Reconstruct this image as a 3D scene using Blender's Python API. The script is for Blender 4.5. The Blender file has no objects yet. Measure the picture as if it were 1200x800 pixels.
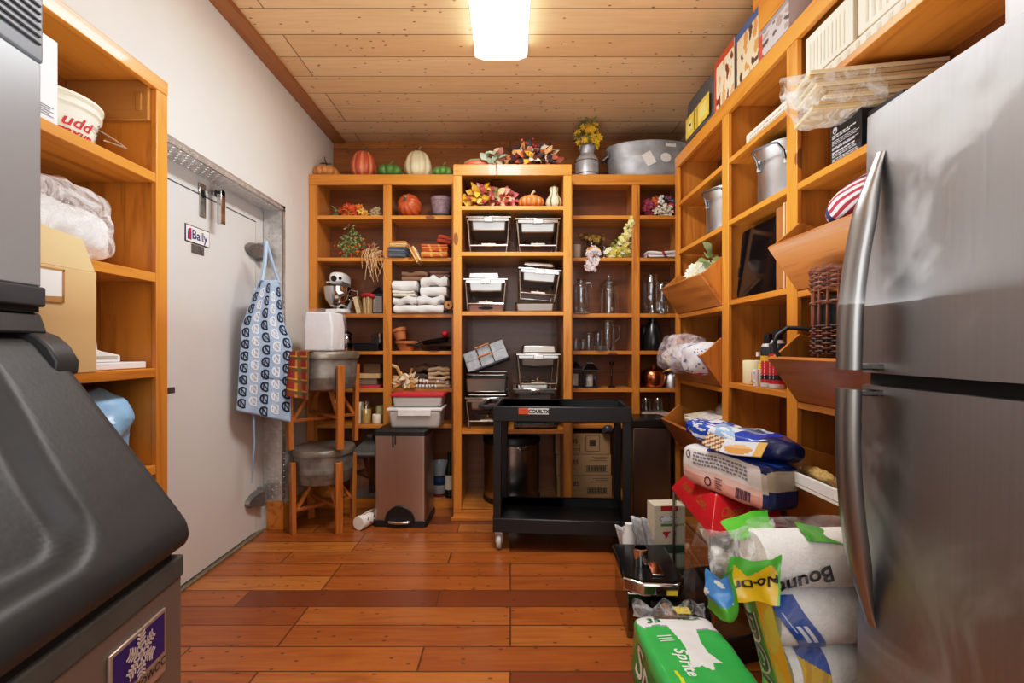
import bpy, bmesh, math, random
from mathutils import Matrix, Vector, Euler, noise
PI = math.pi
R = math.radians
SC = bpy.context.scene
COL = SC.collection
F, CX, CY, H = 560.0, 598.0, 407.0, 1.22      # focal length in pixels (1200 wide), vanishing point, eye height

def PX(px, d): return (px - CX) / F * d
def PZ(py, d): return H - (py - CY) / F * d
def AT(px, py, d): return Vector((PX(px, d), d, PZ(py, d)))

def lin(c):
    if isinstance(c, str):
        c = [int(c[i:i + 2], 16) for i in (0, 2, 4)]
    r = []
    for x in c[:3]:
        x = x / 255.0
        r.append(x / 12.92 if x <= 0.04045 else ((x + 0.055) / 1.055) ** 2.4)
    return (r[0], r[1], r[2], 1.0)

# ------------------------------------------------------------------ materials
class NT:
    def __init__(s, name):
        s.m = bpy.data.materials.new(name); s.m.use_nodes = True
        s.t = s.m.node_tree; s.b = s.t.nodes['Principled BSDF']; s.out = s.t.nodes['Material Output']
    def n(s, kind, **kw):
        nd = s.t.nodes.new(kind)
        for k, v in kw.items(): setattr(nd, k, v)
        return nd
    def l(s, a, b): s.t.links.new(a, b)
    def coord(s, scale=(1, 1, 1), rot=(0, 0, 0), kind='Object', loc=None):
        tc = s.n('ShaderNodeTexCoord'); mp = s.n('ShaderNodeMapping')
        mp.inputs['Scale'].default_value = scale; mp.inputs['Rotation'].default_value = rot
        src = tc.outputs[kind]
        if kind == 'Object':                       # shift per object so that copies differ
            oi = s.n('ShaderNodeObjectInfo'); vm = s.n('ShaderNodeVectorMath', operation='SCALE')
            cx = s.n('ShaderNodeCombineXYZ')
            for i in range(3): s.l(oi.outputs['Random'], cx.inputs[i])
            s.l(cx.outputs[0], vm.inputs[0]); vm.inputs['Scale'].default_value = 7.3
            ad = s.n('ShaderNodeVectorMath', operation='ADD')
            s.l(src, ad.inputs[0]); s.l(vm.outputs[0], ad.inputs[1]); src = ad.outputs[0]
        s.l(src, mp.inputs['Vector'])
        return mp.outputs['Vector']
    def noise(s, vec, scale=5, detail=3, rough=.55, dist=0):
        nd = s.n('ShaderNodeTexNoise'); s.l(vec, nd.inputs['Vector'])
        nd.inputs['Scale'].default_value = scale; nd.inputs['Detail'].default_value = detail
        nd.inputs['Roughness'].default_value = rough; nd.inputs['Distortion'].default_value = dist
        return nd.outputs['Fac']
    def ramp(s, fac, stops):
        nd = s.n('ShaderNodeValToRGB'); e = nd.color_ramp.elements
        while len(e) < len(stops): e.new(.5)
        for i, (p, c) in enumerate(stops):
            e[i].position = p; e[i].color = lin(c) if not isinstance(c, float) else (c, c, c, 1)
        s.l(fac, nd.inputs['Fac']); return nd.outputs['Color']
    def mix(s, fac, a, b, mode='MIX'):
        nd = s.n('ShaderNodeMix', data_type='RGBA', blend_type=mode)
        for sock, v in ((nd.inputs[0], fac), (nd.inputs[6], a), (nd.inputs[7], b)):
            if hasattr(v, 'is_linked'): s.l(v, sock)
            elif isinstance(v, (int, float)): sock.default_value = v
            else: sock.default_value = lin(v)
        return nd.outputs[2]
    def math(s, op, a, b=None):
        nd = s.n('ShaderNodeMath', operation=op)
        for i, v in enumerate((a, b)):
            if v is None: continue
            if hasattr(v, 'is_linked'): s.l(v, nd.inputs[i])
            else: nd.inputs[i].default_value = v
        return nd.outputs[0]
    def bump(s, h, strength=.3, dist=.005):
        nd = s.n('ShaderNodeBump'); nd.inputs['Strength'].default_value = strength
        nd.inputs['Distance'].default_value = dist; s.l(h, nd.inputs['Height'])
        s.l(nd.outputs[0], s.b.inputs['Normal'])
    def set(s, col=None, rough=.5, metal=0.0, **kw):
        if col is not None:
            if hasattr(col, 'is_linked'): s.l(col, s.b.inputs['Base Color'])
            else: s.b.inputs['Base Color'].default_value = lin(col)
        if hasattr(rough, 'is_linked'): s.l(rough, s.b.inputs['Roughness'])
        else: s.b.inputs['Roughness'].default_value = rough
        s.b.inputs['Metallic'].default_value = metal
        for k, v in kw.items(): s.b.inputs[k.replace('_', ' ')].default_value = v
        return s.m

_M = {}
def M(key, fn):
    if key not in _M: _M[key] = fn()
    return _M[key]

def plain(col, rough=.5, metal=0.0, var=.12, scale=14, bump=0.0, **kw):
    key = ('plain', str(col), rough, metal, var, scale, bump, tuple(sorted(kw.items())))
    def mk():
        t = NT('surface'); v = t.coord()
        f = t.noise(v, scale, 4)
        c = lin(col); dk = tuple(max(0, x * (1 - var)) for x in c[:3]); lt = tuple(min(1, x * (1 + var)) for x in c[:3])
        nd = t.n('ShaderNodeValToRGB'); nd.color_ramp.elements[0].position = .3; nd.color_ramp.elements[1].position = .7
        nd.color_ramp.elements[0].color = (*dk, 1); nd.color_ramp.elements[1].color = (*lt, 1)
        t.l(f, nd.inputs['Fac'])
        m = t.set(nd.outputs['Color'], rough, metal, **kw)
        if bump: t.bump(t.noise(v, scale * 4, 3), bump, .004)
        return m
    return M(key, mk)

def vcol(rough=.55, metal=0.0, bump=0.0, scale=40, **kw):
    key = ('vcol', rough, metal, bump, scale, tuple(sorted(kw.items())))
    def mk():
        t = NT('painted'); a = t.n('ShaderNodeAttribute', attribute_name='Col'); v = t.coord()
        c = t.mix(t.math('MULTIPLY', t.noise(v, scale, 2), .16), a.outputs['Color'], '000000')
        m = t.set(c, rough, metal, **kw)
        if bump: t.bump(t.noise(v, scale, 3), bump, .004)
        return m
    return M(key, mk)

def wood(axis='Z', light='d98f36', dark='a5611e', knots=True, rough=.36, key=''):
    k = ('wood', axis, light, dark, knots, rough)
    def mk():
        t = NT('pine_' + axis.lower())
        i = 'XYZ'.index(axis)
        sc = [9.0, 9.0, 9.0]; sc[i] = .7
        v = t.coord(tuple(sc))
        g = t.noise(v, 2.2, 5, .6, .6)
        sc2 = [60.0, 60.0, 60.0]; sc2[i] = 2.0
        fine = t.noise(t.coord(tuple(sc2)), 1.6, 2)
        c = t.ramp(g, [(.3, dark), (.5, light), (.72, light)])
        c = t.mix(t.math('MULTIPLY', fine, .35), c, dark)
        oi = t.n('ShaderNodeObjectInfo')
        c = t.mix(t.math('MULTIPLY', oi.outputs['Random'], .22), c, dark)
        if knots:
            s3 = [7.0, 7.0, 7.0]; s3[i] = 2.6
            vo = t.n('ShaderNodeTexVoronoi'); t.l(t.coord(tuple(s3)), vo.inputs['Vector']); vo.inputs['Scale'].default_value = 1.0
            near = t.math('LESS_THAN', vo.outputs['Distance'], .12)
            sx = t.n('ShaderNodeSeparateColor'); t.l(vo.outputs['Color'], sx.inputs[0])
            few = t.math('GREATER_THAN', sx.outputs[0], .72)
            c = t.mix(t.math('MULTIPLY', t.math('MULTIPLY', near, few), .75), c, '4a1e08')
        m = t.set(c, rough); t.b.inputs['Coat Weight'].default_value = .15
        t.bump(fine, .08, .002)
        return m
    return M(k, mk)

def planks(name, length, width, ramp, rough, knot='3a1406', grain_dark='7a3410', along='X', gap=.004, knot_few=.8, vertical=False, coat=0.0, seedoff=0.0, grain=.55):
    t = NT(name)
    tc = t.n('ShaderNodeTexCoord'); src = tc.outputs['Object']
    if vertical:                                   # boards on a wall facing -Y: use x and z
        sp = t.n('ShaderNodeSeparateXYZ'); t.l(src, sp.inputs[0]); cb = t.n('ShaderNodeCombineXYZ')
        t.l(sp.outputs[0], cb.inputs[0]); t.l(sp.outputs[2], cb.inputs[1]); src = cb.outputs[0]
    mp = t.n('ShaderNodeMapping'); t.l(src, mp.inputs['Vector']); mp.inputs['Location'].default_value = (seedoff, 0, 0)
    br = t.n('ShaderNodeTexBrick', offset=.37, offset_frequency=3, squash=1.0)
    t.l(mp.outputs[0], br.inputs['Vector'])
    br.inputs['Color1'].default_value = (0, 0, 0, 1); br.inputs['Color2'].default_value = (1, 1, 1, 1); br.inputs['Mortar'].default_value = (.5, .5, .5, 1)
    br.inputs['Scale'].default_value = 1.0; br.inputs['Mortar Size'].default_value = gap; br.inputs['Mortar Smooth'].default_value = .1
    br.inputs['Brick Width'].default_value = length; br.inputs['Row Height'].default_value = width; br.inputs['Bias'].default_value = 0
    base = t.ramp(br.outputs['Color'], ramp)
    # grain, shifted per board
    rnd = t.n('ShaderNodeSeparateColor'); t.l(br.outputs['Color'], rnd.inputs[0])
    off = t.n('ShaderNodeCombineXYZ'); t.l(t.math('MULTIPLY', rnd.outputs[0], 37.0), off.inputs[0]); t.l(t.math('MULTIPLY', rnd.outputs[0], 11.0), off.inputs[1])
    ad = t.n('ShaderNodeVectorMath', operation='ADD'); t.l(mp.outputs[0], ad.inputs[0]); t.l(off.outputs[0], ad.inputs[1])
    m2 = t.n('ShaderNodeMapping'); t.l(ad.outputs[0], m2.inputs['Vector']); m2.inputs['Scale'].default_value = (1.1, 13, 13)
    g = t.noise(m2.outputs[0], 2.2, 6, .62, 1.1)
    gf = t.ramp(g, [(.42, 0.0), (.66, 1.0)])
    c = t.mix(t.math('MULTIPLY', gf, grain), base, grain_dark)
    m3 = t.n('ShaderNodeMapping'); t.l(ad.outputs[0], m3.inputs['Vector']); m3.inputs['Scale'].default_value = (4, 90, 90)
    fine = t.noise(m3.outputs[0], 1.5, 2)
    c = t.mix(t.math('MULTIPLY', fine, .25), c, grain_dark)
    m4 = t.n('ShaderNodeMapping'); t.l(ad.outputs[0], m4.inputs['Vector']); m4.inputs['Scale'].default_value = (2.7, 4.8, 4.8)
    vo = t.n('ShaderNodeTexVoronoi', voronoi_dimensions='2D'); t.l(m4.outputs[0], vo.inputs['Vector'])
    sx = t.n('ShaderNodeSeparateColor'); t.l(vo.outputs['Color'], sx.inputs[0])
    kn = t.math('MULTIPLY', t.ramp(vo.outputs['Distance'], [(.06, 1.0), (.1, .6), (.16, 0.0)]), t.math('GREATER_THAN', sx.outputs[0], knot_few))
    c = t.mix(t.math('MULTIPLY', kn, .8), c, knot)
    c = t.mix(t.math('MULTIPLY', br.outputs['Fac'], .75), c, '1c0a04')
    t.bump(t.math('SUBTRACT', t.math('MULTIPLY', fine, .15), br.outputs['Fac']), .35, .003)
    m = t.set(c, rough); t.b.inputs['Coat Weight'].default_value = coat; t.b.inputs['Coat Roughness'].default_value = .25
    return m

def steel(col='b9babb', rough=.3, axis='Z', streak=.16, smudge=False):
    k = ('steel', str(col), rough, axis, streak, smudge)
    def mk():
        t = NT('brushed_steel'); i = 'XYZ'.index(axis)
        sc = [140.0] * 3; sc[i] = 1.2
        g = t.noise(t.coord(tuple(sc)), 1.0, 2)
        c = t.mix(t.math('MULTIPLY', g, .16), col, '55565a')
        big = t.noise(t.coord((2.2, 2.2, 2.2)), 2.0, 4, .6, .8)
        r = t.math('ADD', t.math('MULTIPLY', g, streak), rough - streak * .5)
        if smudge:
            sm = t.ramp(big, [(.52, 0.0), (.66, 1.0)])
            c = t.mix(t.math('MULTIPLY', sm, .22), c, 'dcdcdc')
            r = t.math('ADD', r, t.math('MULTIPLY', sm, .16))
        m = t.set(c, r, 1.0)
        t.bump(g, .03, .001)
        return m
    return M(k, mk)

def glass(col='ffffff', rough=.03, alpha=None):
    """clear thin glass: see-through face on, mirror-like at the rims"""
    k = ('glass', str(col), rough, alpha)
    def mk():
        t = NT('clear_glass'); f = t.noise(t.coord(), 6, 2)
        tr = t.n('ShaderNodeBsdfTransparent'); tr.inputs[0].default_value = lin(col)
        gl = t.n('ShaderNodeBsdfGlossy'); gl.inputs['Roughness'].default_value = rough; gl.inputs['Color'].default_value = (.9, .92, .93, 1)
        lw = t.n('ShaderNodeLayerWeight'); lw.inputs['Blend'].default_value = .35
        fac = t.math('ADD', t.math('MULTIPLY', lw.outputs['Facing'], .5), (alpha or .08) * .6)
        fac = t.math('ADD', fac, t.math('MULTIPLY', f, .04))
        mx = t.n('ShaderNodeMixShader'); t.l(fac, mx.inputs[0]); t.l(tr.outputs[0], mx.inputs[1]); t.l(gl.outputs[0], mx.inputs[2])
        t.l(mx.outputs[0], t.out.inputs['Surface'])
        return t.m
    return M(k, mk)

def film(col='eef0f2', a0=.12, a1=.75, scale=9, rough=.18):
    """thin crinkled plastic film: clear with milky folds"""
    k = ('film', str(col), a0, a1, scale, rough)
    def mk():
        t = NT('plastic_film'); v = t.coord((1, 1, 1)); f = t.noise(v, scale, 5, .6, 1.5)
        a = t.ramp(f, [(.38, float(a0)), (.68, float(a1))])
        t.set(col, rough); t.l(a, t.b.inputs['Alpha']); t.bump(f, .8, .02)
        return t.m
    return M(k, mk)

def emit(col, strength):
    def mk():
        t = NT('lit'); f = t.noise(t.coord(), 3, 1); c = t.mix(t.math('MULTIPLY', f, .04), col, 'ffffff')
        t.set(c, .4); t.l(c, t.b.inputs['Emission Color']); t.b.inputs['Emission Strength'].default_value = strength
        return t.m
    return M(('emit', col, strength), mk)

# ------------------------------------------------------------------ mesh building
class MB:
    def __init__(s): s.v = []; s.f = []; s.c = []; s.M = Matrix.Identity(4)
    def add(s, vs, fs, col=None):
        o = len(s.v); s.v += [s.M @ Vector(p) for p in vs]
        s.f += [tuple(i + o for i in q) for q in fs]
        s.c += [col(i) if callable(col) else col for i in range(len(fs))]
        return s
    def T(s, loc=(0, 0, 0), rot=(0, 0, 0), scale=(1, 1, 1)):
        s.M = Matrix.Translation(loc) @ Euler(rot).to_matrix().to_4x4() @ Matrix.Diagonal((*scale, 1)); return s
    def box(s, x0, x1, y0, y1, z0, z1, col=None):
        v = [(x0, y0, z0), (x1, y0, z0), (x1, y1, z0), (x0, y1, z0), (x0, y0, z1), (x1, y0, z1), (x1, y1, z1), (x0, y1, z1)]
        return s.add(v, [(0, 3, 2, 1), (4, 5, 6, 7), (0, 1, 5, 4), (1, 2, 6, 5), (2, 3, 7, 6), (3, 0, 4, 7)], col)
    def taper(s, cx, cy, z0, z1, a, b, a2, b2, col=None):     # box with half sizes a,b below and a2,b2 above
        v = [(cx - a, cy - b, z0), (cx + a, cy - b, z0), (cx + a, cy + b, z0), (cx - a, cy + b, z0),
             (cx - a2, cy - b2, z1), (cx + a2, cy - b2, z1), (cx + a2, cy + b2, z1), (cx - a2, cy + b2, z1)]
        return s.add(v, [(0, 3, 2, 1), (4, 5, 6, 7), (0, 1, 5, 4), (1, 2, 6, 5), (2, 3, 7, 6), (3, 0, 4, 7)], col)
    def bar(s, p, q, w, d, up=(0, 0, 1), col=None):
        p, q = Vector(p), Vector(q); z = (q - p); L = z.length; z.normalize()
        u = Vector(up)
        if abs(u.dot(z)) > .98: u = Vector((0, 1, 0))
        x = u.cross(z).normalized(); y = z.cross(x)
        v = []
        for e in (p, q):
            for a, b in ((-1, -1), (1, -1), (1, 1), (-1, 1)): v.append(e + x * a * w / 2 + y * b * d / 2)
        return s.add(v, [(0, 3, 2, 1), (4, 5, 6, 7), (0, 1, 5, 4), (1, 2, 6, 5), (2, 3, 7, 6), (3, 0, 4, 7)], col)
    def tube(s, pts, r, seg=8, closed=False, col=None, cap=True):
        pts = [Vector(p) for p in pts]; n = len(pts); rr = r if isinstance(r, (list, tuple)) else [r] * n
        vs = []; nrm = None
        for i, p in enumerate(pts):
            a = pts[(i - 1) % n] if (closed or i) else p; b = pts[(i + 1) % n] if (closed or i < n - 1) else p
            t = (b - a).normalized()
            if nrm is None:
                nrm = t.orthogonal().normalized()
            nrm = (nrm - t * nrm.dot(t))
            nrm = nrm.normalized() if nrm.length > 1e-6 else t.orthogonal().normalized()
            bn = t.cross(nrm)
            for k in range(seg):
                ang = 2 * PI * k / seg; vs.append(p + (nrm * math.cos(ang) + bn * math.sin(ang)) * rr[i])
        fs = []
        for i in range(n if closed else n - 1):
            j = (i + 1) % n
            for k in range(seg): fs.append((i * seg + k, i * seg + (k + 1) % seg, j * seg + (k + 1) % seg, j * seg + k))
        if not closed and cap:
            fs.append(tuple(range(seg - 1, -1, -1))); fs.append(tuple((n - 1) * seg + k for k in range(seg)))
        return s.add(vs, fs, col)
    def lathe(s, prof, seg=28, at=(0, 0, 0), col=None, ribs=0, depth=0.0, sx=1.0, sy=1.0):
        vs = []; at = Vector(at)
        for (r, z) in prof:
            for k in range(seg):
                a = 2 * PI * k / seg; q = r
                if ribs: q = r * (1 - depth * (1 - abs(math.sin(a * ribs / 2)) ** .6))
                vs.append(at + Vector((q * math.cos(a) * sx, q * math.sin(a) * sy, z)))
        fs = []
        n = len(prof)
        for i in range(n - 1):
            for k in range(seg): fs.append((i * seg + k, i * seg + (k + 1) % seg, (i + 1) * seg + (k + 1) % seg, (i + 1) * seg + k))
        if prof[0][0] > 1e-5: fs.append(tuple(range(seg - 1, -1, -1)))
        if prof[-1][0] > 1e-5: fs.append(tuple((n - 1) * seg + k for k in range(seg)))
        return s.add(vs, fs, col)
    def prism(s, poly, lo, hi, axis='Y', col=None):
        def P(a, b, t): return {'X': (t, a, b), 'Y': (a, t, b), 'Z': (a, b, t)}[axis]
        n = len(poly)
        vs = [P(a, b, lo) for a, b in poly] + [P(a, b, hi) for a, b in poly]
        fs = [tuple(range(n)), tuple(range(2 * n - 1, n - 1, -1))] + [(i, i + n, (i + 1) % n + n, (i + 1) % n) for i in range(n)]
        return s.add(vs, fs, col)
    def grid(s, nu, nv, fn, col=None, wrap=False):
        vs = [fn(i / nu, j / nv) for j in range(nv + 1) for i in range(nu + (0 if wrap else 1))]
        w = nu if wrap else nu + 1
        fs = []; cs = []
        for j in range(nv):
            for i in range(nu):
                i2 = (i + 1) % w
                fs.append((j * w + i, j * w + i2, (j + 1) * w + i2, (j + 1) * w + i))
                cs.append(col((i + .5) / nu, (j + .5) / nv) if callable(col) else col)
        o = len(s.f); s.add(vs, fs, None); s.c[o:] = cs
        return s
    def soft(s, sx, sy, sz, n=10, e=5.0, amp=0.0, freq=6.0, seed=0, at=(0, 0, 0), col=None, sag=0.0):
        """a pillowy box (superellipsoid) sitting on z = 0, crumpled by noise; col(face, u, v)"""
        e = float(e); at = Vector(at)
        def P(d):
            k = (abs(d.x) ** e + abs(d.y) ** e + abs(d.z) ** e) ** (-1 / e)
            p = d * k
            q = Vector((p.x * sx / 2, p.y * sy / 2, p.z * sz / 2))
            if amp:
                nn = noise.noise_vector(q * freq + Vector((seed * 3.1, seed * 1.7, seed)))
                nn2 = noise.noise_vector(q * freq * 2.3 + Vector((seed, seed * 2.7, 5)))
                q += (nn + nn2 * .5) * amp
            q.z = max(q.z, -sz / 2)
            if sag: q.z -= sag * (abs(p.x) ** 2) * (q.z + sz / 2) / sz
            return at + q + Vector((0, 0, sz / 2))
        s.softP = P
        for fi, (ax, u_, v_) in enumerate((((0, -1, 0), (1, 0, 0), (0, 0, 1)), ((0, 1, 0), (-1, 0, 0), (0, 0, 1)), ((-1, 0, 0), (0, -1, 0), (0, 0, 1)),
                                           ((1, 0, 0), (0, 1, 0), (0, 0, 1)), ((0, 0, 1), (1, 0, 0), (0, 1, 0)), ((0, 0, -1), (-1, 0, 0), (0, 1, 0)))):
            ax, u_, v_ = Vector(ax), Vector(u_), Vector(v_)
            s.grid(n, n, lambda u, v: P(ax + u_ * (2 * u - 1) + v_ * (2 * v - 1)), (lambda u, v, fi=fi: col(fi, u, v)) if callable(col) else col)
        return s
    def leaf(s, p, d, up, L, W, col, bend=.25):
        d = Vector(d).normalized(); up = Vector(up); w = d.cross(up)
        w = w.normalized() if w.length > 1e-4 else d.orthogonal().normalized(); up = w.cross(d)
        p = Vector(p)
        vs = [p, p + d * L * .35 + w * W * .5 + up * bend * L * .12, p + d * L * .7 + w * W * .38, p + d * L - up * bend * L * .3,
              p + d * L * .7 - w * W * .38, p + d * L * .35 - w * W * .5 + up * bend * L * .12, p + d * L * .45 + up * bend * L * .02]
        return s.add(vs, [(0, 1, 6), (1, 2, 6), (2, 3, 6), (3, 4, 6), (4, 5, 6), (5, 0, 6)], col)
    def ball(s, p, r, col=None, seg=8, rings=5):
        return s.lathe([(max(1e-6, r * math.sin(PI * i / rings)), -r * math.cos(PI * i / rings)) for i in range(rings + 1)], seg, p, col)

def build(mb, name, mat, parent=None, loc=(0, 0, 0), rot=(0, 0, 0), bevel=0.0, seg=2, ang=38, merge=True, solid=0.0, sub=0, flat=False, off=None):
    if off is not None:
        o_ = Vector(off); mb.v = [p - o_ for p in mb.v]
    me = bpy.data.meshes.new(name)
    me.from_pydata([tuple(p) for p in mb.v], [], mb.f)
    if any(c is not None for c in mb.c):
        at = me.color_attributes.new('Col', 'FLOAT_COLOR', 'CORNER'); d = []
        cache = {}
        for pl, c in zip(me.polygons, mb.c):
            c = c or 'ffffff'
            if c not in cache: cache[c] = lin(c)
            d += list(cache[c]) * len(pl.vertices)
        at.data.foreach_set('color', d)
    bm = bmesh.new(); bm.from_mesh(me)
    if merge: bmesh.ops.remove_doubles(bm, verts=bm.verts, dist=1e-5)
    bmesh.ops.recalc_face_normals(bm, faces=bm.faces)
    lim = R(ang)
    for e in bm.edges:
        if len(e.link_faces) == 2:
            try: e.smooth = e.calc_face_angle(0) < lim
            except Exception: pass
    for f in bm.faces: f.smooth = not flat
    bm.to_mesh(me); bm.free()
    me.materials.append(mat)
    o = bpy.data.objects.new(name, me); COL.objects.link(o)
    o.location = loc; o.rotation_euler = rot
    if parent is not None: o.parent = parent
    if sub:
        m = o.modifiers.new('smooth', 'SUBSURF'); m.levels = sub; m.render_levels = sub
    if solid:
        m = o.modifiers.new('thick', 'SOLIDIFY'); m.thickness = solid; m.offset = 0
    if bevel:
        m = o.modifiers.new('edge', 'BEVEL'); m.width = bevel; m.segments = seg; m.limit_method = 'ANGLE'; m.angle_limit = R(40); m.harden_normals = False
    return o

def tag(o, label=None, cat=None, group=None, kind=None):
    if label: o['label'] = label
    if cat: o['category'] = cat
    if group: o['group'] = group
    if kind: o['kind'] = kind
    return o
def thing(name, label, cat, loc=(0, 0, 0), rot=(0, 0, 0), group=None):
    o = bpy.data.objects.new(name, None); COL.objects.link(o); o.empty_display_size = .05
    o.location = loc; o.rotation_euler = rot if isinstance(rot, (tuple, list)) else (0, 0, rot)
    return tag(o, label, cat, group)
def struct(mb, name, mat, parent=None, **kw):
    o = build(mb, name, mat, parent, **kw)
    if parent is None: o['kind'] = 'structure'
    return o
def dup(root, loc, rot=None, label=None, scale=None):
    r = root.copy(); COL.objects.link(r); r.location = loc
    if rot is not None: r.rotation_euler = rot
    if scale is not None: r.scale = scale
    if label: r['label'] = label
    for ch in list(root.children):
        c = ch.copy(); COL.objects.link(c); c.parent = r
        for g in list(ch.children):
            d = g.copy(); COL.objects.link(d); d.parent = c
    return r

def text_mesh(txt, size=.05, extrude=0.0, bold=0.0, align='CENTER', shear=0.0):
    cu = bpy.data.curves.new('txt', 'FONT'); cu.body = txt; cu.size = size; cu.extrude = extrude; cu.offset = bold
    cu.align_x = align; cu.align_y = 'CENTER'; cu.shear = shear; cu.resolution_u = 3
    o = bpy.data.objects.new('txt', cu); COL.objects.link(o)
    bpy.context.view_layer.update()
    dg = bpy.context.evaluated_depsgraph_get()
    me = bpy.data.meshes.new_from_object(o.evaluated_get(dg))
    vs = [v.co.copy() for v in me.vertices]; fs = [tuple(p.vertices) for p in me.polygons]
    bpy.data.objects.remove(o); bpy.data.meshes.remove(me); bpy.data.curves.remove(cu)
    return vs, fs
def text_on(mb, txt, fn, size=.05, bold=0.0, align='CENTER', col=None, shear=0.0):
    """lay lettering on a surface: fn(x, y) -> point in the builder's space"""
    vs, fs = text_mesh(txt, size, 0, bold, align, shear)
    return mb.add([fn(p.x, p.y) for p in vs], fs, col)
def plane_fn(o, ux, uy):
    o, ux, uy = Vector(o), Vector(ux).normalized(), Vector(uy).normalized()
    return lambda x, y: o + ux * x + uy * y
def rnd(a, b): return random.uniform(a, b)
random.seed(7)
# ================================================================== the room
WL, WR, YB, YF, HC = -1.535, 1.47, 4.14, -1.5, 3.007
DOORX = -1.66
FLOOR = planks('floor_planks', .95, .15, [(0, '6a3416'), (.08, '7c401c'), (.15, 'a05a22'), (.55, 'ae6526'), (.85, 'c07c34'), (1, '9a5220')], .33, coat=.35, knot_few=.85)
CEILM = planks('ceiling_planks', 4.2, .21, [(0, 'dfb88a'), (.5, 'e6c296'), (1, 'd8ac7c')], .5, knot='4a2412', grain_dark='c89c70', gap=.0035, knot_few=.84, seedoff=1.3, grain=.4)
BACKM = planks('wall_planks', 4.4, .21, [(0, 'a86a32'), (1, 'b67838')], .5, knot='4a1e0a', grain_dark='7c4216', gap=.0035, vertical=True)
WHITE = plain('dedcd6', .6, var=.03, scale=3)
struct(MB().box(-1.8, 1.9, YF - .1, 4.4, -.06, 0), 'floor', FLOOR)
struct(MB().box(-1.8, 1.9, YF - .1, 4.4, HC, HC + .06), 'ceiling', CEILM)
struct(MB().box(-1.8, 1.9, YB, YB + .1, 0, HC), 'wall_back', BACKM)
struct(MB().box(WR, WR + .1, YF, YB, 0, HC), 'wall_right', plain('d8d5cc', .6, var=.03, scale=3))
struct(MB().box(-1.8, 1.9, YF - .1, YF, 0, HC), 'wall_front', plain('d9d6ce', .6, var=.03, scale=3))
DN, DF, DT_ = 2.05, 3.22, 2.145                 # near jamb, far jamb, head of the doorway
wl = MB().box(WL - .2, WL, YF, DN, 0, HC).box(WL - .2, WL, DF, YB, 0, HC).box(WL - .2, WL, DN, DF, DT_, HC)
struct(wl, 'wall_left', WHITE)
struct(MB().box(WL, WL + .105, YF, YB, HC - .022, HC), 'trim_1', wood('Y', 'a8682c', '7d4416'), bevel=.003)
# aluminium tread plate lining the doorway
def tread(mb, o, u, v, nu, nv, step, nrm):
    o, u, v, nrm = Vector(o), Vector(u), Vector(v), Vector(nrm)
    for i in range(nu):
        for j in range(nv):
            c = o + u * ((i + .5) * step) + v * ((j + .5) * step)
            d = (u + v) if (i + j) % 2 else (u - v)
            d = d.normalized() * step * .42; w = nrm.cross(d).normalized() * step * .11
            mb.add([c - d, c + w, c + d, c - w, c + nrm * .004], [(0, 1, 4), (1, 2, 4), (2, 3, 4), (3, 0, 4)])
tp = MB().box(DOORX, WL + .006, DF - .006, DF, .2, DT_).box(DOORX, WL + .006, DN, DF, DT_ - .006, DT_)
tp.box(WL, WL + .005, DF - .006, DF + .03, .2, DT_ + .03).box(WL, WL + .005, DN, DF + .03, DT_ - .006, DT_ + .03)
tread(tp, (DOORX, DF - .006, .2), (1, 0, 0), (0, 0, 1), 5, 78, .025, (0, -1, 0))
tread(tp, (DOORX, DN, DT_ - .006), (1, 0, 0), (0, 1, 0), 5, 46, .025, (0, 0, -1))
tread(tp, (WL + .005, DN, DT_ - .002), (0, 1, 0), (0, 0, 1), 60, 1, .02, (1, 0, 0))
tread(tp, (WL + .005, DF, .2), (0, 0, 1), (0, 1, 0), 95, 1, .02, (1, 0, 0))
struct(tp, 'trim_2', plain('d6d6d4', .32, .7, var=.15, scale=30), ang=10)
# baseboard block at the foot of the doorway and along the wall
struct(MB().box(WL, WL + .018, DF - .008, 3.62, 0, .16).box(DOORX + .03, WL + .018, DF - .026, DF - .006, 0, .19), 'baseboard_left', wood('Y'), bevel=.003)
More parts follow.
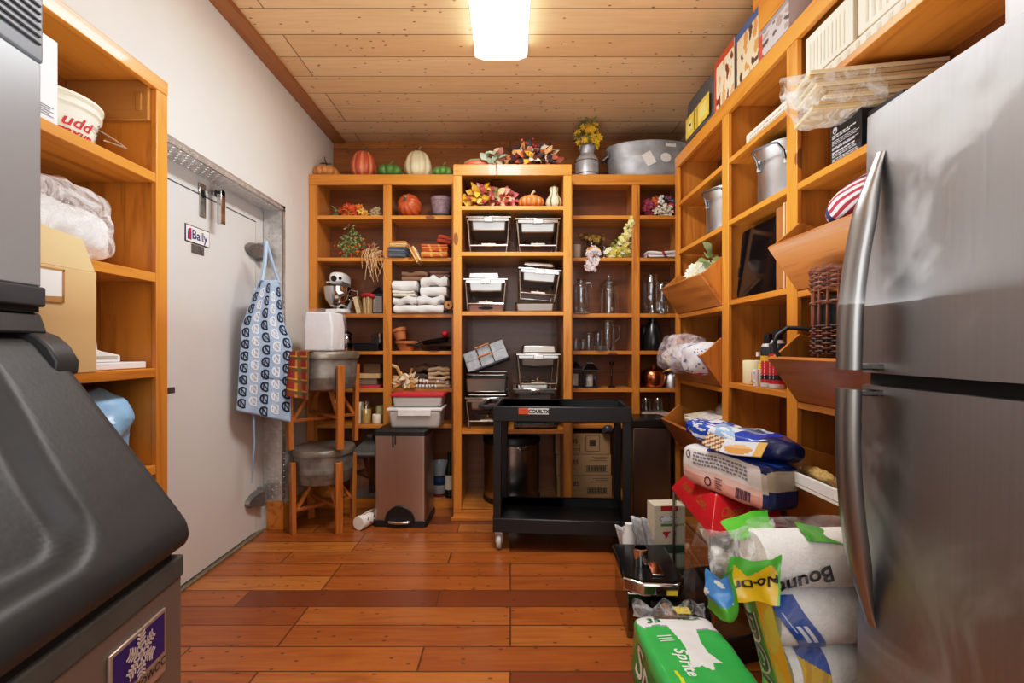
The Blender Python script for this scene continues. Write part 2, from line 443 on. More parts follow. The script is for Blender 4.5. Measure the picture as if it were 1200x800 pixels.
# the cold-room door
dr = build(MB().box(DOORX - .06, DOORX, 2.14, 3.115, .02, 2.035), 'door_1', plain('dcdcda', .42, var=.025, scale=4)); dr['kind'] = 'structure'
fr = MB().box(DOORX - .07, DOORX - .004, DN - .05, 2.13, 0, DT_).box(DOORX - .07, DOORX - .004, 3.125, DF, 0, DT_).box(DOORX - .07, DOORX - .004, 2.13, 3.125, 2.045, DT_)
build(fr, 'door_frame', plain('d8d8d5', .45, var=.02), dr)
build(MB().box(DOORX - .066, DOORX - .012, 2.12, 3.13, 0.0, 2.05), 'gasket', plain('17181a', .7), dr)
build(MB().box(DOORX - .02, DOORX + .025, 2.05, 3.16, 0, .012), 'threshold', plain('9a8f78', .5, .6, var=.3, scale=60), dr)
def strap(z):
    mb = MB()
    pr = [(0, -.052), (.05, -.05), (.1, -.04), (.14, -.018), (.15, 0), (.14, .018), (.1, .04), (.05, .05), (0, .052)]
    n = len(pr)
    vs = [(DOORX + .002, 3.13 - a, z + b) for a, b in pr] + [(DOORX + .052 - .16 * a, 3.13 - a * .96, z + b * .8) for a, b in pr]
    fs = [(i, i + 1, n + i + 1, n + i) for i in range(n - 1)] + [tuple(range(n, 2 * n)), (0, n, 2 * n - 1, n - 1)]
    mb.add(vs, fs)
    o = build(mb, 'hinge', plain('8f8f8d', .42, .7, var=.12), dr, ang=30)
    b2 = MB()
    for a in (.03, .075): b2.lathe([(.006, 0), (.006, .006), (1e-5, .007)], 10, (DOORX + .05 - .16 * a, 3.13 - a, z + .012))
    b2.box(DOORX, DOORX + .05, 3.132, 3.16, z - .06, z + .06)
    build(b2, 'hinge_leaf', plain('a9a9a6', .4, .8), o)
strap(1.845); strap(.24)
# latch roller and strike near the head
lt = MB().box(DOORX, DOORX + .006, 2.545, 2.6, 1.92, 2.1).box(DOORX + .05, DOORX + .075, 2.62, 2.66, 1.9, 2.085)
lt.box(DOORX, DOORX + .075, 2.63, 2.65, 2.06, 2.085)
lo = build(lt, 'latch', steel('c8c8c6', .16), dr, bevel=.002)
r2 = MB(); r2.T((DOORX + .055, 2.64, 2.07), (0, R(90), 0)); r2.lathe([(.018, -.02), (.022, -.016), (.022, .016), (.018, .02)], 16)
build(r2, 'latch_roller', plain('1d1d1e', .4), lo)
build(MB().box(DOORX, DOORX + .045, 2.2, 2.23, 1.0, 1.03).box(DOORX + .03, DOORX + .045, 2.2, 2.305, 1.0, 1.03), 'handle', plain('7a7b7c', .35, .9), dr, bevel=.004)
sg = MB().box(DOORX, DOORX + .004, 2.435, 2.63, 1.765, 1.855)
so = build(sg, 'sign_plate', plain('1a1c22', .4), dr)
build(MB().box(DOORX + .0041, DOORX + .0055, 2.44, 2.625, 1.77, 1.85), 'sign_face', plain('f3f3f1', .35, var=.01), so)
sf = plane_fn((DOORX + .0065, 2.545, 1.808), (0, 1, 0), (0, 0, 1))
tx = MB(); text_on(tx, 'Bally', sf, .068, .0012, col='1d2f7c')
tx.add([sf(a, b) for a, b in ((-.095, -.03), (-.083, -.03), (-.083, .03), (-.091, .022), (-.095, .01))], [(0, 1, 2, 3, 4)], '1d2f7c')
tx.add([sf(a, b) for a, b in ((-.083, -.03), (-.072, -.03), (-.072, .03), (-.083, .03))], [(0, 1, 2, 3)], 'd5202a')
tx.add([sf(a, b) for a, b in ((-.072, -.03), (-.066, -.03), (-.066, .03), (-.072, .03))], [(0, 1, 2, 3)], '1d2f7c')
build(tx, 'lettering', vcol(.4), so, flat=True)
build(MB().box(DOORX, DOORX + .004, 2.485, 2.585, 1.715, 1.76), 'nameplate', plain('8e9296', .35, .8, var=.3, scale=40), dr)
# ceiling light
cl = thing('ceiling_light', 'long white wraparound ceiling light on the plank ceiling', 'light', (-.055, 2.23, HC))
build(MB().box(-.15, .15, -.6, .6, -.03, 0), 'housing', plain('f2f2f0', .4, var=.01), cl)
lens = MB().prism([(-.155, -.02), (-.15, -.06), (-.1, -.078), (-.02, -.07), (0, -.066), (.02, -.07), (.1, -.078), (.15, -.06), (.155, -.02)], -.59, .59)
build(lens, 'diffuser', emit('fffaf2', 6.0), cl)
for s_ in (-1, 1):
    build(MB().prism([(-.158, -.015), (-.154, -.062), (-.1, -.082), (.1, -.082), (.154, -.062), (.158, -.015)], s_ * .6 - .012, s_ * .6 + .012), 'end_cap', plain('f6f6f4', .4, var=.01, Emission_Strength=.6), cl)
# dropped soffit box above the right cabinets
struct(MB().box(1.14, WR, -.4, 2.25, 2.66, HC).box(1.137, WR, -.4, 2.253, 2.93, HC), 'trim_3', wood('Y'), bevel=.003)

# ================================================================== camera and lamps
cam = bpy.data.cameras.new('camera'); co = bpy.data.objects.new('camera', cam); COL.objects.link(co)
co.location = (0, 0, H); co.rotation_euler = (R(90), 0, 0)
cam.sensor_fit = 'HORIZONTAL'; cam.sensor_width = 36; cam.lens = 36 * F / 1200
cam.shift_x = (600 - CX) / 1200; cam.shift_y = (CY - 400) / 1200
cam.clip_start = .02
SC.camera = co
def area(name, loc, rot, sx, sy, power, col=(.985, .99, 1)):
    l = bpy.data.lights.new(name, 'AREA'); l.shape = 'RECTANGLE'; l.size = sx; l.size_y = sy; l.energy = power; l.color = col
    o = bpy.data.objects.new(name, l); COL.objects.link(o); o.location = loc; o.rotation_euler = rot
    return o
area('overhead_light', (-.055, 2.23, 2.91), (0, 0, 0), .3, 1.15, 34)
area('overhead_light', (0, -.3, 2.95), (0, 0, 0), 1.0, 1.2, 9)  # added fill overhead behind the camera, with no fixture of its own
area('fill_light', (0, 1.7, 1.3), (R(180), 0, 0), 1.6, 1.8, 26)  # added unseen fill in mid-room, facing up to brighten the ceiling
area('fill_light', (.25, -1.1, 1.9), (R(82), 0, 0), 2.2, 1.6, 30, (.97, .985, 1))  # added soft fill behind the camera, lighting the far shelves
w = bpy.data.worlds.new('world'); SC.world = w; w.use_nodes = True
w.node_tree.nodes['Background'].inputs[0].default_value = (1, .97, .93, 1); w.node_tree.nodes['Background'].inputs[1].default_value = .2
SC.view_settings.view_transform = 'Standard'; SC.view_settings.look = 'None'; SC.view_settings.exposure = .3
vs_ = SC.view_settings; vs_.use_curve_mapping = True; cm_ = vs_.curve_mapping      # a soft shoulder for the whites
cm_.white_level = (2.2, 2.2, 2.2); cv_ = cm_.curves[3]
for x_, y_ in ((.03, .056), (.15, .315), (.3, .6), (.5, .8)): cv_.points.new(x_, y_)
cm_.update()
try:
    SC.cycles.use_denoising = True; SC.cycles.max_bounces = 8; SC.cycles.transparent_max_bounces = 16; SC.cycles.caustics_reflective = False; SC.cycles.caustics_refractive = False
except Exception: pass
# ================================================================== fitted shelving
LV = [2.225, 1.905, 1.478, 1.194, .909, .634, .072]      # tops of the shelves
DL, DTW, DB = 3.634, 3.38, 3.9
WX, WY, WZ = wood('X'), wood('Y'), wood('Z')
SHADEW = wood('X', '8a4f24', '643416')  # back boards: pine darkened, the shade of the cells put into its colour
TH = .029
def shelfunit(name, label, x0, x1, yf, zt, stiles, levels, base, plinth=0.0):
    """stiles: list of (xa, xb); between two stiles is one bay"""
    loc = Vector(((x0 + x1) / 2, yf, 0)); t = thing(name, label, 'cabinet', loc)
    B = lambda mb, nm, m, bv=.0025: build(mb, nm, m, t, off=loc, bevel=bv)
    for xa, xb in stiles: B(MB().box(xa, xb, yf, yf + .02, base, zt - .078), 'stile', WZ)
    B(MB().box(x0, x1, yf - .002, yf + .02, zt - .078, zt), 'top_rail', WX)
    B(MB().box(x0, x1, yf + .02, DB + .02, zt - .03, zt), 'top_board', WX)
    for i, (xa, xb) in enumerate(stiles):
        xm = (xa + xb) / 2
        if i == 0: xm = xb - .012
        if i == len(stiles) - 1: xm = xa + .012
        B(MB().box(xm - .01, xm + .01, yf + .02, DB, base - .05, zt - .03), 'side_panel', wood('Z', 'cc8836', '9c5a1d'))
    for (a, b), lv in zip(zip(stiles[:-1], stiles[1:]), levels):
        for z in lv: B(MB().box(a[1] - .004, b[0] + .004, yf + .003, DB, z - TH, z), 'shelf', WX)
    B(MB().box(x0, x1, DB, DB + .018, 0, zt - .03), 'back_panel', SHADEW, 0)
    B(MB().box(x0, x1, yf, yf + .02, 0, base), 'plinth', WX)
    if plinth: B(MB().box(x0 - .015, x1 + .015, yf - .02, yf, 0, plinth), 'shoe_moulding', WX)
    return t
shelfunit('shelf_cabinet', 'pine cubbyhole cabinet with pumpkins along its top, beside the white wall', WL + .003, -.4035, DL, 2.535,
          [(WL + .003, -1.467), (-.967, -.904), (-.445, -.4035)], [LV, LV], .072)
shelfunit('shelf_cabinet', 'projecting pine shelf tower filled with chafing dishes', -.403, .4345, DTW, 2.515,
          [(-.403, -.345), (.377, .4345)], [[2.222, 1.897, 1.475, .637, .073]], .073, .025)
shelfunit('shelf_cabinet', 'pine cubbyhole cabinet with glass jars and the metal tub on top', .435, 1.43, DL, 2.535,
          [(.435, .478), (.927, .985), (1.30, 1.43)], [LV, LV], .072)
# right wall unit with tilting bins
XR, XB, ZT = 1.14, 1.425, 2.525
rt = Vector((XR, 2.2, 0))
ru = thing('shelf_cabinet', 'long pine wall cabinet with open tilt-out bins, behind the fridge', 'cabinet', rt)
def RB(mb, nm, m, bv=.0025, par=None): return build(mb, nm, m, par or ru, off=rt, bevel=bv)
RST = [(3.25, 3.305), (2.50, 2.575), (1.90, 1.973), (.955, 1.02)]
for a, b in RST: RB(MB().box(XR, XR + .02, a, b, 0, ZT - .078), 'stile', WZ)
RB(MB().box(XR - .002, XR + .02, .955, 3.305, ZT - .078, ZT), 'top_rail', WY)
RB(MB().box(XR + .02, XB, .955, 3.305, ZT - .03, ZT), 'top_board', WY)
for i, (a, b) in enumerate(RST):
    ym = b - .012 if i == 0 else (a + .012 if i == 3 else (a + b) / 2)
    RB(MB().box(XR + .02, XB, ym - .01, ym + .01, 0, ZT - .03), 'side_panel', wood('Z', 'cc8836', '9c5a1d'))
RB(MB().box(XB, XB + .015, .955, 3.305, 0, ZT - .03), 'back_panel', wood('Z', '8a4f24', '643416'), 0)  # same darkened pine, shade of the bays put into the colour
for (a, b), lv in zip(((2.575, 3.25), (1.973, 2.5), (1.02, 1.9)), ([2.207, 1.879, 1.445, 1.005, .565, .07], [2.207, 1.884, 1.467, 1.037, .57, .07], [2.207, 1.874, 1.445, 1.005, .565, .07])):
    for z in lv: RB(MB().box(XR + .003, XB, a - .004, b + .004, z - .027, z), 'shelf', WY)
RB(MB().box(XR, XR + .02, .955, 3.305, 0, .07), 'plinth', WY)
for a, b in ((2.58, 3.245), (1.025, 1.895)):
    for hz in (1.449, 1.01, .57):
        lx, lz, tz = XR - .105, hz + .17, hz + .263
        sd = MB()
        for ya, yb in ((a, a + .014), (b - .014, b)):
            sd.prism([(XR, hz), (lx, lz), (XR, tz), (XR + .2, tz - .06), (XR + .2, hz)], ya, yb)
        sd.box(XR, XR + .2, a + .014, b - .014, hz, hz + .012)
        bn = RB(sd, 'tilt_bin', wood('Z', 'c98434', '9a591c'), .0015)
        fp = MB().prism([(XR - .001, hz - .002), (lx - .012, lz - .004), (lx - .002, lz + .006), (XR + .012, hz + .006)], a - .006, b + .006)
        RB(fp, 'bin_front', wood('Y', 'c8803a', '96561f'), .0015, bn)
# left unit beside the doorway
XL = -1.22; lt_ = Vector((XL, 1.2, 0))
lu = thing('shelf_cabinet', 'low pine cabinet between the ice maker and the white door', 'cabinet', lt_)
def LB(mb, nm, m, bv=.0025): return build(mb, nm, m, lu, off=lt_, bevel=bv)
LB(MB().box(XL - .02, XL, 1.648, 1.702, 0, 2.112), 'stile', WZ); LB(MB().box(XL - .02, XL, 1.055, 1.09, 0, 2.112), 'stile', WZ)
LB(MB().box(XL - .02, XL + .002, 1.055, 1.702, 2.112, 2.16), 'top_rail', WY)
LB(MB().box(WL, XL - .02, 1.055, 1.702, 2.135, 2.16), 'top_board', WY)
LB(MB().box(WL, XL - .02, 1.655, 1.675, 0, 2.135), 'side_panel', WZ); LB(MB().box(WL, XL - .02, 1.06, 1.08, 0, 2.135), 'side_panel', WZ)
LB(MB().box(WL + .003, WL + .015, 1.08, 1.655, 0, 2.135), 'back_panel', wood('Y', '9a5a26', '723e18'), 0)  # pine darkened too, shade behind the shelves put into the colour
for z in (1.821, 1.477, 1.149, .815, .48, .07): LB(MB().box(WL + .015, XL - .003, 1.075, 1.651, z - .032, z), 'shelf', WY)
LB(MB().box(WL + .015, XL - .02, 1.635, 1.655, 2.0, 2.135).box(XL - .06, XL - .04, 1.63, 1.65, 2.03, 2.09), 'cleat', wood('X', 'c8904a', '9a6020'))
# ================================================================== things on and in the back cabinets
def pumpkin(label, loc, r, h, body, stem, ribs=10, depth=.16, tall=1.0, rot=(0, 0, 0), twig=False, stripe=None, group=None, name='pumpkin', squat=.25):
    t = thing(name, label, 'pumpkin' if name == 'pumpkin' else 'gourd', loc, rot, group)
    prof = []
    n = 14
    for i in range(n + 1):
        a = -PI / 2 + PI * i / n
        rr = max(1e-4, math.cos(a)) ** .72 * r
        if tall > 1.2: rr *= 1 - .12 * math.sin(a)
        z = h / 2 + h / 2 * math.sin(a)
        if i > n - 3: z -= h * .04 * (i - n + 3) * squat
        prof.append((rr, z))
    mb = MB(); seg = ribs * 6
    c1 = body; 
    vs0 = len(mb.f)
    mb.lathe(prof, seg, ribs=ribs, depth=depth)
    if stripe:
        nf = n * seg
        for i in range(min(nf, len(mb.c))):
            k = i % seg
            mb.c[i] = stripe if (k % 6) in (0, 5) else body
    build(mb, 'body', vcol(.38) if stripe else plain(body, .4, var=.14, scale=10), t, ang=80)
    s = MB()
    top = h * .97
    if twig:
        s.tube([(0, 0, top - .01), (.005, 0, top + .03), (-.01, 0, top + .06)], [.008, .005, .003], 6)
        s.tube([(.004, 0, top + .025), (.03, .005, top + .03), (.05, 0, top + .022)], [.005, .004, .002], 6)
        s.tube([(0, 0, top + .03), (-.03, .005, top + .035), (-.05, 0, top + .03)], [.005, .004, .002], 6)
        s.tube([(-.005, 0, top + .05), (-.012, 0, top + .085)], [.004, .002], 6)
    else:
        s.tube([(0, 0, top - .012), (.003, 0, top + .012), (.012, 0, top + .03), (.026, 0, top + .04)], [.014, .009, .008, .01], 7)
    build(s, 'stem', plain(stem, .7, var=.2), t)
    return t
ZT_ = 2.536; D0 = 3.78
pumpkin('small orange pumpkin with a black twig stem, on the far left cabinet top', (PX(382, D0), D0, ZT_), .107, .112, 'c98a4a', '26221e', 12, .12, twig=True)
pumpkin('tall red-orange ribbed pumpkin on the cabinet top', (PX(426, D0), D0, ZT_), .1, .235, 'c2553c', '4a4636', 9, .14, 1.6, stripe='d98a55')
pumpkin('green squash pumpkin left of the tall cream pumpkin', (PX(457, 3.72), 3.72, ZT_), .1, .098, '4f7a35', '6a6b3a', 7, .26, name='pumpkin')
pumpkin('small cream pumpkin half hidden behind the green squash', (PX(469, 3.93), 3.93, ZT_), .07, .115, 'd8cba6', '8a7a55', 9, .1)
pumpkin('tall cream white pumpkin on the cabinet top', (PX(490, D0), D0, ZT_), .108, .235, 'd9cda8', '7a6f4c', 9, .15, 1.6)
pumpkin('small cream gourd peeking from behind the tall cream pumpkin', (PX(504, 3.94), 3.94, ZT_), .07, .12, 'd5c69c', '8a7a55', 8, .1)
pumpkin('green squash pumpkin squeezed against the shelf tower', (PX(518.5, 3.74), 3.74, ZT_), .084, .092, '5f8a3e', '6a6b3a', 7, .26)

def foliage(name, label, cat, loc, sets, stems=None, rot=(0, 0, 0), group=None):
    """sets: (part, n, centre, radii, length, width, colours[, drop])"""
    t = thing(name, label, cat, loc, rot, group)
    if stems:
        s = MB()
        for pts, r, c in stems: s.tube(pts, r, 6, col=c)
        build(s, 'stem', vcol(.7), t)
    for st in sets:
        part, n, c, rad, L, W, cols = st[:7]
        mb = MB(); c = Vector(c)
        for i in range(n):
            d = Vector((rnd(-1, 1), rnd(-1, 1), rnd(-1, 1)))
            while d.length > 1 or d.length < .05: d = Vector((rnd(-1, 1), rnd(-1, 1), rnd(-1, 1)))
            p = c + Vector((d.x * rad[0], d.y * rad[1], d.z * rad[2]))
            p.z = max(p.z, .006)
            col = random.choice(cols)
            if part in ('blossom', 'daisy'):
                ax = (d + Vector((0, -1.2, .3))).normalized(); u = ax.orthogonal().normalized(); w_ = ax.cross(u)
                k = 6
                for q in range(k):
                    a = 2 * PI * q / k + d.x; mb.leaf(p, u * math.cos(a) + w_ * math.sin(a) + ax * .35, ax, L, W, col, .3)
                mb.ball(p + ax * L * .15, L * .22, 'c98a1e' if part == 'daisy' else random.choice(cols), 6, 4)
            elif part in ('berries',):
                mb.ball(p, L, col, 8, 5)
            else:
                mb.leaf(p, d * .45 + Vector((rnd(-.9, .9), rnd(-.6, .2), rnd(-.8, .8))), Vector((rnd(-.6, .6), -1, rnd(-.2, .9))), L * rnd(.55, 1.05), W * rnd(.7, 1.1), col, rnd(.2, 1.1))
        for i, p in enumerate(mb.v):
            if p.z < .003: mb.v[i] = Vector((p.x, p.y, .003))
        build(mb, part, vcol(.6), t, merge=False, ang=60)
    return t
# heap on the tower top
ZW = 2.516
g = thing('gourd', 'green and orange striped gourd lying on the left end of the tower top', 'gourd', (PX(562, 3.5), 3.5, ZW))
mb = MB(); mb.T((0, 0, .043), (0, R(84), 0)); mb.lathe([(1e-4, -.12), (.03, -.105), (.045, -.06), (.043, 0), (.03, .05), (.022, .09), (.012, .115), (1e-4, .12)], 24)
for i in range(len(mb.c)): mb.c[i] = ('7f9a72', 'c8603c', 'd9d2b0')[(i % 24) // 4 % 3]
build(mb, 'body', vcol(.4), g, ang=80); s = MB(); s.tube([(.11, 0, .04), (.15, 0, .05), (.175, 0, .07)], [.009, .007, .006], 6); build(s, 'stem', plain('8a7a4a', .7), g)
AUT = ['8a3b22', 'b5552a', 'c98a4a', '5a2a1c', 'd9b08a', '3a2a2c', 'a04038']
foliage('leaf_arrangement', 'heap of artificial autumn leaves and berries on the tower top', 'leaf arrangement', (PX(622, 3.52), 3.52, ZW), [
    ('leaves', 190, (0, 0, .07), (.2, .1, .08), .07, .042, AUT + ['2c2c34', '33343c']),
    ('dark_leaves', 26, (0, .02, .13), (.12, .05, .06), .085, .055, ['23242a', '2e2a30', '3a2026']),
    ('pale_leaves', 22, (.03, 0, .13), (.16, .07, .06), .075, .035, ['d8bfa0', 'e2d2b8', 'b98a78']),
    ('berries', 26, (-.02, 0, .17), (.12, .05, .07), .011, .011, ['c2404a', 'a02c38', 'd06a6a']),
    ('gourds', 8, (-.02, -.08, .05), (.08, .02, .03), .06, .045, ['e09a22', 'd8b020', 'd9cfb0'])],
    [([(-.1, 0, .0), (-.07, 0, .12), (-.02, 0, .2), (.02, 0, .24)], .003, '5a4a30'), ([(.1, 0, 0), (.05, 0, .1), (.0, .0, .23)], .003, '4a3a28'), ([(-.3, -.03, .02), (-.16, -.02, .06), (-.05, 0, .08)], .004, '5a4a30')])
foliage('leaf_arrangement', 'low sprig of dried leaves hanging over the tower edge beside the gourd', 'leaf arrangement', (PX(578, 3.44), 3.44, ZW), [
    ('leaves', 16, (0, 0, .05), (.06, .04, .045), .085, .05, ['8a9a80', 'a8b098', '8a4a38', 'b8a888'])],
    [([(.0, 0, .03), (.02, -.075, .02), (.03, -.085, -.07)], .004, '8a5a44')])
foliage('leaf_sprig', 'brown dried leaves behind the green squash, beside the tower', 'leaf sprig', (PX(536, 3.97), 3.97, ZT_), [
    ('leaves', 34, (0, 0, .07), (.13, .05, .05), .07, .04, ['6a3a28', '8a4a2a', '7a2e22', '4a3024'])])
# milk can with yellow flowers
mc = thing('milk_can', 'galvanised milk can holding yellow flowers on the cabinet top', 'milk can', (PX(688, 3.72), 3.72, ZT_))
build(MB().lathe([(.088, 0), (.09, .01), (.09, .125), (.085, .145), (.06, .175), (.054, .18), (.054, .21), (.066, .235), (.062, .238), (.05, .21), (.05, .1), (1e-4, .1)], 32), 'body', plain('b0b4b8', .4, .45, var=.25, scale=20), mc, ang=50)
s = MB()
for z in (.02, .118): s.lathe([(.0905, z - .004), (.094, z), (.0905, z + .004)], 32)
s.tube([(.055, -.03, .2), (.05, -.075, .225), (0, -.085, .23), (-.05, -.075, .225), (-.055, -.03, .2)], .004, 6)
build(s, 'handle', plain('8e9297', .35, .9), mc)
st = []
for i in range(10):
    a = i * .63; st.append(([(0, 0, .12), (.02 * math.cos(a), .02 * math.sin(a), .24), (.08 * math.cos(a), .05 * math.sin(a), .3 + .016 * i)], .0022, '5a6a34'))
foliage('yellow_flowers', 'spray of yellow artificial flowers standing in the milk can', 'flowers', (PX(688, 3.72), 3.72, ZT_ + .0), [
    ('blossom', 46, (0.01, 0, .33), (.105, .07, .1), .034, .018, ['e2bd2a', 'd6a91c', 'f0d04a']),
    ('leaves', 34, (-.01, 0, .38), (.1, .06, .1), .05, .022, ['6a7a3c', '8a8a4a', '55662e'])], st)
# galvanised tub
tb = thing('metal_tub', 'oval galvanised washtub with white labels on the cabinet top', 'tub', (PX(760, 3.83), 3.83, ZT_))
sxx, syy = .345, .19
build(MB().lathe([(.88, 0), (.90, .01), (.92, .08), (.925, .085), (.93, .09), (.945, .15), (.955, .155), (.955, .165), (.97, .235), (1.0, .255), (1.0, .268), (.975, .262), (.93, .2), (.86, .02), (1e-4, .02)], 48, sx=sxx, sy=syy),
      'body', plain('a9adb1', .42, .4, var=.28, scale=9, bump=.05), tb, ang=40)
h_ = MB()
for s_ in (-1, 1):
    h_.tube([(s_ * .335, -.05, .2), (s_ * .37, -.03, .17), (s_ * .37, .03, .17), (s_ * .335, .05, .2)], .006, 8)
    h_.box(s_ * .333 - .006, s_ * .333 + .006, -.06, .06, .18, .22)
build(h_, 'handle', plain('7f8489', .4, .9), tb)
def tubpt(x, z): 
    y = -syy * .95 * math.sqrt(max(0, 1 - (x / (sxx * .96)) ** 2)) - .008
    return Vector((x, y, z))
lb = MB()
for (cx, cz, w_, hh, rr, ov) in ((.0, .125, .075, .1, .5, False), (.13, .135, .085, .07, 0, True), (.17, .235, .085, .03, 0, False)):
    pts = []
    for k in range(20 if ov else 4):
        a = 2 * PI * (k + .5) / (20 if ov else 4); q = 1 if ov else 1.414
        x, z = math.cos(a) * w_ / 2 * q, math.sin(a) * hh / 2 * q
        pts.append(tubpt(cx - .05 + x * math.cos(rr) - z * math.sin(rr), cz + x * math.sin(rr) + z * math.cos(rr)))
    lb = MB(); lb.add(pts, [tuple(range(len(pts)))])
    build(lb, 'label', plain('e4e2dc', .6, var=.02), tb)

# ---- left cabinet, first bay
def cell(px, lv, d=3.72): return (PX(px, d), d, LV[lv] + .001)
foliage('flower_bunch', 'bunch of orange artificial mums lying on the upper left shelf', 'flowers', cell(411, 0), [
    ('blossom', 40, (.0, 0, .05), (.085, .05, .05), .034, .02, ['c8481c', 'd8641e', 'b83a1a', 'e08a2a']),
    ('leaves', 14, (-.08, 0, .03), (.05, .03, .02), .05, .02, ['5a7a4a', '4a6a3a'])],
    [([(-.02, 0, .03), (-.08, -.02, .045), (-.14, -.02, .09)], .003, '7a8a5a'), ([(-.02, 0, .02), (-.1, -.03, .012), (-.15, -.03, .008)], .003, '5a7a3a')])
foliage('flower_bunch', 'small yellow and orange daisies beside the orange mums', 'flowers', cell(421, 0, 3.7), [
    ('daisy', 16, (.01, 0, .045), (.05, .04, .04), .034, .018, ['e0a02a', 'd8701e', 'e8c060'])])
foliage('flower_bunch', 'dried tan and mauve flowers at the right end of the upper left shelf', 'flowers', cell(438, 0, 3.72), [
    ('blossom', 14, (.02, 0, .04), (.05, .05, .035), .03, .018, ['b8a07a', 'a08a66', '8a7258']),
    ('leaves', 16, (-.03, 0, .05), (.05, .04, .05), .05, .016, ['6a4a4c', '8a5a58', '5a3c38'])])
foliage('berry_plant', 'leafy green berry sprig lying on the second left shelf', 'plant', cell(412, 1, 3.7), [
    ('leaves', 130, (0, 0, .1), (.1, .06, .1), .035, .014, ['6a8a4a', '8aa05a', '4f6e3c', '7a8a5a']),
    ('leaves', 40, (0.0, 0, .19), (.05, .04, .08), .03, .012, ['8aa868', '6a8a4a']),
    ('berries', 46, (.03, -.01, .09), (.16, .05, .1), .0085, .01, ['c86a22', 'b8481e', 'd8902a'])],
    [([(.25, -.02, .03), (.12, 0, .06), (0, 0, .09), (-.02, 0, .2)], .004, '5a3a24'), ([(.2, 0, .03), (.08, 0, .1), (.06, 0, .15)], .003, '5a3a24'), ([(.2, 0, .03), (.22, -.02, .1), (.25, -.02, .14)], .003, '5a3a24')])
rtb = []
random.seed(5)
for i in range(26):
    x0, z0 = rnd(-.05, .07), rnd(.03, .08)
    e = (x0 + rnd(-.06, .06), -.115, rnd(-.2, -.02)); rtb.append(([(x0, 0, z0), (x0 + rnd(-.06, .06), -.07, z0 - .01), (x0 + rnd(-.05, .05), -.112, .0), e], [.004, .004, .003, .0015], random.choice(['c8a070', 'b88a5a', 'd8b890'])))
foliage('dried_roots', 'tangle of pale dried roots hanging over the second left shelf edge', 'roots', cell(441, 1, 3.735), [
    ('root_hairs', 60, (0, -.02, .045), (.085, .05, .04), .07, .008, ['c8a070', 'a87a4a', 'd8b890'])], rtb)
# stand mixer
mx = thing('stand_mixer', 'white and chrome stand mixer with a steel bowl on the left cabinet shelf', 'mixer', cell(399, 2, 3.72))
b = MB(); b.soft(.17, .24, .035, 8, 6); b.T((0, .085, .03)); b.soft(.1, .075, .2, 8, 5)
build(b, 'base', plain('e6e6e4', .22, var=.02), mx)
b = MB(); b.T((0, .0, .205)); b.soft(.115, .27, .115, 12, 3.0)
hd = build(b, 'motor_head', plain('eaeae8', .2, var=.02), mx)
b = MB(); b.T((0, -.137, .258), (R(90), 0, 0)); b.lathe([(.022, 0), (.022, .006), (.017, .012), (1e-4, .013)], 20); b.T((.04, -.115, .262), (R(90), 0, 0)); b.lathe([(.012, 0), (.01, .014), (1e-4, .015)], 14)
build(b, 'knob', plain('3a3c40', .25, .8), hd)
build(MB().box(-.06, .06, -.13, .05, .225, .238), 'trim_band', steel('c9c9c9', .15), hd)
b = MB(); b.lathe([(.045, .02), (.058, .022), (.058, .034), (.04, .042), (.07, .06), (.098, .11), (.105, .165), (.107, .2), (.111, .203), (.105, .204), (.1, .16), (.09, .1), (1e-4, .05)], 36, (0, -.055, 0))
build(b, 'bowl', steel('cfcfcf', .08, streak=.04), mx, ang=30)
build(MB().tube([(.1, -.06, .18), (.15, -.06, .17), (.155, -.06, .11), (.095, -.06, .1)], .006, 8), 'bowl_handle', steel('cfcfcf', .12), mx)
def slab_stack(name, label, cat, loc, items, group=None, rot=0):
    t = thing(name, label, cat, loc, rot, group)
    for i, (x0, x1, y0, y1, z0, z1, col, nm) in enumerate(items): build(MB().box(x0, x1, y0, y1, z0, z1), nm, plain(col, .6), t, bevel=.001)
    return t
# books leaning, bundle, lantern
bk = thing('paper_pad', 'pale papers leaning beside the stand mixer bowl', 'papers', cell(423.5, 2, 3.7), (0, R(-14), 0))
build(MB().box(-.016, .016, -.06, .12, .002, .13), 'pages', plain('c9b490', .7, scale=80), bk)
build(MB().box(-.019, -.0165, -.062, .122, 0, .134).box(.0165, .019, -.062, .122, 0, .134), 'cover', plain('8a6a44', .6), bk)
bd = thing('twig_bundle', 'bundle of tan sticks topped with red cloth beside the lantern', 'bundle', cell(432, 2, 3.71))
s = MB()
for i in range(26): 
    a = i * 2.4; r_ = .034 * math.sqrt(i / 26); s.tube([(r_ * math.cos(a), r_ * math.sin(a), 0), (r_ * 1.25 * math.cos(a), r_ * 1.25 * math.sin(a), .13)], .0062, 6, col=random.choice(['b89a6a', 'a8885a', 'c8b080']))
build(s, 'sticks', vcol(.7), bd); b = MB(); b.T((0, 0, .118)); b.soft(.11, .1, .045, 8, 3, .008, 20, 3); build(b, 'red_cloth', plain('a02028', .7), bd)
